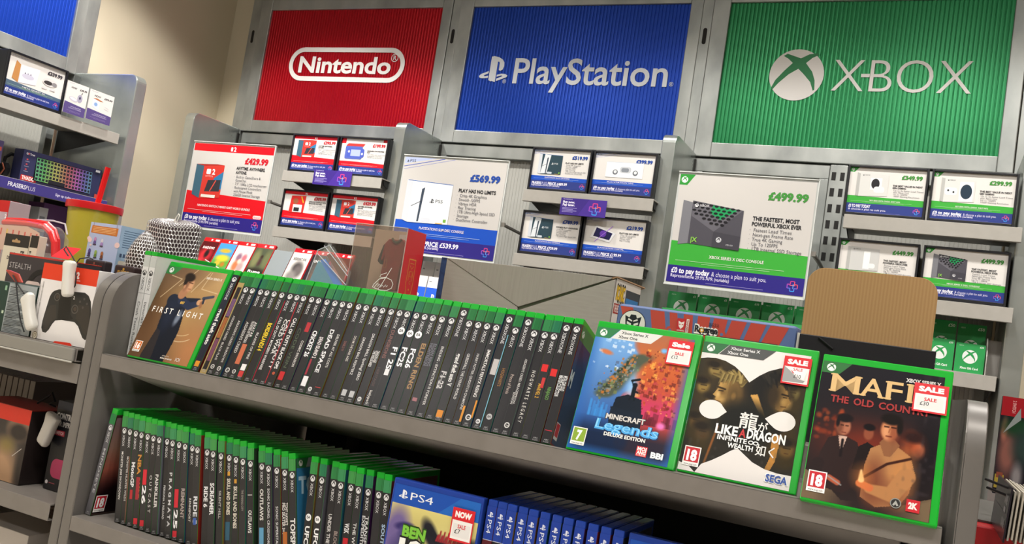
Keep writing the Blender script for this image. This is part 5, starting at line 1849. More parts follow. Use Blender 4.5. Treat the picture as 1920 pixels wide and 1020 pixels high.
# red and blue toy box
b0, b1 = at(1160, 568, Y=-1.66), at(1497, 611, Y=-1.66)
bx0, bx1, bzt = b0.x, b1.x, b0.z
t = thing('toy_box', 'blue and red rayed toy box with a robot badge, behind the block-world cover', 'toy box', (bx0, -1.66, DZ))
w, h = bx1 - bx0, bzt - DZ
obj('box', MB().box(0, w, 0, .11, 0, h), pm('5a6c98', .5), t, bevel=.006, seg=3)
obj('lid_edge', MB().box(-.003, .002, .012, .11, 0, h - .002), pm('1f3f78', .5), t)
W, H = w * 1000, h * 1000
A = Art()
A.rect(2, 0, W - 4, H - 4, '5c6f9c')
RED = 'bb4a3e'
zc = H - 4
for a, b, c_, dd in ((8, 26, 60, 78), (64, 96, 96, 122), (110, 126, 130, 142), (150, 168, 154, 168), (188, 208, 172, 194), (226, 252, 196, 222), (246, 258, 230, 244)):
    pass
for xt, wt_, xb, wb in ((4, 20, 40, 20), (52, 22, 72, 22), (82, 12, 98, 14), (104, 14, 112, 14), (126, 18, 124, 18), (150, 20, 138, 20), (176, 22, 152, 20), (204, 22, 176, 22), (232, 26, 196, 24)):
    A.poly([(xt, zc), (xt + wt_, zc), (xb + wb, 62), (xb, 62)], RED)
for gx, gz, gr in ((86, 128, 4), (100, 116, 5), (110, 132, 4), (122, 112, 5), (136, 130, 5), (150, 118, 4), (164, 132, 4), (170, 110, 5), (184, 126, 4), (118, 98, 4), (160, 94, 5)):
    A.ell(gx, min(gz, zc - 8), gr + 2.4, gr + 2.4, RED, 8)
    A.ell(gx, min(gz, zc - 8), gr * .6, gr * .6, '5c6f9c', 12)
# round badge with a simple robot face
bx, bz = 27, H - 29
A.ell(bx, bz, 21, 21, '22262c')
A.ell(bx, bz, 20, 20, 'ddd9d2')
A.poly([(bx - 13, bz + 12), (bx - 6, bz + 9), (bx - 4, bz + 14), (bx + 4, bz + 14), (bx + 6, bz + 9), (bx + 13, bz + 12), (bx + 11, bz - 2), (bx + 7, bz - 15), (bx - 7, bz - 15), (bx - 11, bz - 2)], '23272c')
A.poly([(bx - 9, bz + 3), (bx - 2, bz), (bx - 2, bz - 3), (bx - 9, bz - 1)], 'ddd9d2').poly([(bx + 9, bz + 3), (bx + 2, bz), (bx + 2, bz - 3), (bx + 9, bz - 1)], 'ddd9d2')
A.poly([(bx - 7, bz + 8), (bx - 1, bz + 5), (bx - 1, bz + 3), (bx - 8, bz + 5.5)], 'ddd9d2').poly([(bx + 7, bz + 8), (bx + 1, bz + 5), (bx + 1, bz + 3), (bx + 8, bz + 5.5)], 'ddd9d2')
A.rect(bx - 4, bz - 13, 1.2, 8, 'ddd9d2').rect(bx - .6, bz - 13, 1.2, 8, 'ddd9d2').rect(bx + 2.8, bz - 13, 1.2, 8, 'ddd9d2')
A.ell(bx + 19, bz - 10, 3.6, 3.6, 'ddd9d2').ell(bx + 19, bz - 10, 2.6, 2.6, '2a2d32').ell(bx + 19, bz - 10, 1, 1, 'c8c4be')
rx, zt_ = 96, H - 11
A.rect(rx, zt_ - 20, 13, 20, 'c03036')
A.poly([(rx + 2, zt_ - 4), (rx + 6.5, zt_ - 6), (rx + 11, zt_ - 4), (rx + 10, zt_ - 12), (rx + 6.5, zt_ - 16), (rx + 3, zt_ - 12)], 'f0e4e0')
A.rect(rx + 3.2, zt_ - 9.6, 2.4, 1.3, 'c03036').rect(rx + 7.4, zt_ - 9.6, 2.4, 1.3, 'c03036')
A.text('AUTHENTIC', rx + 6.5, zt_ - 19, 1.9, 'f0e4e0', w=11.5, align='C', bold=.02)
A.rect(rx + 14, zt_ - 20, 4.2, 20, 'e8e0dc')
A.text('TRANSFORMERS', rx + 14.7, zt_ - 1, 2.8, 'b02c30', w=18, down=True, bold=.03)
A.text('Reesee', 123, H - 28, 10, 'f2ece4', w=36, bold=.16)
A.text('Reesee', 123.6, H - 27.5, 9.4, '2c2c30', w=34.6, bold=.04)
A.ell(134.4, H - 24.6, 3.2, 3.2, 'd89a30').ell(134.4, H - 24.6, 1.6, 1.6, 'f2ece4')
A.text('酷乐文化', 144, H - 16.5, 4, '2c2c30', w=15)
A.rrect(160, H - 88, 88, 58, 4, '34363c')
A.rrect(161.5, H - 88, 85, 56.4, 3, 'c0bcb6')
for k in range(13):
    A.line([(166 + k * 6, H - 33.5), (184 + k * 3.6 - (k % 3), H - 60)], .7, '5a5c62')
A.build('front_print', t, (0, -.0005, 0), rough=.42)

# brown cardboard back of a display stand and its dark tray
c0, c1 = at(1518, 499, Y=-1.64), at(1764, 511, Y=-1.64)
zlow = at(1508, 625, Y=-1.66).z
t = thing('card_display', 'brown cardboard display back with rounded corners above its dark tray', 'display stand', (c0.x, -1.64, DZ))
w, h = c1.x - c0.x, c0.z - DZ
r = .024
pts = [(0, 0), (w, 0)] + [(w - r + r * math.cos(PI / 2 * k / 8), h - r + r * math.sin(PI / 2 * k / 8)) for k in range(9)] + \
      [(r - r * math.sin(PI / 2 * k / 8), h - r + r * math.cos(PI / 2 * k / 8)) for k in range(9)]
BROWN = bpy.data.materials.new('brown_corrugated_card')
BROWN.use_nodes = True
nt = BROWN.node_tree
b_ = nt.nodes['Principled BSDF']
tcn = nt.nodes.new('ShaderNodeTexCoord')
wv = nt.nodes.new('ShaderNodeTexWave')
wv.bands_direction = 'X'
wv.inputs['Scale'].default_value = 70
wv.inputs['Distortion'].default_value = .6
rp = nt.nodes.new('ShaderNodeValToRGB')
rp.color_ramp.elements[0].color = (*hx('a07c4e'), 1)
rp.color_ramp.elements[1].color = (*hx('aa8658'), 1)
nt.links.new(tcn.outputs['Object'], wv.inputs['Vector'])
nt.links.new(wv.outputs['Fac'], rp.inputs['Fac'])
nt.links.new(rp.outputs[0], b_.inputs['Base Color'])
b_.inputs['Roughness'].default_value = .75
obj('card_back', MB().prism(pts, 'y', 0, .004), BROWN, t, bevel=.0006)
wl, wr = at(1500, 625, Y=-1.665).x - c0.x, at(1757, 650, Y=-1.665).x - c0.x
obj('tray', MB().box(wl, wr, -.026, -.004, 0, zlow - DZ - .001), pm('1d1b20', .45), t, bevel=.001)
obj('white_edge', MB().box(wl - .004, wl - .0005, -.02, .0, 0, zlow - DZ), pm('c8c4bc', .5), t)
obj('tray_notch', MB().tube([(wl + .026, -.0265, zlow - DZ - .004), (wl + .046, -.0268, zlow - DZ - .017)], .002, 6), pm('0c0c0e', .4), t)

# clear packet with a blue card
p = at(575, 555, Y=-1.62)
t = thing('clear_packet', 'clear plastic packet with blue contents, leaning left of the boxed shirt', 'packet', (p.x, -1.62, DZ))


def pk(px, py):
    q = at(px, py, Y=-1.62)
    return (q.x - p.x, q.z - DZ)


a_, b_, c_, d_, e_ = pk(572, 540), pk(600, 470), pk(622, 461), pk(655, 510), pk(645, 545)
m = MB()
m.prism([(a_[0], 0), a_, b_, c_, d_, e_, (e_[0], 0)], 'y', -.006, -.0054)
m.prism([(a_[0], 0), a_, b_, c_, d_, e_, (e_[0], 0)], 'y', .0054, .006)
obj('film', m, CLEAR, t)
e = MB()
for u, v in ((a_, b_), (b_, c_), (c_, d_), (pk(599, 476), pk(652, 535)), (pk(612, 462), pk(655, 518))):
    e.tube([(u[0], -.0065, u[1]), (v[0], -.0065, v[1])], .0009, 6)
obj('seal_edges', e, pm('dcdce4', .12, spec=.7, alpha=.7), t)
A = Art()
q = [pk(576, 540), pk(599, 489), pk(616, 500), pk(646, 550)]
A.poly([(q[0][0] * 1000, 0)] + [(u * 1000, v * 1000) for u, v in q] + [(q[3][0] * 1000, 0)], '5aa8c4')
q = [pk(602, 488), pk(612, 486), pk(648, 540), pk(640, 556)]
A.poly([(u * 1000, v * 1000) for u, v in q], '4a94f4')
A.build('blue_card', t, (0, -.003, 0), rough=.3)
A = Art()
q = [pk(612, 478), pk(622, 474), pk(648, 510), pk(644, 530)]
A.poly([(u * 1000, v * 1000) for u, v in q], '8a5a50')
A.build('brown_card', t, (0, .0, 0), rough=.3)

# ------------------------------------------------------------------ silver mesh bag
c = at(325, 455, Y=-1.66)
t = thing('mesh_bag', 'silver mesh drawstring bag behind the golden pistol cover', 'bag', (c.x, -1.66, 1.2235))


def hull(u, v, sc=1.0):
    """u round, v up: lumpy bag body with a nearly flat top"""
    a = 2 * PI * u
    lob = 1 + .05 * math.cos(3 * a + .6) + .04 * math.cos(5 * a)
    if v < .8:
        r, zz = .94 + .06 * math.sin(PI * v / .8), v / .8 * .236
    else:
        k = (v - .8) / .2
        r, zz = .94 * max(.08, max(0, math.cos(k * PI / 2)) ** .75), .236 + .013 * math.sin(k * PI / 2)
    x = .062 * r * lob * math.cos(a) * sc
    y = .042 * r * lob * math.sin(a) * sc
    return (x, y, zz + .004 * math.sin(2 * a + 1) * v)


LOBX = at(270, 470, Y=-1.738).x - c.x


def hull_l(u, v, sc=1.0):
    a = 2 * PI * u
    r = max(.08, max(0, math.cos(max(0, (v - .7) / .3) * PI / 2)) ** .7)
    return (LOBX + .034 * r * math.cos(a) * sc, -.078 + .028 * r * math.sin(a) * sc, v * .218)


def net(fn, nu, nv):
    m = MB()
    du, dv = 1.0 / nu, 1.0 / nv
    for j in range(nv):
        for i in range(nu):
            cu, cv = (i + .5 * (j % 2)) * du, (j + .5) * dv
            hexo = [(0, .667), (.5, .333), (.5, -.333), (0, -.667), (-.5, -.333), (-.5, .333)]
            o = [fn(cu + a * du, min(1, max(0, cv + b * dv))) for a, b in hexo]
            q = [fn(cu + a * du * .76, min(1, max(0, cv + b * dv * .76)), 1.012) for a, b in hexo]
            m.add(o + q, [(k, (k + 1) % 6, 6 + (k + 1) % 6, 6 + k) for k in range(6)])
    return m


def skin(fn, nu, nv, sc):
    m = MB()
    vs = [fn(i / nu, j / nv, sc) for j in range(nv + 1) for i in range(nu)]
    fs = [(j * nu + i, j * nu + (i + 1) % nu, (j + 1) * nu + (i + 1) % nu, (j + 1) * nu + i) for j in range(nv) for i in range(nu)]
    fs.append(tuple(nv * nu + i for i in range(nu)))
    return m.add(vs, fs)


SILV = pm('d8d6d4', .25, .35, .6)
obj('mesh_body', net(hull, 52, 36), SILV, t)
obj('mesh_lobe', net(hull_l, 30, 32), SILV, t)
m = skin(hull, 48, 24, .93)
obj('lining', m, noisy('dark_iridescent_lining', '4a3a3c', '5a4c50', (26, 26, 26), (.4, .6)), t, smooth=True)
obj('lobe_lining', skin(hull_l, 32, 16, .92), pm('50443f', .6), t, smooth=True)


def onb(px, py, y=-1.665):
    q = at(px, py, Y=y)
    return (q.x - c.x, q.y + 1.66, q.z - 1.2235)


for pts_, r_c in (([(323, 431), (327, 418), (330, 408), (335, 401), (337, 404), (333, 413), (328, 422), (324, 431)], .0011), ([(327, 412), (326, 416), (331, 426), (337, 432)], .0008),
                  ([(330, 416), (339, 418), (346, 424), (349, 430)], .0008)):
    obj('drawstring', MB().tube([onb(*q_) for q_ in pts_], r_c, 6), pm('e4e0d8', .6), t)
obj('drawstring', MB().tube([onb(385, 487, -1.70), onb(400, 497, -1.70), onb(415, 506, -1.70)], .0012, 6), pm('e4e0d8', .6), t)
tf = MB()
for k in range(9):
    tf.tube([onb(322 - k * .7, 431), onb(311 - k * 2.2 + 4, 425 + k * 1.4), onb(305 - k * 1.2, 421 + k * 1.5)], .0008, 5)
obj('tassel', tf, pm('dcd8d0', .6), t)

# ------------------------------------------------------------------ left gondola section, top shelf
SZ = 1.2235


def rel(px, py, Y, o):
    q = at(px, py, Y=Y)
    return (q.x - o.x, q.z - o.z)


# white controller carton
o0 = at(57, 633, Y=-1.948)
xR = 1.512
zt = at(84, 492, Y=-1.948).z
t = thing('controller_box', 'white box with an orange-red top band and a dark game controller pictured', 'box', (o0.x, -1.948, SZ))
w, h = xR - o0.x, zt - SZ
obj('box', MB().box(0, w, 0, .07, 0, h), pm('dedad8', .4), t, bevel=.001)
A = Art()
W, H = w * 1000, h * 1000
A.rect(0, 0, W, H, 'e4e0de')
A.rect(0, H * .79, W, H * .21, 'd83a1c')
A.text('2', W * .62, H * .86, H * .075, 'f8f0ec', bold=.06)
A.text('EDITION', W * .6, H * .82, H * .02, 'f8f0ec', w=W * .1)


def cpt(px, py):
    u, v = rel(px, py, -1.948, Vector((o0.x, 0, SZ)))
    return (u * 1000, v * 1000)


body = [(98, 549), (103, 545), (112, 542.5), (125, 545), (138, 547), (150, 548), (160, 549), (167, 555), (171, 566), (171.5, 580), (170, 598), (168, 615), (164, 634), (160, 638), (155, 634), (150, 621), (147, 612),
        (140, 604), (128, 602), (116, 600), (104, 601), (98, 608), (92, 618), (86, 624), (80, 622), (78, 614), (80, 602), (84, 588), (89, 572), (94, 556)]
A.poly([cpt(*p_) for p_ in body], '2d2c2a')
A.poly([cpt(*p_) for p_ in [(112, 548), (134, 552), (133, 590), (138, 598), (126, 601), (108, 598), (110, 580)]], '1a1918')
A.poly([cpt(*p_) for p_ in [(80, 604), (86, 586), (96, 572), (106, 572), (106, 596), (96, 604), (88, 617), (81, 618)]], '38332e')
A.poly([cpt(*p_) for p_ in [(148, 572), (168, 574), (168, 610), (162, 630), (156, 624), (150, 606), (142, 598)]], '36312c')
for px, py, rr in ((108, 557, 7), (141, 580, 8)):
    u, v = cpt(px, py)
    A.ell(u, v, rr, rr * .95, '55514c')
    A.ell(u, v, rr * .72, rr * .7, '242220')
    A.ell(u + .4, v + .5, rr * .5, rr * .48, '4a4038')
for px, py in ((159, 561), (151, 566), (164, 570), (156, 577)):
    u, v = cpt(px, py)
    A.ell(u, v, 2.2, 2.1, '4c4844')
A.text('2', *cpt(138, 561), 5, 'e0dcd8', bold=.03)
A.text('POWER X ADVANTAGE WIRED CONTROLLER', *(lambda q: (q[0], q[1]))(cpt(82, 528)), 3.2, '55504c', w=64, down=True)
A.text('MANETTE FILAIRE POUR CONSOLE', *(lambda q: (q[0] - 4, q[1]))(cpt(80, 535)), 1.8, '75706c', w=48, down=True)
u, v = cpt(66, 628)
A.ell(u, v, 6.4, 6.4, '6a5a40').ell(u, v, 5.4, 5.4, 'e0d8c8').ell(u, v, 3.2, 3.2, '8a7a58').ell(u, v, 2.4, 2.4, 'e0d8c8')
A.poly([cpt(101, 641), cpt(104, 639.5), cpt(132, 643), cpt(135, 646), cpt(135, 652), cpt(101, 647)], 'd8301c')
A.build('front_print', t, (0, -.0005, 0), rough=.38)


def security_tag(pts, y, label, r0=.008, col='d8d5cd', cable=None, z0=SZ):
    """white alarm tag: a rounded grip hanging on a thin cable"""
    q = [at(px, py, Y=y) for px, py in pts]
    t = thing('security_tag', label, 'security tag', q[-1], group='white alarm tags')
    m = MB()
    n = 14
    rings, fs, vs = [], [], []
    for k, p_ in enumerate(q):
        d = (q[min(k + 1, len(q) - 1)] - q[max(k - 1, 0)]).normalized()
        side = d.cross(Vector((0, 1, 0))).normalized()
        wx = r0 * (1.45 if k < 2 else 1.0) * (.75 if k in (0, len(q) - 1) else 1)
        wy = .0085 * (.6 if k in (0, len(q) - 1) else 1)
        for a in range(n):
            c0_, s0_ = math.cos(2 * PI * a / n), math.sin(2 * PI * a / n)
            e0 = abs(c0_) ** .6 * math.copysign(1, c0_)
            e1 = abs(s0_) ** .6 * math.copysign(1, s0_)
            vs.append(p_ - q[-1] + side * (wx * e0) + Vector((0, 1, 0)) * (wy * e1))
    for k in range(len(q) - 1):
        for a in range(n):
            fs.append((k * n + a, k * n + (a + 1) % n, (k + 1) * n + (a + 1) % n, (k + 1) * n + a))
    fs += [tuple(range(n - 1, -1, -1)), tuple(range((len(q) - 1) * n, len(q) * n))]
    m.add(vs, fs)
    obj('grip', m, pm(col, .35), t, smooth=True, sub=1)
    if cable:
        for i, cb in enumerate(cable):
            obj('cable', MB().tube([at(px, py, Y=yy) - q[-1] for px, py, yy in cb], .0011, 6), pm('18181a', .5), t)
    return t


security_tag([(132, 488), (131, 494), (130, 505), (128, 525), (127, 545), (127, 553), (127, 557)], -1.962, 'white alarm tag hanging on the white controller box',
             .0088, cable=[[(138, 500, -1.958), (150, 485, -1.955), (166, 483, -1.955), (174, 486, -1.955)], [(134, 548, -1.956), (141, 535, -1.956), (143, 520, -1.956), (141, 505, -1.956)],
                           [(146, 500, -1.955), (134, 478, -1.94), (124, 462, -1.93), (120, 468, -1.93), (128, 480, -1.93)]])
security_tag([(50, 552), (52, 557), (53, 570), (55, 590), (58, 605), (60, 614), (61, 618)], -1.958, 'white alarm tag lying against the grey printed carton side',
             .0098, cable=[[(45, 550, -1.955), (34, 535, -1.955), (24, 516, -1.955)], [(30, 530, -1.957), (34, 570, -1.957), (38, 600, -1.957), (45, 622, -1.957)]])

# grey carton with small print
p0 = at(3, 624, Y=-1.945)
zt = at(14, 529, Y=-1.945).z
t = thing('printed_carton', 'carton with a pale grey side full of small print, left of the controller box', 'box', (p0.x - .06, -1.945, SZ))
w, h = at(55, 632, Y=-1.945).x - p0.x + .058, zt - SZ
obj('box', MB().box(0, w, 0, .09, 0, h), pm('20362f', .4), t, bevel=.001)
A = Art()
W, H = w * 1000, h * 1000
A.rect(58, 0, W - 58, H, 'a3aaac')
A.rect(0, 0, 58, H, '1f3a32')
A.rect(50, 30, 5, 5, 'b8c8b0').rect(48, 70, 5, 8, '8ab090')
for b in range(6):
    z = H - 6 - b * H * .155
    A.rect(61, z - 1.5, 20, 1.6, '30363a')
    for k in range(5):
        A.rect(61, z - 4.4 - k * 2.4, [46, 49, 44, 48, 30][k], 1.0, '4c5458')
A.build('side_print', t, (0, -.0005, 0), rough=.4)

# stealth headset box
YS = -1.86
p0, p1 = at(22, 474, Y=YS), at(128, 492, Y=YS)
t = thing('headset_box', 'dark box with a red lid edge picturing a headset, behind the controller box', 'box', (p0.x - .004, YS, SZ))
w, h = p1.x - p0.x + .03, p0.z - SZ
obj('box', MB().box(0, w, 0, .05, 0, h), pm('3a3438', .4), t, bevel=.001)
obj('red_top', MB().box(-.0003, w + .0003, 0, .0503, h - .0005, h + .0008), pm('c8342c', .35), t)
A = Art()
W, H = w * 1000, h * 1000
A.rect(0, 0, W, H, '3c363a')
A.rect(0, H - 2.4, W, 2.4, 'c8342c')
A.text('STEALTH', 5, H - 27, 10.5, 'c8c4c2', w=58, bold=-.012)
for k in range(20):
    a0, a1 = PI * k / 20, PI * (k + 1) / 20
    A.poly([(96 + 36 * math.cos(a0), H - 58 + 36 * math.sin(a0)), (96 + 36 * math.cos(a1), H - 58 + 36 * math.sin(a1)),
            (96 + 24 * math.cos(a1), H - 58 + 26 * math.sin(a1)), (96 + 24 * math.cos(a0), H - 58 + 26 * math.sin(a0))], '17161a')
A.rrect(58, H - 80, 40, 34, 8, 'e0c8c0')
A.ell(76, H - 62, 5, 6, '201c20')
A.ell(66, H - 56, 2.4, 3, '201c20')
A.line([(60, H - 64), (74, H - 82), (90, H - 84)], 1, '302c30')
A.build('front_print', t, (0, -.0005, 0), rough=.4)

# red hang card
q0 = at(113, 487, Y=-1.90)
t = thing('hang_card', 'red hang card with a slot, tilted behind the white alarm tag', 'card', q0)
pts3 = [at(95, 481, Y=-1.91), at(128, 487, Y=-1.91), at(151, 467, Y=-1.86), at(122, 463, Y=-1.86)]
m = MB()
vs = [v - q0 for v in pts3] + [v - q0 + Vector((0, .0012, .001)) for v in pts3]
m.add(vs, [(0, 1, 2, 3), (7, 6, 5, 4), (0, 4, 5, 1), (1, 5, 6, 2), (2, 6, 7, 3), (3, 7, 4, 0)])
obj('card', m, pm('c01c22', .7, spec=.15), t)
sl_ = [at(110, 475, Y=-1.887), at(124, 477.5, Y=-1.887), at(129, 474, Y=-1.879), at(116, 472, Y=-1.879)]
obj('slot', MB().add([v - q0 + Vector((0, -.0008, .0006)) for v in sl_], [(0, 1, 2, 3)]), pm('5a3a30', .6), t)

# small red card on the alarm cable
q0 = at(26, 520, Y=-1.952)
t = thing('tag_card', 'small coppery red tag card on a thin cable, left of the controller box', 'card', q0)
P3 = [at(10, 506, Y=-1.95), at(17, 507, Y=-1.952), at(34, 514, Y=-1.956), at(41, 530, Y=-1.956), at(28, 529, Y=-1.952)]
m = MB()
vs = [v - q0 for v in P3] + [v - q0 + Vector((0, .003, .001)) for v in P3]
m.add(vs, [(0, 1, 2, 3, 4), (9, 8, 7, 6, 5)] + [(k, 5 + k, 5 + (k + 1) % 5, (k + 1) % 5) for k in range(5)])
obj('card', m, pm('a83c30', .3), t, bevel=.0006)

# two screen protector packs
for (l, tp, r_, yy, lab, W_) in ((12, 437, 58, -1.80, 'cream pack with a dark hanging top, left of two behind the headset box', 1), (60, 441, 74, -1.805, 'narrow cream pack with a dark top, right of two behind the headset box', 0)):
    a0, a1 = at(l, tp, Y=yy), at(r_, tp + 5, Y=yy)
    t = thing('hanging_pack', lab, 'pack', (a0.x, yy, SZ), group='cream packs with dark hanging tops')
    w, h = a1.x - a0.x, a0.z - SZ
    obj('pack', MB().box(0, w, 0, .018, 0, h), pm('d8cdb8', .45), t, bevel=.001)
    A = Art()
    W, H = w * 1000, h * 1000
    A.rect(0, 0, W, H, 'dcd2bc')
    A.rect(0, H - 24, W, 24, '2c2826')
    if W_:
        A.rrect(W * .3, H - 16, W * .34, 5, 2.4, 'b89468').ell(W * .47, H - 12, 4, 4, 'b89468')
        A.text('NOT', W * .3, H - 42, 6, '4a4440', w=16, bold=.05)
        A.text('DEAD', W * .22, H - 50, 6, '4a4440', w=20, bold=.05)
    A.rect(W * .72 if W_ else W * .1, H - 44, min(W * .24, 11), 13, '2a2624')
    A.text('9H', W * .73 if W_ else W * .14, H - 41, 7, 'e8e0d0', w=min(W * .2, 9), bold=.03)
    A.build('front_print', t, (0, -.0005, 0), rough=.4)

# clear and red zipped pouch
YP = -1.74
c = at(68, 440, Y=YP)
t = thing('zipped_pouch', 'clear plastic pouch with a red zip, left of the yellow cup', 'pouch', (c.x, YP, SZ))


def pp(px, py, dy=0.0):
    q = at(px, py, Y=YP + dy)
    return Vector((q.x - c.x, dy, q.z - SZ))


top = [(14, 412), (40, 413), (70, 416), (90, 420), (102, 432), (108, 450), (108, 475)]
zp = MB().tube([pp(*p_) for p_ in top], .0052, 8)
obj('zip', zp, pm('c81c22', .3), t)
obj('zip_tape', MB().tube([pp(px - 6, py + 5, -.012) for px, py in top], .0065, 8), pm('d82a2c', .25), t)
prof = [pp(*p_) for p_ in [(8, 416), (40, 414), (72, 418), (96, 424), (108, 446), (112, 480), (8, 470)]]
m = MB().prism([(v.x, v.z) for v in prof[:-2]] + [(prof[-2].x, 0), (prof[-1].x, 0)], 'y', -.03, .03)
obj('film', m, CLEAR, t, bevel=.006)
A = Art()
q = [pp(*p_) for p_ in [(12, 424), (70, 428), (92, 440), (94, 480), (12, 470)]]
A.poly([(v.x * 1000, v.z * 1000) for v in q], 'dcb4a0')
for k in range(7):
    v = pp(20 + k * 11, 430 + k * 2)
    A.rect(v.x * 1000, v.z * 1000 - 14, 4.5, 14, ['d84a40', 'e8c040', 'd84a40', 'c83a34', 'd84a40', 'e07060', 'd03a38'][k])
v = pp(78, 462)
A.text('OH', v.x * 1000 - 2, v.z * 1000, 12, 'd84038', w=15, bold=.06)
A.build('printed_sheet', t, (0, -.022, 0), rough=.4)
obj('flap', MB().tube([pp(70, 412, .03), pp(100, 414, .03), pp(122, 420, .03), pp(126, 440, .03)], .0018, 6), pm('e0d8dc', .15, alpha=.6), t)

# red-topped box at the left edge
YB = -1.70
a0 = at(20, 377, Y=YB)
t = thing('game_box', 'red-topped grey-pink box at the left edge of the photo, beside the pouch', 'box', (a0.x - .11, YB, SZ))
h = a0.z - SZ
obj('box', MB().box(0, .11, 0, .05, 0, h), pm('b8a4ac', .4), t, bevel=.001)
A = Art()
H = h * 1000
A.rect(0, 0, 110, H, 'bfaab4')
A.rect(0, H - 25, 110, 25, 'cc1c20')
A.text('2', 101, H - 38, 8, 'f4eef0', bold=.05)
A.text('EDITION', 94, H - 43, 2.4, 'f4eef0', w=13)
A.ell(96, H - 92, 11, 16, 'e8b8c8')
A.rect(107.5, 0, 2.5, H - 25, 'c83040')
A.build('front_print', t, (0, -.0005, 0), rough=.38)

# cup with lid and straw
YC = -1.60
ct, cb = at(180, 385, Y=YC), at(180, 500, Y=YC)
lw = (at(229, 395, Y=YC).x - at(127, 381, Y=YC).x) / 2 * .69
t = thing('cup', 'yellow-green plastic cup with a red lid and straw', 'cup', (at(178, 388, Y=YC).x, YC, SZ))
ztop = at(178, 390, Y=YC).z - SZ
CUPM = pm('bdb03c', .25, spec=.5)
m = MB().lathe([(.0, .0), (.030, .0), (.0335, .004), (lw * .90, ztop - .002), (lw * .90 - .002, ztop - .002), (.031, .006), (0, .006)], 48)
obj('cup_body', m, CUPM, t, smooth=True)
m = MB().lathe([(0, ztop + .008), (lw * .5, ztop + .008), (lw * .84, ztop + .0065), (lw * .9, ztop + .009), (lw * .99, ztop + .008), (lw, ztop + .002), (lw * .99, ztop - .007), (lw * .955, ztop - .007), (lw * .95, ztop)], 48)
obj('lid', m, pm('d01c22', .3, spec=.5), t, smooth=True)
s0, s1 = at(183, 382, Y=YC), at(203, 314, Y=YC)
off = Vector((t.location.x, YC, SZ))
obj('straw', MB().tube([s0 - off + Vector((0, 0, -.05)), s0 - off, s1 - off], .0062, 12), pm('d8141c', .3, spec=.5), t, smooth=False)

# pale blue blind box
YX = -1.72
a0, a1 = at(172, 416, Y=YX), at(229, 424, Y=YX)
t = thing('blind_box', 'pale blue box with an orange sign picture and small figures, right of the cup', 'box', (a0.x, YX, SZ))
w, h = a1.x - a0.x, a0.z - SZ
obj('box', MB().box(0, w, 0, .062, 0, h), pm('a8c4dc', .4), t, bevel=.001)
A = Art()
W, H = w * 1000, h * 1000
A.rect(0, 0, W, H, 'b4c4e4')
for k in range(6):
    A.rect(0, H * k / 12, W, H / 12 + .2, ['d8c4e0', 'd0c4e2', 'c8c4e4', 'c0c4e4', 'bcc4e4', 'b8c4e4'][k])
A.poly([(5, H - 6), (W - 7, H - 7), (W - 8, H - 23), (4, H - 21)], 'cc7a34')
for k in range(4):
    A.rect(9, H - 10 - k * 3, W - 22, 1, 'f0c890')
A.line([(9, H), (9, H - 7)], .8, '7a5a40').line([(W - 12, H), (W - 12, H - 7)], .8, '7a5a40')
for cx_, cz_, r0 in ((5, H - 36, 6), (2, H - 33, 5), (W - 3, H - 40, 7), (10, H - 46, 3)):
    A.ell(cx_, cz_, r0, r0 * .8, 'f0d4d0')
for cx_, cz_, c1_, c2_ in ((20, H - 34, 'c08ab8', '6a5a9a'), (40, H - 36, 'd8d8e0', 'a88ac8'), (10, H - 58, '5a5090', '3c3468'), (28, H - 60, '9ab85a', '6a8a3a'), (46, H - 61, 'b06a3a', '7a4428')):
    A.ell(cx_, cz_, 3.6, 5, c1_)
    A.ell(cx_, cz_ - 6, 3.8, 4, c2_)
    A.ell(cx_, cz_ - 10, 5, 1.4, '4a4458')
A.build('front_print', t, (0, -.0005, 0), rough=.4)
A = Art()
A.rect(0, 0, 61, H, 'a4c0da')
A.rect(0, 0, 61, H * .55, 'b4bcd8')
for k in range(8):
    A.rect(8, H - 10 - k * 4.6, 46 - (k % 3) * 8, 1.2, '4c6888')
for k in range(4):
    A.rect(6 + k * 8, H - 62, 5.5, 7, '4a5a78')
A.rrect(5, H - 78, 46, 9, 4, 'e4dcc8')
A.build('side_print', t, (w + .0004, 0, 0), (0, 0, PI / 2), rough=.4)

# two small dark packs with gold crests
for k, (l, tp, r_, b, yy, rz) in enumerate(((160, 484, 197, 508, -1.80, 'left of two, beside the pale blue box'), (215, 495, 252, 517, -1.83, 'right of two, touching the mesh bag'))):
    a0, a1 = at(l, tp, Y=yy), at(r_, tp + 6, Y=yy)
    t = thing('crest_pack', 'small dark pack with a gold crest, ' + rz, 'pack', (a0.x, yy, SZ), group='small dark packs with gold crests')
    w, h = a1.x - a0.x, a0.z - SZ
    obj('pack', MB().box(0, w, 0, .02, 0, h), pm('2e1c1c' if k else '2a2226', .45), t, bevel=.004, seg=3)
    A = Art()
    W, H = w * 1000, h * 1000
    A.text('PUZZLE', W / 2, H - 15, 5, 'b88838' if k else '8a6a58', w=W * .56, bold=.04, align='C')
    A.ell(W / 2, H - 7, 2.4, 2.6, 'b88838' if k else '7a4a40')
    A.rect(W * .25, H - 18, W * .5, 1, 'b88838' if k else '8a6a58')
    A.build('crest_print', t, (0, -.0006, 0), rough=.4)
# ------------------------------------------------------------------ goods on the back wall
wall_shelf(BACK, -.03, .88, 1.392, 'long grey shelf carrying the red-topped handheld game cases', yf=-.42, mat=SHELF, group='long grey goods shelves')
wall_shelf(BACK, .97, 1.45, 1.40, 'grey shelf carrying the blue and white gift cards', yf=-.36, mat=SHELF, group='long grey goods shelves')
wall_shelf(BACK, 1.97, 2.43, 1.455, 'grey shelf carrying the row of six green gift cards', yf=-.33, mat=SHELF, group='long grey goods shelves')


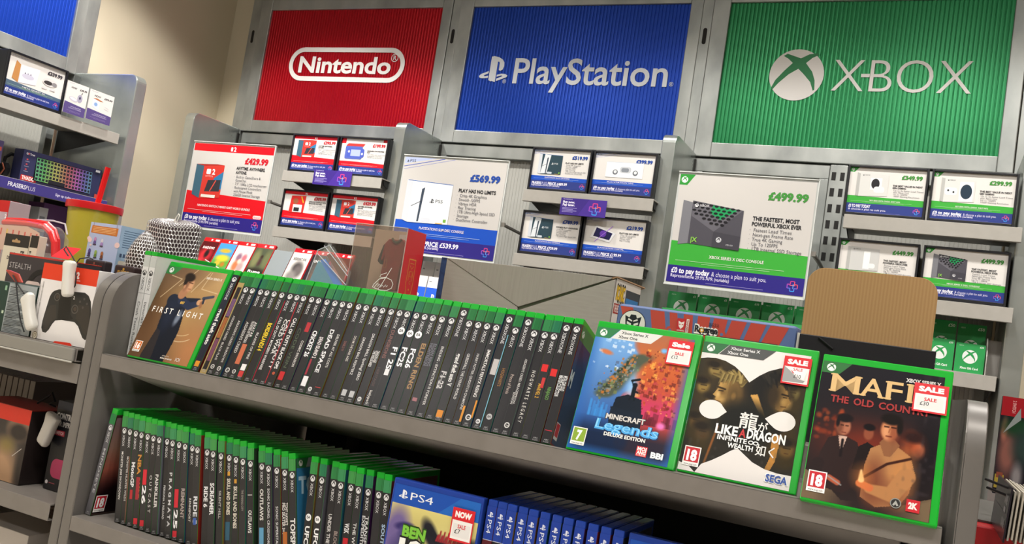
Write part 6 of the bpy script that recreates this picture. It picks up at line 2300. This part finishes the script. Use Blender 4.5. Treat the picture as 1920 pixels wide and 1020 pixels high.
def picture(w, h, base, blobs, seed=1, n=36):
    P = Paint(w, h, n, int(n * h / w), base)
    for b in blobs:
        P.blob(*b[:4], b[4], .4, *(b[5:] or ()))
    return P.P


SW_W, SW_H, SW_T = 85, 168, 11
games = [
 (.175, 'a81a20', 'dark red cover, leftmost of the handheld game cases', '5a1a1e', [(40, 90, 30, 30, 'c83038'), (45, 95, 10, 18, '2a2020'), (20, 60, 18, 14, 'd04048')], ['SHADOWS'], 'cc1820'),
 (.262, 'c8a030', 'bright island picture cover, second of the handheld game cases', '4a98d8', [(42, 60, 60, 30, '60a040'), (42, 84, 30, 14, 'e8c83a'), (30, 62, 12, 12, 'd8b040'), (56, 58, 10, 10, 'b87830'), (40, 116, 26, 9, 'd8a838')], [], 'cc1820'),
 (.349, 'd8c8c0', 'pale cover with pastel figures, third of the handheld game cases', 'e2d8d4', [(30, 96, 12, 18, '8a6a80'), (56, 96, 11, 16, 'c0707a'), (30, 60, 14, 24, 'c87850'), (54, 56, 14, 22, 'b89a98'), (40, 80, 8, 10, 'e8c8b8')], [], 'cc1820'),
 (.437, '40463a', 'dark olive cover with one small figure, fourth of the handheld game cases', '4e5440', [(44, 110, 7, 8, '3a2c24'), (42, 88, 10, 16, '4a3434'), (20, 100, 16, 40, '7a7c54'), (70, 100, 16, 40, '6a6e4c'), (42, 40, 50, 20, '2a2420')], ['Rune', 'Fantasy Farm'], 'cc1820'),
 (.6125, 'd8d4cc', 'pale grey cover with dark smoke, left of the clear packet', 'd8d2ca', [(44, 84, 22, 26, '4a4644'), (52, 70, 18, 26, '6a6260'), (30, 50, 20, 20, '8a8480')], ['RESIDENT EVIL'], 'b81820'),
 (.70, '30282a', 'dark cover partly behind the clear packet', '2c2628', [(44, 60, 26, 30, '5a3a2a'), (40, 90, 18, 18, '443838')], ['KNIGHT'], 'b81820'),
 (.79, '6a3a30', 'brown cover behind the clear packet, next to the boxed shirt', '5c3a30', [(40, 90, 26, 40, '8a5a40')], [], 'b81820'),
]
for (x, edge, lab, base, blobs, words, top) in games:
    t = thing('handheld_game_case', 'red-topped ' + lab, 'game case', (x, -.41, 1.394), (-.42, 0, 0), 'red topped handheld game cases')
    obj('case', MB().box(0, SW_W / 1000, 0, SW_T / 1000, 0, SW_H / 1000), pm('c02428', .25, spec=.5), t, bevel=.0012)
    A = Art()
    A.paint = (picture(SW_W - 4, SW_H - 20, base, blobs), (2, 2, SW_W - 4, SW_H - 20))
    A.rect(2, SW_H - 18, SW_W - 4, 16, top)
    A.rrect(SW_W * .42, SW_H - 14, 8, 8, 2, 'f0d8d8')
    A.rect(SW_W * .68, SW_H - 14, 20, 8, 'f0e4e2')
    for k, wd in enumerate(words):
        A.text(wd, SW_W / 2, (118 if base != '4e5440' else 44) - 17 * k, 10, 'f0eae8' if base != 'd8d2ca' else '3a3436', w=58, bold=.03, align='C')
    A.build('cover_insert', t, (0, -.0004, 0), rough=.3)
t = thing('empty_game_case', 'clear empty game case between the olive and the smoky covers', 'game case', (.525, -.41, 1.394), (-.42, 0, 0))
obj('case', MB().box(0, .085, 0, .011, 0, .15), pm('8f9698', .15, spec=.6), t, bevel=.0012)


def gift_card(M, x, y, z, w, h, label, art, group, tray=None, rx=-.12):
    t = wthing(M, 'gift_card', label, 'gift card', (x, y, z), group, rx)
    m = MB().box(0, w, 0, .006, 0, h)
    obj('card', m, pm('d8d8d4', .4), t, bevel=.0006)
    A = Art()
    art(A, w * 1000, h * 1000)
    A.build('print', t, (0, -.0004, 0), rough=.35)
    return t


def xcard(amount, words=True):
    def f(A, W, H):
        A.rect(0, 0, W, H, '2f9a52')
        A.text('XBOX', W * .1, H * .9, H * .03, 'd8f0dc', w=W * .16)
        A.text('£' + amount, W * .94, H * .885, H * .055, 'e4f4e6', align='R', bold=.03)
        sphere_logo(A, W * .5, H * .55, W * .26, 'e8ece8', '2f9a52')
        if words:
            A.text('Xbox Gift Card', W * .5, H * .12, H * .07, 'f0f4f0', w=W * .62, align='C', bold=.03)
    return f


p0, p5 = at(1253, 545, Y=-.2), at(1559, 569, Y=-.2)
pitch = (p5.x - p0.x) / 5
for k in range(6):
    amt = ['1', '5', '10', '12', '15', '20'][k]
    gift_card(BACK, p0.x + pitch * k, -.2, 1.4605, pitch * .94, p0.z - 1.4585, '%s of the six green gift cards in a row below the large green price sign' % ordinal(k + 1), xcard(amt), 'green gift cards on the wall')
t = wthing(BACK, 'card_tray', 'bright green tray holding the row of six gift cards', 'tray', (p0.x - .008, -.215, 1.457))
obj('tray_front', MB().box(0, pitch * 6 + .03, 0, .003, 0, .055), pm('52c870', .35), t, bevel=.001)
obj('tray_back', MB().box(0, pitch * 6 + .03, .05, .053, 0, .105), pm('58c874', .35), t, bevel=.001)
obj('tray_base', MB().box(0, pitch * 6 + .03, .003, .05, 0, .002), pm('58c874', .35), t)

g0, g1 = at(1794, 641, Y=-.30), at(1849, 648, Y=-.30)
gb = at(1792, 695, Y=-.30)
gw = g1.x - g0.x
zs = 1.438
gift_card(BACK, g0.x, -.30, zs, gw, g0.z - zs, 'bright green gift card in front at the right, below the small 499.99 display', xcard('50'), 'green gift cards on the wall', rx=-.04)
gift_card(BACK, g0.x - gw - .004, -.30, zs, gw, g0.z - zs + .004, 'bright green gift card in front, beside the brown cardboard', xcard('50'), 'green gift cards on the wall', rx=-.04)
h0, h1 = at(1798, 605, Y=-.22), at(1851, 612, Y=-.22)
gift_card(BACK, h0.x, -.22, zs, h1.x - h0.x, h0.z - zs, 'shaded green gift card behind, at the right end of its shelf', xcard('50', 0), 'green gift cards on the wall', rx=-.02)
gift_card(BACK, h0.x - (h1.x - h0.x) - .004, -.22, zs, h1.x - h0.x, h0.z - zs + .003, 'shaded green gift card behind, beside the brown cardboard', xcard('50', 0), 'green gift cards on the wall', rx=-.02)
t = wthing(BACK, 'tray_end', 'grey end of the gift card tray right of the bright green cards', 'tray', (g1.x + .003, -.31, zs))
obj('end_plate', MB().prism([(0, 0), (.13, 0), (.13, .1), (.05, .1), (0, .05)], 'x', 0, .002), pm('bdb8b2', .4), t)
obj('end_wall', MB().box(.002, .04, .11, .113, 0, .1), pm('c8c4be', .4), t)


def pscard(A, W, H):
    A.rect(0, 0, W, H, '2a62d8')
    A.rect(0, H * .64, W, H * .36, 'e4e0de')
    A.rect(W * .1, H * .82, W * .16, H * .03, '8a8a90')
    ps_logo(A, W * .26, H * .24, W * .44, 'f0f4fa')
    A.text('PlayStation', W * .5, H * .08, H * .1, 'f0f4fa', w=W * .56, align='C', bold=.03)
    A.rect(0, 0, W, H * .04, 'e8e0dc')


q0, q1 = at(801.5, 517, Y=-.33), at(829, 521, Y=-.33)
gift_card(BACK, q0.x, -.33, 1.402, q1.x - q0.x, q0.z - 1.402, 'blue and white gift card in front, between the boxed shirt and the white carton', pscard, 'blue and white gift cards')
gift_card(BACK, q0.x - (q1.x - q0.x) - .004, -.33, 1.402, q1.x - q0.x, q0.z - 1.402, 'blue and white gift card in front, mostly behind the boxed shirt', pscard, 'blue and white gift cards')
r0, r1 = at(814, 490, Y=-.22), at(833, 494, Y=-.22)
gift_card(BACK, r0.x, -.22, 1.402, .052, r0.z - 1.402, 'blue and white gift card behind, touching the white carton edge', pscard, 'blue and white gift cards')
gift_card(BACK, r0.x - .056, -.22, 1.402, .052, r0.z - 1.402, 'blue and white gift card behind, right above the front one', pscard, 'blue and white gift cards')

# ------------------------------------------------------------------ left wall bay
wall_shelf(LEFT, .0, .884, 1.835, 'pale shelf on the left wall carrying the headset price display', yf=-.318, lip=.037, group='shelves of the left wall bay')
sh = wall_shelf(LEFT, .0, .884, 1.597, 'shelf on the left wall with a navy lip, carrying the keyboard box', yf=-.318, lip=.037, group='shelves of the left wall bay')
A = Art()
A.rect(0, 0, 884, 35, '443c84')
A.text('FRASERS', 510, 10, 13, 'eeecf6', w=62, bold=.02)
A.text('PLUS', 573, 10, 13, 'eeecf6', w=32, bold=-.01)
A.text('Sign up today or visit game.co.uk', 680, 12, 8, 'dcd8f0', w=150, bold=.02)
A.build('lip_strip', sh, (0, -.319, -.036), rough=.4)
wall_shelf(LEFT, .0, .884, 1.385, 'dark shelf on the left wall carrying mice, behind the yellow cup', yf=-.318, lip=.037, mat=SHELF, group='shelves of the left wall bay')


def lp(px, py, X):
    q = at(px, py, X=X)
    return q.y + 1.656, -(q.x + .2), q.z


display(LEFT, lp(21, 93, .1)[0], 1.8355, 'quest', '£339.99', 'quest', [], [], 'META QUEST 3S', PAY, 'price display marked 339.99 picturing a white headset, upper left of the photo')
for (tl, tr, br, kind, price, lab) in (((128, 150), (167, 164), (165, 232), 'headset', '£49.99', 'small white and purple price card marked 49.99 on the left wall shelf'),
                                       ((170, 166), (214, 185), (216, 247), 'box', '£99.99', 'small white and purple price card marked 99.99, next to the left divider panel')):
    a0, y_, z1 = lp(*tl, .125)
    a1, _, _ = lp(*tr, .125)
    _, _, z0 = lp(*br, .125)
    w, h = (a1 - a0), z1 - z0 - .012
    t = wthing(LEFT, 'price_card', lab, 'price card', (a0, -.326, z1 - h), 'small price cards on the left wall shelf')
    obj('card', MB().box(0, w, 0, .003, 0, h), pm('e4e0e0', .4), t)
    A = Art()
    poster(A, w * 1000, h * 1000, 'now', price, kind, [], [], '', PAY, (.16, .38, .7, .38))
    A.build('print', t, (0, -.0004, 0))

XK = .06
k0, k1 = lp(46, 279, XK), lp(192, 316, XK)
t = wthing(LEFT, 'keyboard_box', 'dark blue box picturing a rainbow-lit keyboard on the left wall shelf', 'box', (k0[0], -(XK + .2), 1.598))
w, h = k1[0] - k0[0], k0[2] - 1.598
obj('box', MB().box(0, w, 0, .045, 0, h), pm('2a2c4c', .4), t, bevel=.0012)
A = Art()
W, H = w * 1000, h * 1000
A.rect(0, 0, W, H, '34375c')
A.text('GXT', 10, H - 15, 6, 'f0f0f4', w=12, bold=.03)
A.text('Trust', 23, H - 15, 6, 'f0f0f4', w=18, bold=.03)
A.ell(19, H - 12, 2.4, 3, 'd83a3a')
for k in range(3):
    A.rect(14, H - 33 - k * 16, 6, 5, 'b84a50')
    A.rect(10, H - 38 - k * 16, 16, 1.6, '9a9ab0')
A.rect(4, 6, 56, 17, 'c83434')
A.text('THADO', 8, 9, 11, 'f4e8e8', w=46, bold=.05)
x0_, x1_, z0_, z1_ = 48, W - 36, 12, H - 14
A.rrect(x0_, z0_, x1_ - x0_, z1_ - z0_, 2, '1c1d26')
import colorsys
for r in range(6):
    nk = 17
    for k in range(nk):
        if r == 5 and 3 < k < 9:
            continue
        u = k / (nk - 1)
        hue = (.40 - .42 * min(1, u / .62)) if u < .62 else (1 - .02 - (u - .62) / .38 * .42)
        c_ = colorsys.hsv_to_rgb(hue % 1, .45, .82)
        hx_ = ''.join('%02x' % int(v * 255) for v in (round(c_[0] * 15) / 15, round(c_[1] * 15) / 15, round(c_[2] * 15) / 15))
        kw_, kh_ = (x1_ - x0_ - 4) / nk, (z1_ - z0_ - 4) / 6
        kx, kz = x0_ + 2 + k * kw_, z0_ + 2 + (5 - r) * kh_
        A.rect(kx + .4, kz + .5, kw_ - .8, kh_ - 1, hx_)
        A.rect(kx + 1.9, kz + 2.2, kw_ - 3.6, kh_ - 4.0, '23242e')
A.rect(x0_ + 2 + 4 * kw_, z0_ + 3, 5 * kw_, kh_ - 2, '24252e')
A.rect(W - 30, H - 12, 18, 8, 'd8d8dc')
A.rect(W - 18, 4, 12, 14, 'c84a40')
A.build('front_print', t, (0, -.0004, 0), rough=.4)
# neighbours of the keyboard box
a0 = lp(8, 265, .05)
t = wthing(LEFT, 'peripheral_box', 'dark purple box at the left edge of the photo, above the navy lip', 'box', (a0[0] - .14, -.25, 1.598))
obj('box', MB().box(0, .14, 0, .06, 0, a0[2] - 1.598), pm('4a3f66', .4), t, bevel=.0012)
A = Art()
A.rect(0, 0, 140, (a0[2] - 1.598) * 1000, '544a74')
A.rect(118, 80, 18, 12, 'c85a50')
A.build('front_print', t, (0, -.0004, 0))
a0, a1 = lp(10, 330, 0.02), lp(33, 312, 0.02)
t = wthing(LEFT, 'headphones', 'black headphones with copper accents left of the keyboard box', 'headphones', (a0[0], -.2, 1.598))
m = MB().tube([(0, 0, .04), (.002, 0, .07), (.02, 0, .085), (.05, 0, .085), (.066, 0, .07), (.068, 0, .04)], .006, 10)
obj('headband', m, BLACK, t)
for x in (0, .068):
    e_ = obj('ear_cup', MB().tube([(x - .012, 0, .03), (x - .008, 0, .03), (x + .008, 0, .03), (x + .012, 0, .03)], [.018, .026, .026, .018], 16), BLACK, t)
    obj('accent', MB().tube([(x - .013, -.012, .012), (x - .012, -.024, .03), (x - .013, -.012, .048)], .0025, 6), pm('b86a50', .3, .5), e_)

# things on the shelf behind the cup
def lbox(name, label, cat, px0, py0, px1, py1, X, z, col, dep=.05, art=None, group=None):
    a0, a1 = lp(px0, py0, X), lp(px1, py1, X)
    t = wthing(LEFT, name, label, cat, (a0[0], -(X + .2), z), group)
    w, h = a1[0] - a0[0], a0[2] - z
    obj('box', MB().box(0, w, 0, dep, 0, h), pm(col, .4), t, bevel=.001)
    if art:
        A = Art()
        art(A, w * 1000, h * 1000)
        A.build('front_print', t, (0, -.0004, 0))
    return t


lbox('peripheral_box', 'red and white box behind the zipped pouch on the left wall', 'box', 22, 376, 36, 380, .02, 1.386, 'c8b0a8', art=lambda A, W, H: A.rect(0, 0, W, H, 'd0c0b8').rect(0, H * .7, W, H * .3, 'b02c2c').rect(W * .2, H * .2, W * .6, H * .3, 'a06050'))
lbox('peripheral_box', 'white and blue small box in front of the purple box on the left wall', 'box', 75, 388, 91, 392, .04, 1.386, 'c4ccd4', art=lambda A, W, H: A.rect(0, 0, W, H, 'ccd0d4').rect(0, 0, W, H * .45, '5a86b0').rect(W * .15, H * .7, W * .6, H * .1, '808890'))
lbox('peripheral_box', 'purple glossy box behind the yellow cup on the left wall', 'box', 84, 380, 150, 394, -.02, 1.386, '6a3f78', dep=.08, art=lambda A, W, H: A.rect(0, 0, W, H, '6e4480').rect(W * .1, H * .5, W * .5, H * .12, '8a5a98'))
for (px, py, X, col, lab) in ((53, 412, .05, 'c4c4c8', 'white computer mouse on the dark shelf left of the cup'), (103, 414, .06, '2a282c', 'black computer mouse on the dark shelf beside the cup')):
    a0 = lp(px, py, X)
    t = wthing(LEFT, 'computer_mouse', lab, 'mouse', (a0[0], -(X + .2), 1.386), 'computer mice')
    vs, fs, n, r = [], [], 20, 8
    for j in range(r + 1):
        for i in range(n):
            a = 2 * PI * i / n
            q = j / r
            vs.append((.045 * math.cos(a) * math.cos(q * PI / 2) ** .7, .03 * math.sin(a) * math.cos(q * PI / 2) ** .7, .034 * math.sin(q * PI / 2) * (1 - .25 * math.cos(a))))
    for j in range(r):
        for i in range(n):
            fs.append((j * n + i, j * n + (i + 1) % n, (j + 1) * n + (i + 1) % n, (j + 1) * n + i))
    obj('shell', MB().add(vs, fs), pm(col, .3), t, smooth=True)
    obj('wheel', MB().tube([(-.028, -.003, .028), (-.028, .003, .028)], .006, 12), pm('101012', .4), t)

# ------------------------------------------------------------------ left gondola section, lower shelves
LZ = .975
b1 = at(61, 771, Y=-1.925)
bb = at(32, 919, Y=-1.925)
xr = (b1.x + bb.x) / 2
t = thing('controller_box', 'black box with a red top band picturing a controller, on the lower left shelf', 'box', (xr - .15, -1.925, LZ), group='boxes on the lower left shelf')
h = b1.z - LZ
obj('box', MB().box(0, .15, 0, .085, 0, h), pm('241d1c', .4), t, bevel=.001)
obj('red_top', MB().box(.0, .1503, 0, .085, h - .0005, h + .0008), pm('8a1f18', .4), t)
A = Art()
H = h * 1000
P = Paint(150, H, 50, 60, '3a3430')
P.blob(150, H * .5, 60, 70, '4a4440', .6).blob(95, 0, 46, 60, 'b08c6c', .35).blob(128, H * .72, 26, 18, 'a8856a', .4).blob(128, H * .68, 24, 15, '38322e', .3).blob(150, 30, 16, 46, '3a332f', .4)
P.blob(104, H * .48, 18, 12, '8a7a40', .6, a=.6)
A.paint = (P.P, (0, 0, 150, H))
A.rect(0, H * .8, 150, H * .2, 'c02c1c')
A.line([(122, H * .35), (142, H * .48)], 1.2, 'b8b0a8')
A.build('front_print', t, (0, -.0005, 0))
c0 = at(111.5, 750, Y=-1.90)
t = thing('accessory_box', 'black box with white capitals at its top right, beside the red-banded box', 'box', (c0.x, -1.90, LZ), group='boxes on the lower left shelf')
w, h = 1.513 - c0.x, c0.z - LZ
obj('box', MB().box(0, w, 0, .10, 0, h), pm('141318', .4), t, bevel=.001)
A = Art()
W, H = w * 1000, h * 1000
A.rect(0, 0, W, H, '17161b')
A.rect(0, H - 14, W, 14, '1c2030')
A.text('CONTROL', 2, H - 30, 9.5, 'c8c4c0', w=46, bold=.04)
A.text('FOR IMPROVED', 2, H - 42, 8, 'b8b4b0', w=56, bold=.03)
A.rect(2, H - 58, 26, 9, '9c2c3c')
A.text('SWITCH', 5, H - 56, 5, 'e0c8c8', w=20, bold=.03)
A.rrect(10, H - 128, 40, 32, 12, 'a83058')
A.ell(6, 12, 3.2, 3.2, 'c8c0c0').rect(12, 11, 14, 1.4, '8a4048')
A.build('front_print', t, (0, -.0005, 0))
t = security_tag([(103, 776), (101, 780), (97, 792), (91, 806), (84, 822), (80, 830), (78, 833)], -1.915, 'grey-white alarm tag against the black box on the lower left shelf', .012, 'a8a29a')
p = at(0, 703, Y=-1.66)
t = thing('clear_cases', 'stack of empty clear cases behind the red-banded box', 'clear cases', (at(70, 715, Y=-1.66).x - .2, -1.66, LZ))
hz = at(40, 709, Y=-1.66).z - LZ
for k in range(11):
    obj('clear_case', MB().box(k * .018, k * .018 + .016, 0, .12, 0, hz), pm('7a6c66', .25, spec=.5), t, bevel=.001)
t = thing('sprung_clip', 'small black wire clip on top of the red-banded box', 'clip', (at(85, 758, Y=-1.87).x, -1.87, LZ + (b1.z - LZ) + .001))
obj('wire', MB().tube([(-.02, 0, .002), (0, .004, .018), (.012, 0, .026), (.016, .006, .012), (.0, .008, .004), (.014, .01, .002)], .0018, 6), BLACK, t)
# box on the lowest shelf
z2 = at(40, 1000, Y=-1.93).z
t = thing('white_carton', 'white carton with thin black lines on the lowest left shelf', 'carton', (1.30, -1.93, .741))
w = at(83, 1004, Y=-1.90).x - 1.30
obj('box', MB().box(0, w, 0, .12, 0, z2 - .741), pm('b4aca4', .5), t, bevel=.001)
A = Art()
W = w * 1000
A.rect(W * .1, 66, W * .85, 1.2, '50484a').rect(W * .3, 96, W * .5, 1, '706868').ell(W * .85, 112, 7, 5, '605858').ell(W * .85, 112, 6, 4, 'b8b0a8')
A.build('top_print', t, (0, -.0005, 0))
t = thing('cable_bundle', 'brown cable bundle lying on the white carton at the lower left', 'cables', (1.36, -1.86, z2 + .008))
m = MB()
for k in range(5):
    m.tube([(.04 + .035 * math.cos(a * .5 + k), .03 + .02 * math.sin(a * .5 + k), .004 * k + .003 * math.sin(a)) for a in range(13)], .003, 6)
obj('cable', m, pm('4a382c', .5), t)

# ------------------------------------------------------------------ right edge of the photo
YR = -1.15
r0 = at(1881, 742, Y=YR)
t = thing('hanging_game', 'hanging pack with a red top band at the right edge of the photo', 'pack', (r0.x, YR, at(1866, 925, Y=YR).z))
h = r0.z - t.location.z
obj('pack', MB().box(0, .13, 0, .02, 0, h), pm('1c1a20', .35), t, bevel=.001)
A = Art()
H = h * 1000
P = Paint(130, H, 60, 60, '1e1c24')
P.blob(16, H * .42, 14, 40, '8a5a50', .5).blob(8, H * .66, 5, 20, 'a86a58', .4).blob(30, H * .7, 26, 16, '1e4028', .5).blob(44, H * .5, 20, 30, '30403c', .5).blob(34, H * .2, 8, 22, '8a8484', .5)
A.paint = (P.P, (0, 0, 130, H))
A.rect(0, H - 34, 130, 34, 'a01c26')
A.text('2 SWITCH', 17, H - 6, 5, 'd8a0a0', w=22, down=True, bold=.03)
A.rect(1, H * .06, 14, 24, 'a8923a')
A.rect(3, H * .06 + 18, 10, 10, '8a4a38')
A.poly([(6, H * .62), (30, H * .9), (32, H * .78)], '8a9290')
A.build('front_print', t, (0, -.0005, 0), rough=.25)
YG = -1.5
g0, g1 = at(1893, 915, Y=YG), at(1880, 1012, Y=YG)
t = thing('bag_bundle', 'bundle of carrier bags with a black printed outer bag, hanging at the lower right corner', 'bags', (g0.x, YG, g1.z), (0, .05, 0))
h = g0.z - g1.z
for k in range(26):
    x = .0035 + k * .0052
    obj('bag', MB().box(x, x + .0024, .0015 * math.sin(k * 1.7), .24, .003 * math.sin(k * 2.3), h - .004 + .002 * math.sin(k)), pm('b4ac9c' if k % 3 else '9a9488', .5), t)
obj('black_bag', MB().box(-.0012, .0012, .0, .25, -.004, h + .001), pm('231f26', .3), t)
A = Art()
hh = h * 1000
for z in (hh - 26, 14):
    A.text('GAME', -70, z, 12, 'b8b4b4', w=52, bold=.05)
A.rect(-62, hh - 40, 30, 9, 'b8b4b4')
A.text('OF YEARS', -64, hh - 56, 7, 'a8a4a4', w=40, bold=.03)
A.rect(-240, hh * .46, 236, 1.0, '706c72')
A.build('print', t, (-.0016, .0, 0), (0, 0, -PI / 2))
rod = MB()
for dz, dx in ((0, 0), (-.012, .004)):
    a, b = at(1843, 899, Y=YG + .1) - t.location, at(1886, 913, Y=YG + .02) - t.location
    rod.tube([a + Vector((dx, -.002, dz)), b + Vector((dx + .03, -.004, dz - .006))], .0022, 8)
obj('hook', rod, pm('3a3638', .3, .6), t)
YB = -1.3
a0 = at(1832, 984, Y=YB)
t = thing('red_base', 'red plinth at the lower right corner behind the gondola end', 'plinth', (a0.x - .03, YB, 0))
obj('plinth', MB().box(0, .5, 0, .4, 0, a0.z), pm('b01820', .4), t, bevel=.003)
obj('shelf_plate', MB().box(-.02, .5, .05, .45, a0.z + .0005, a0.z + .004), pm('55524f', .5), t)
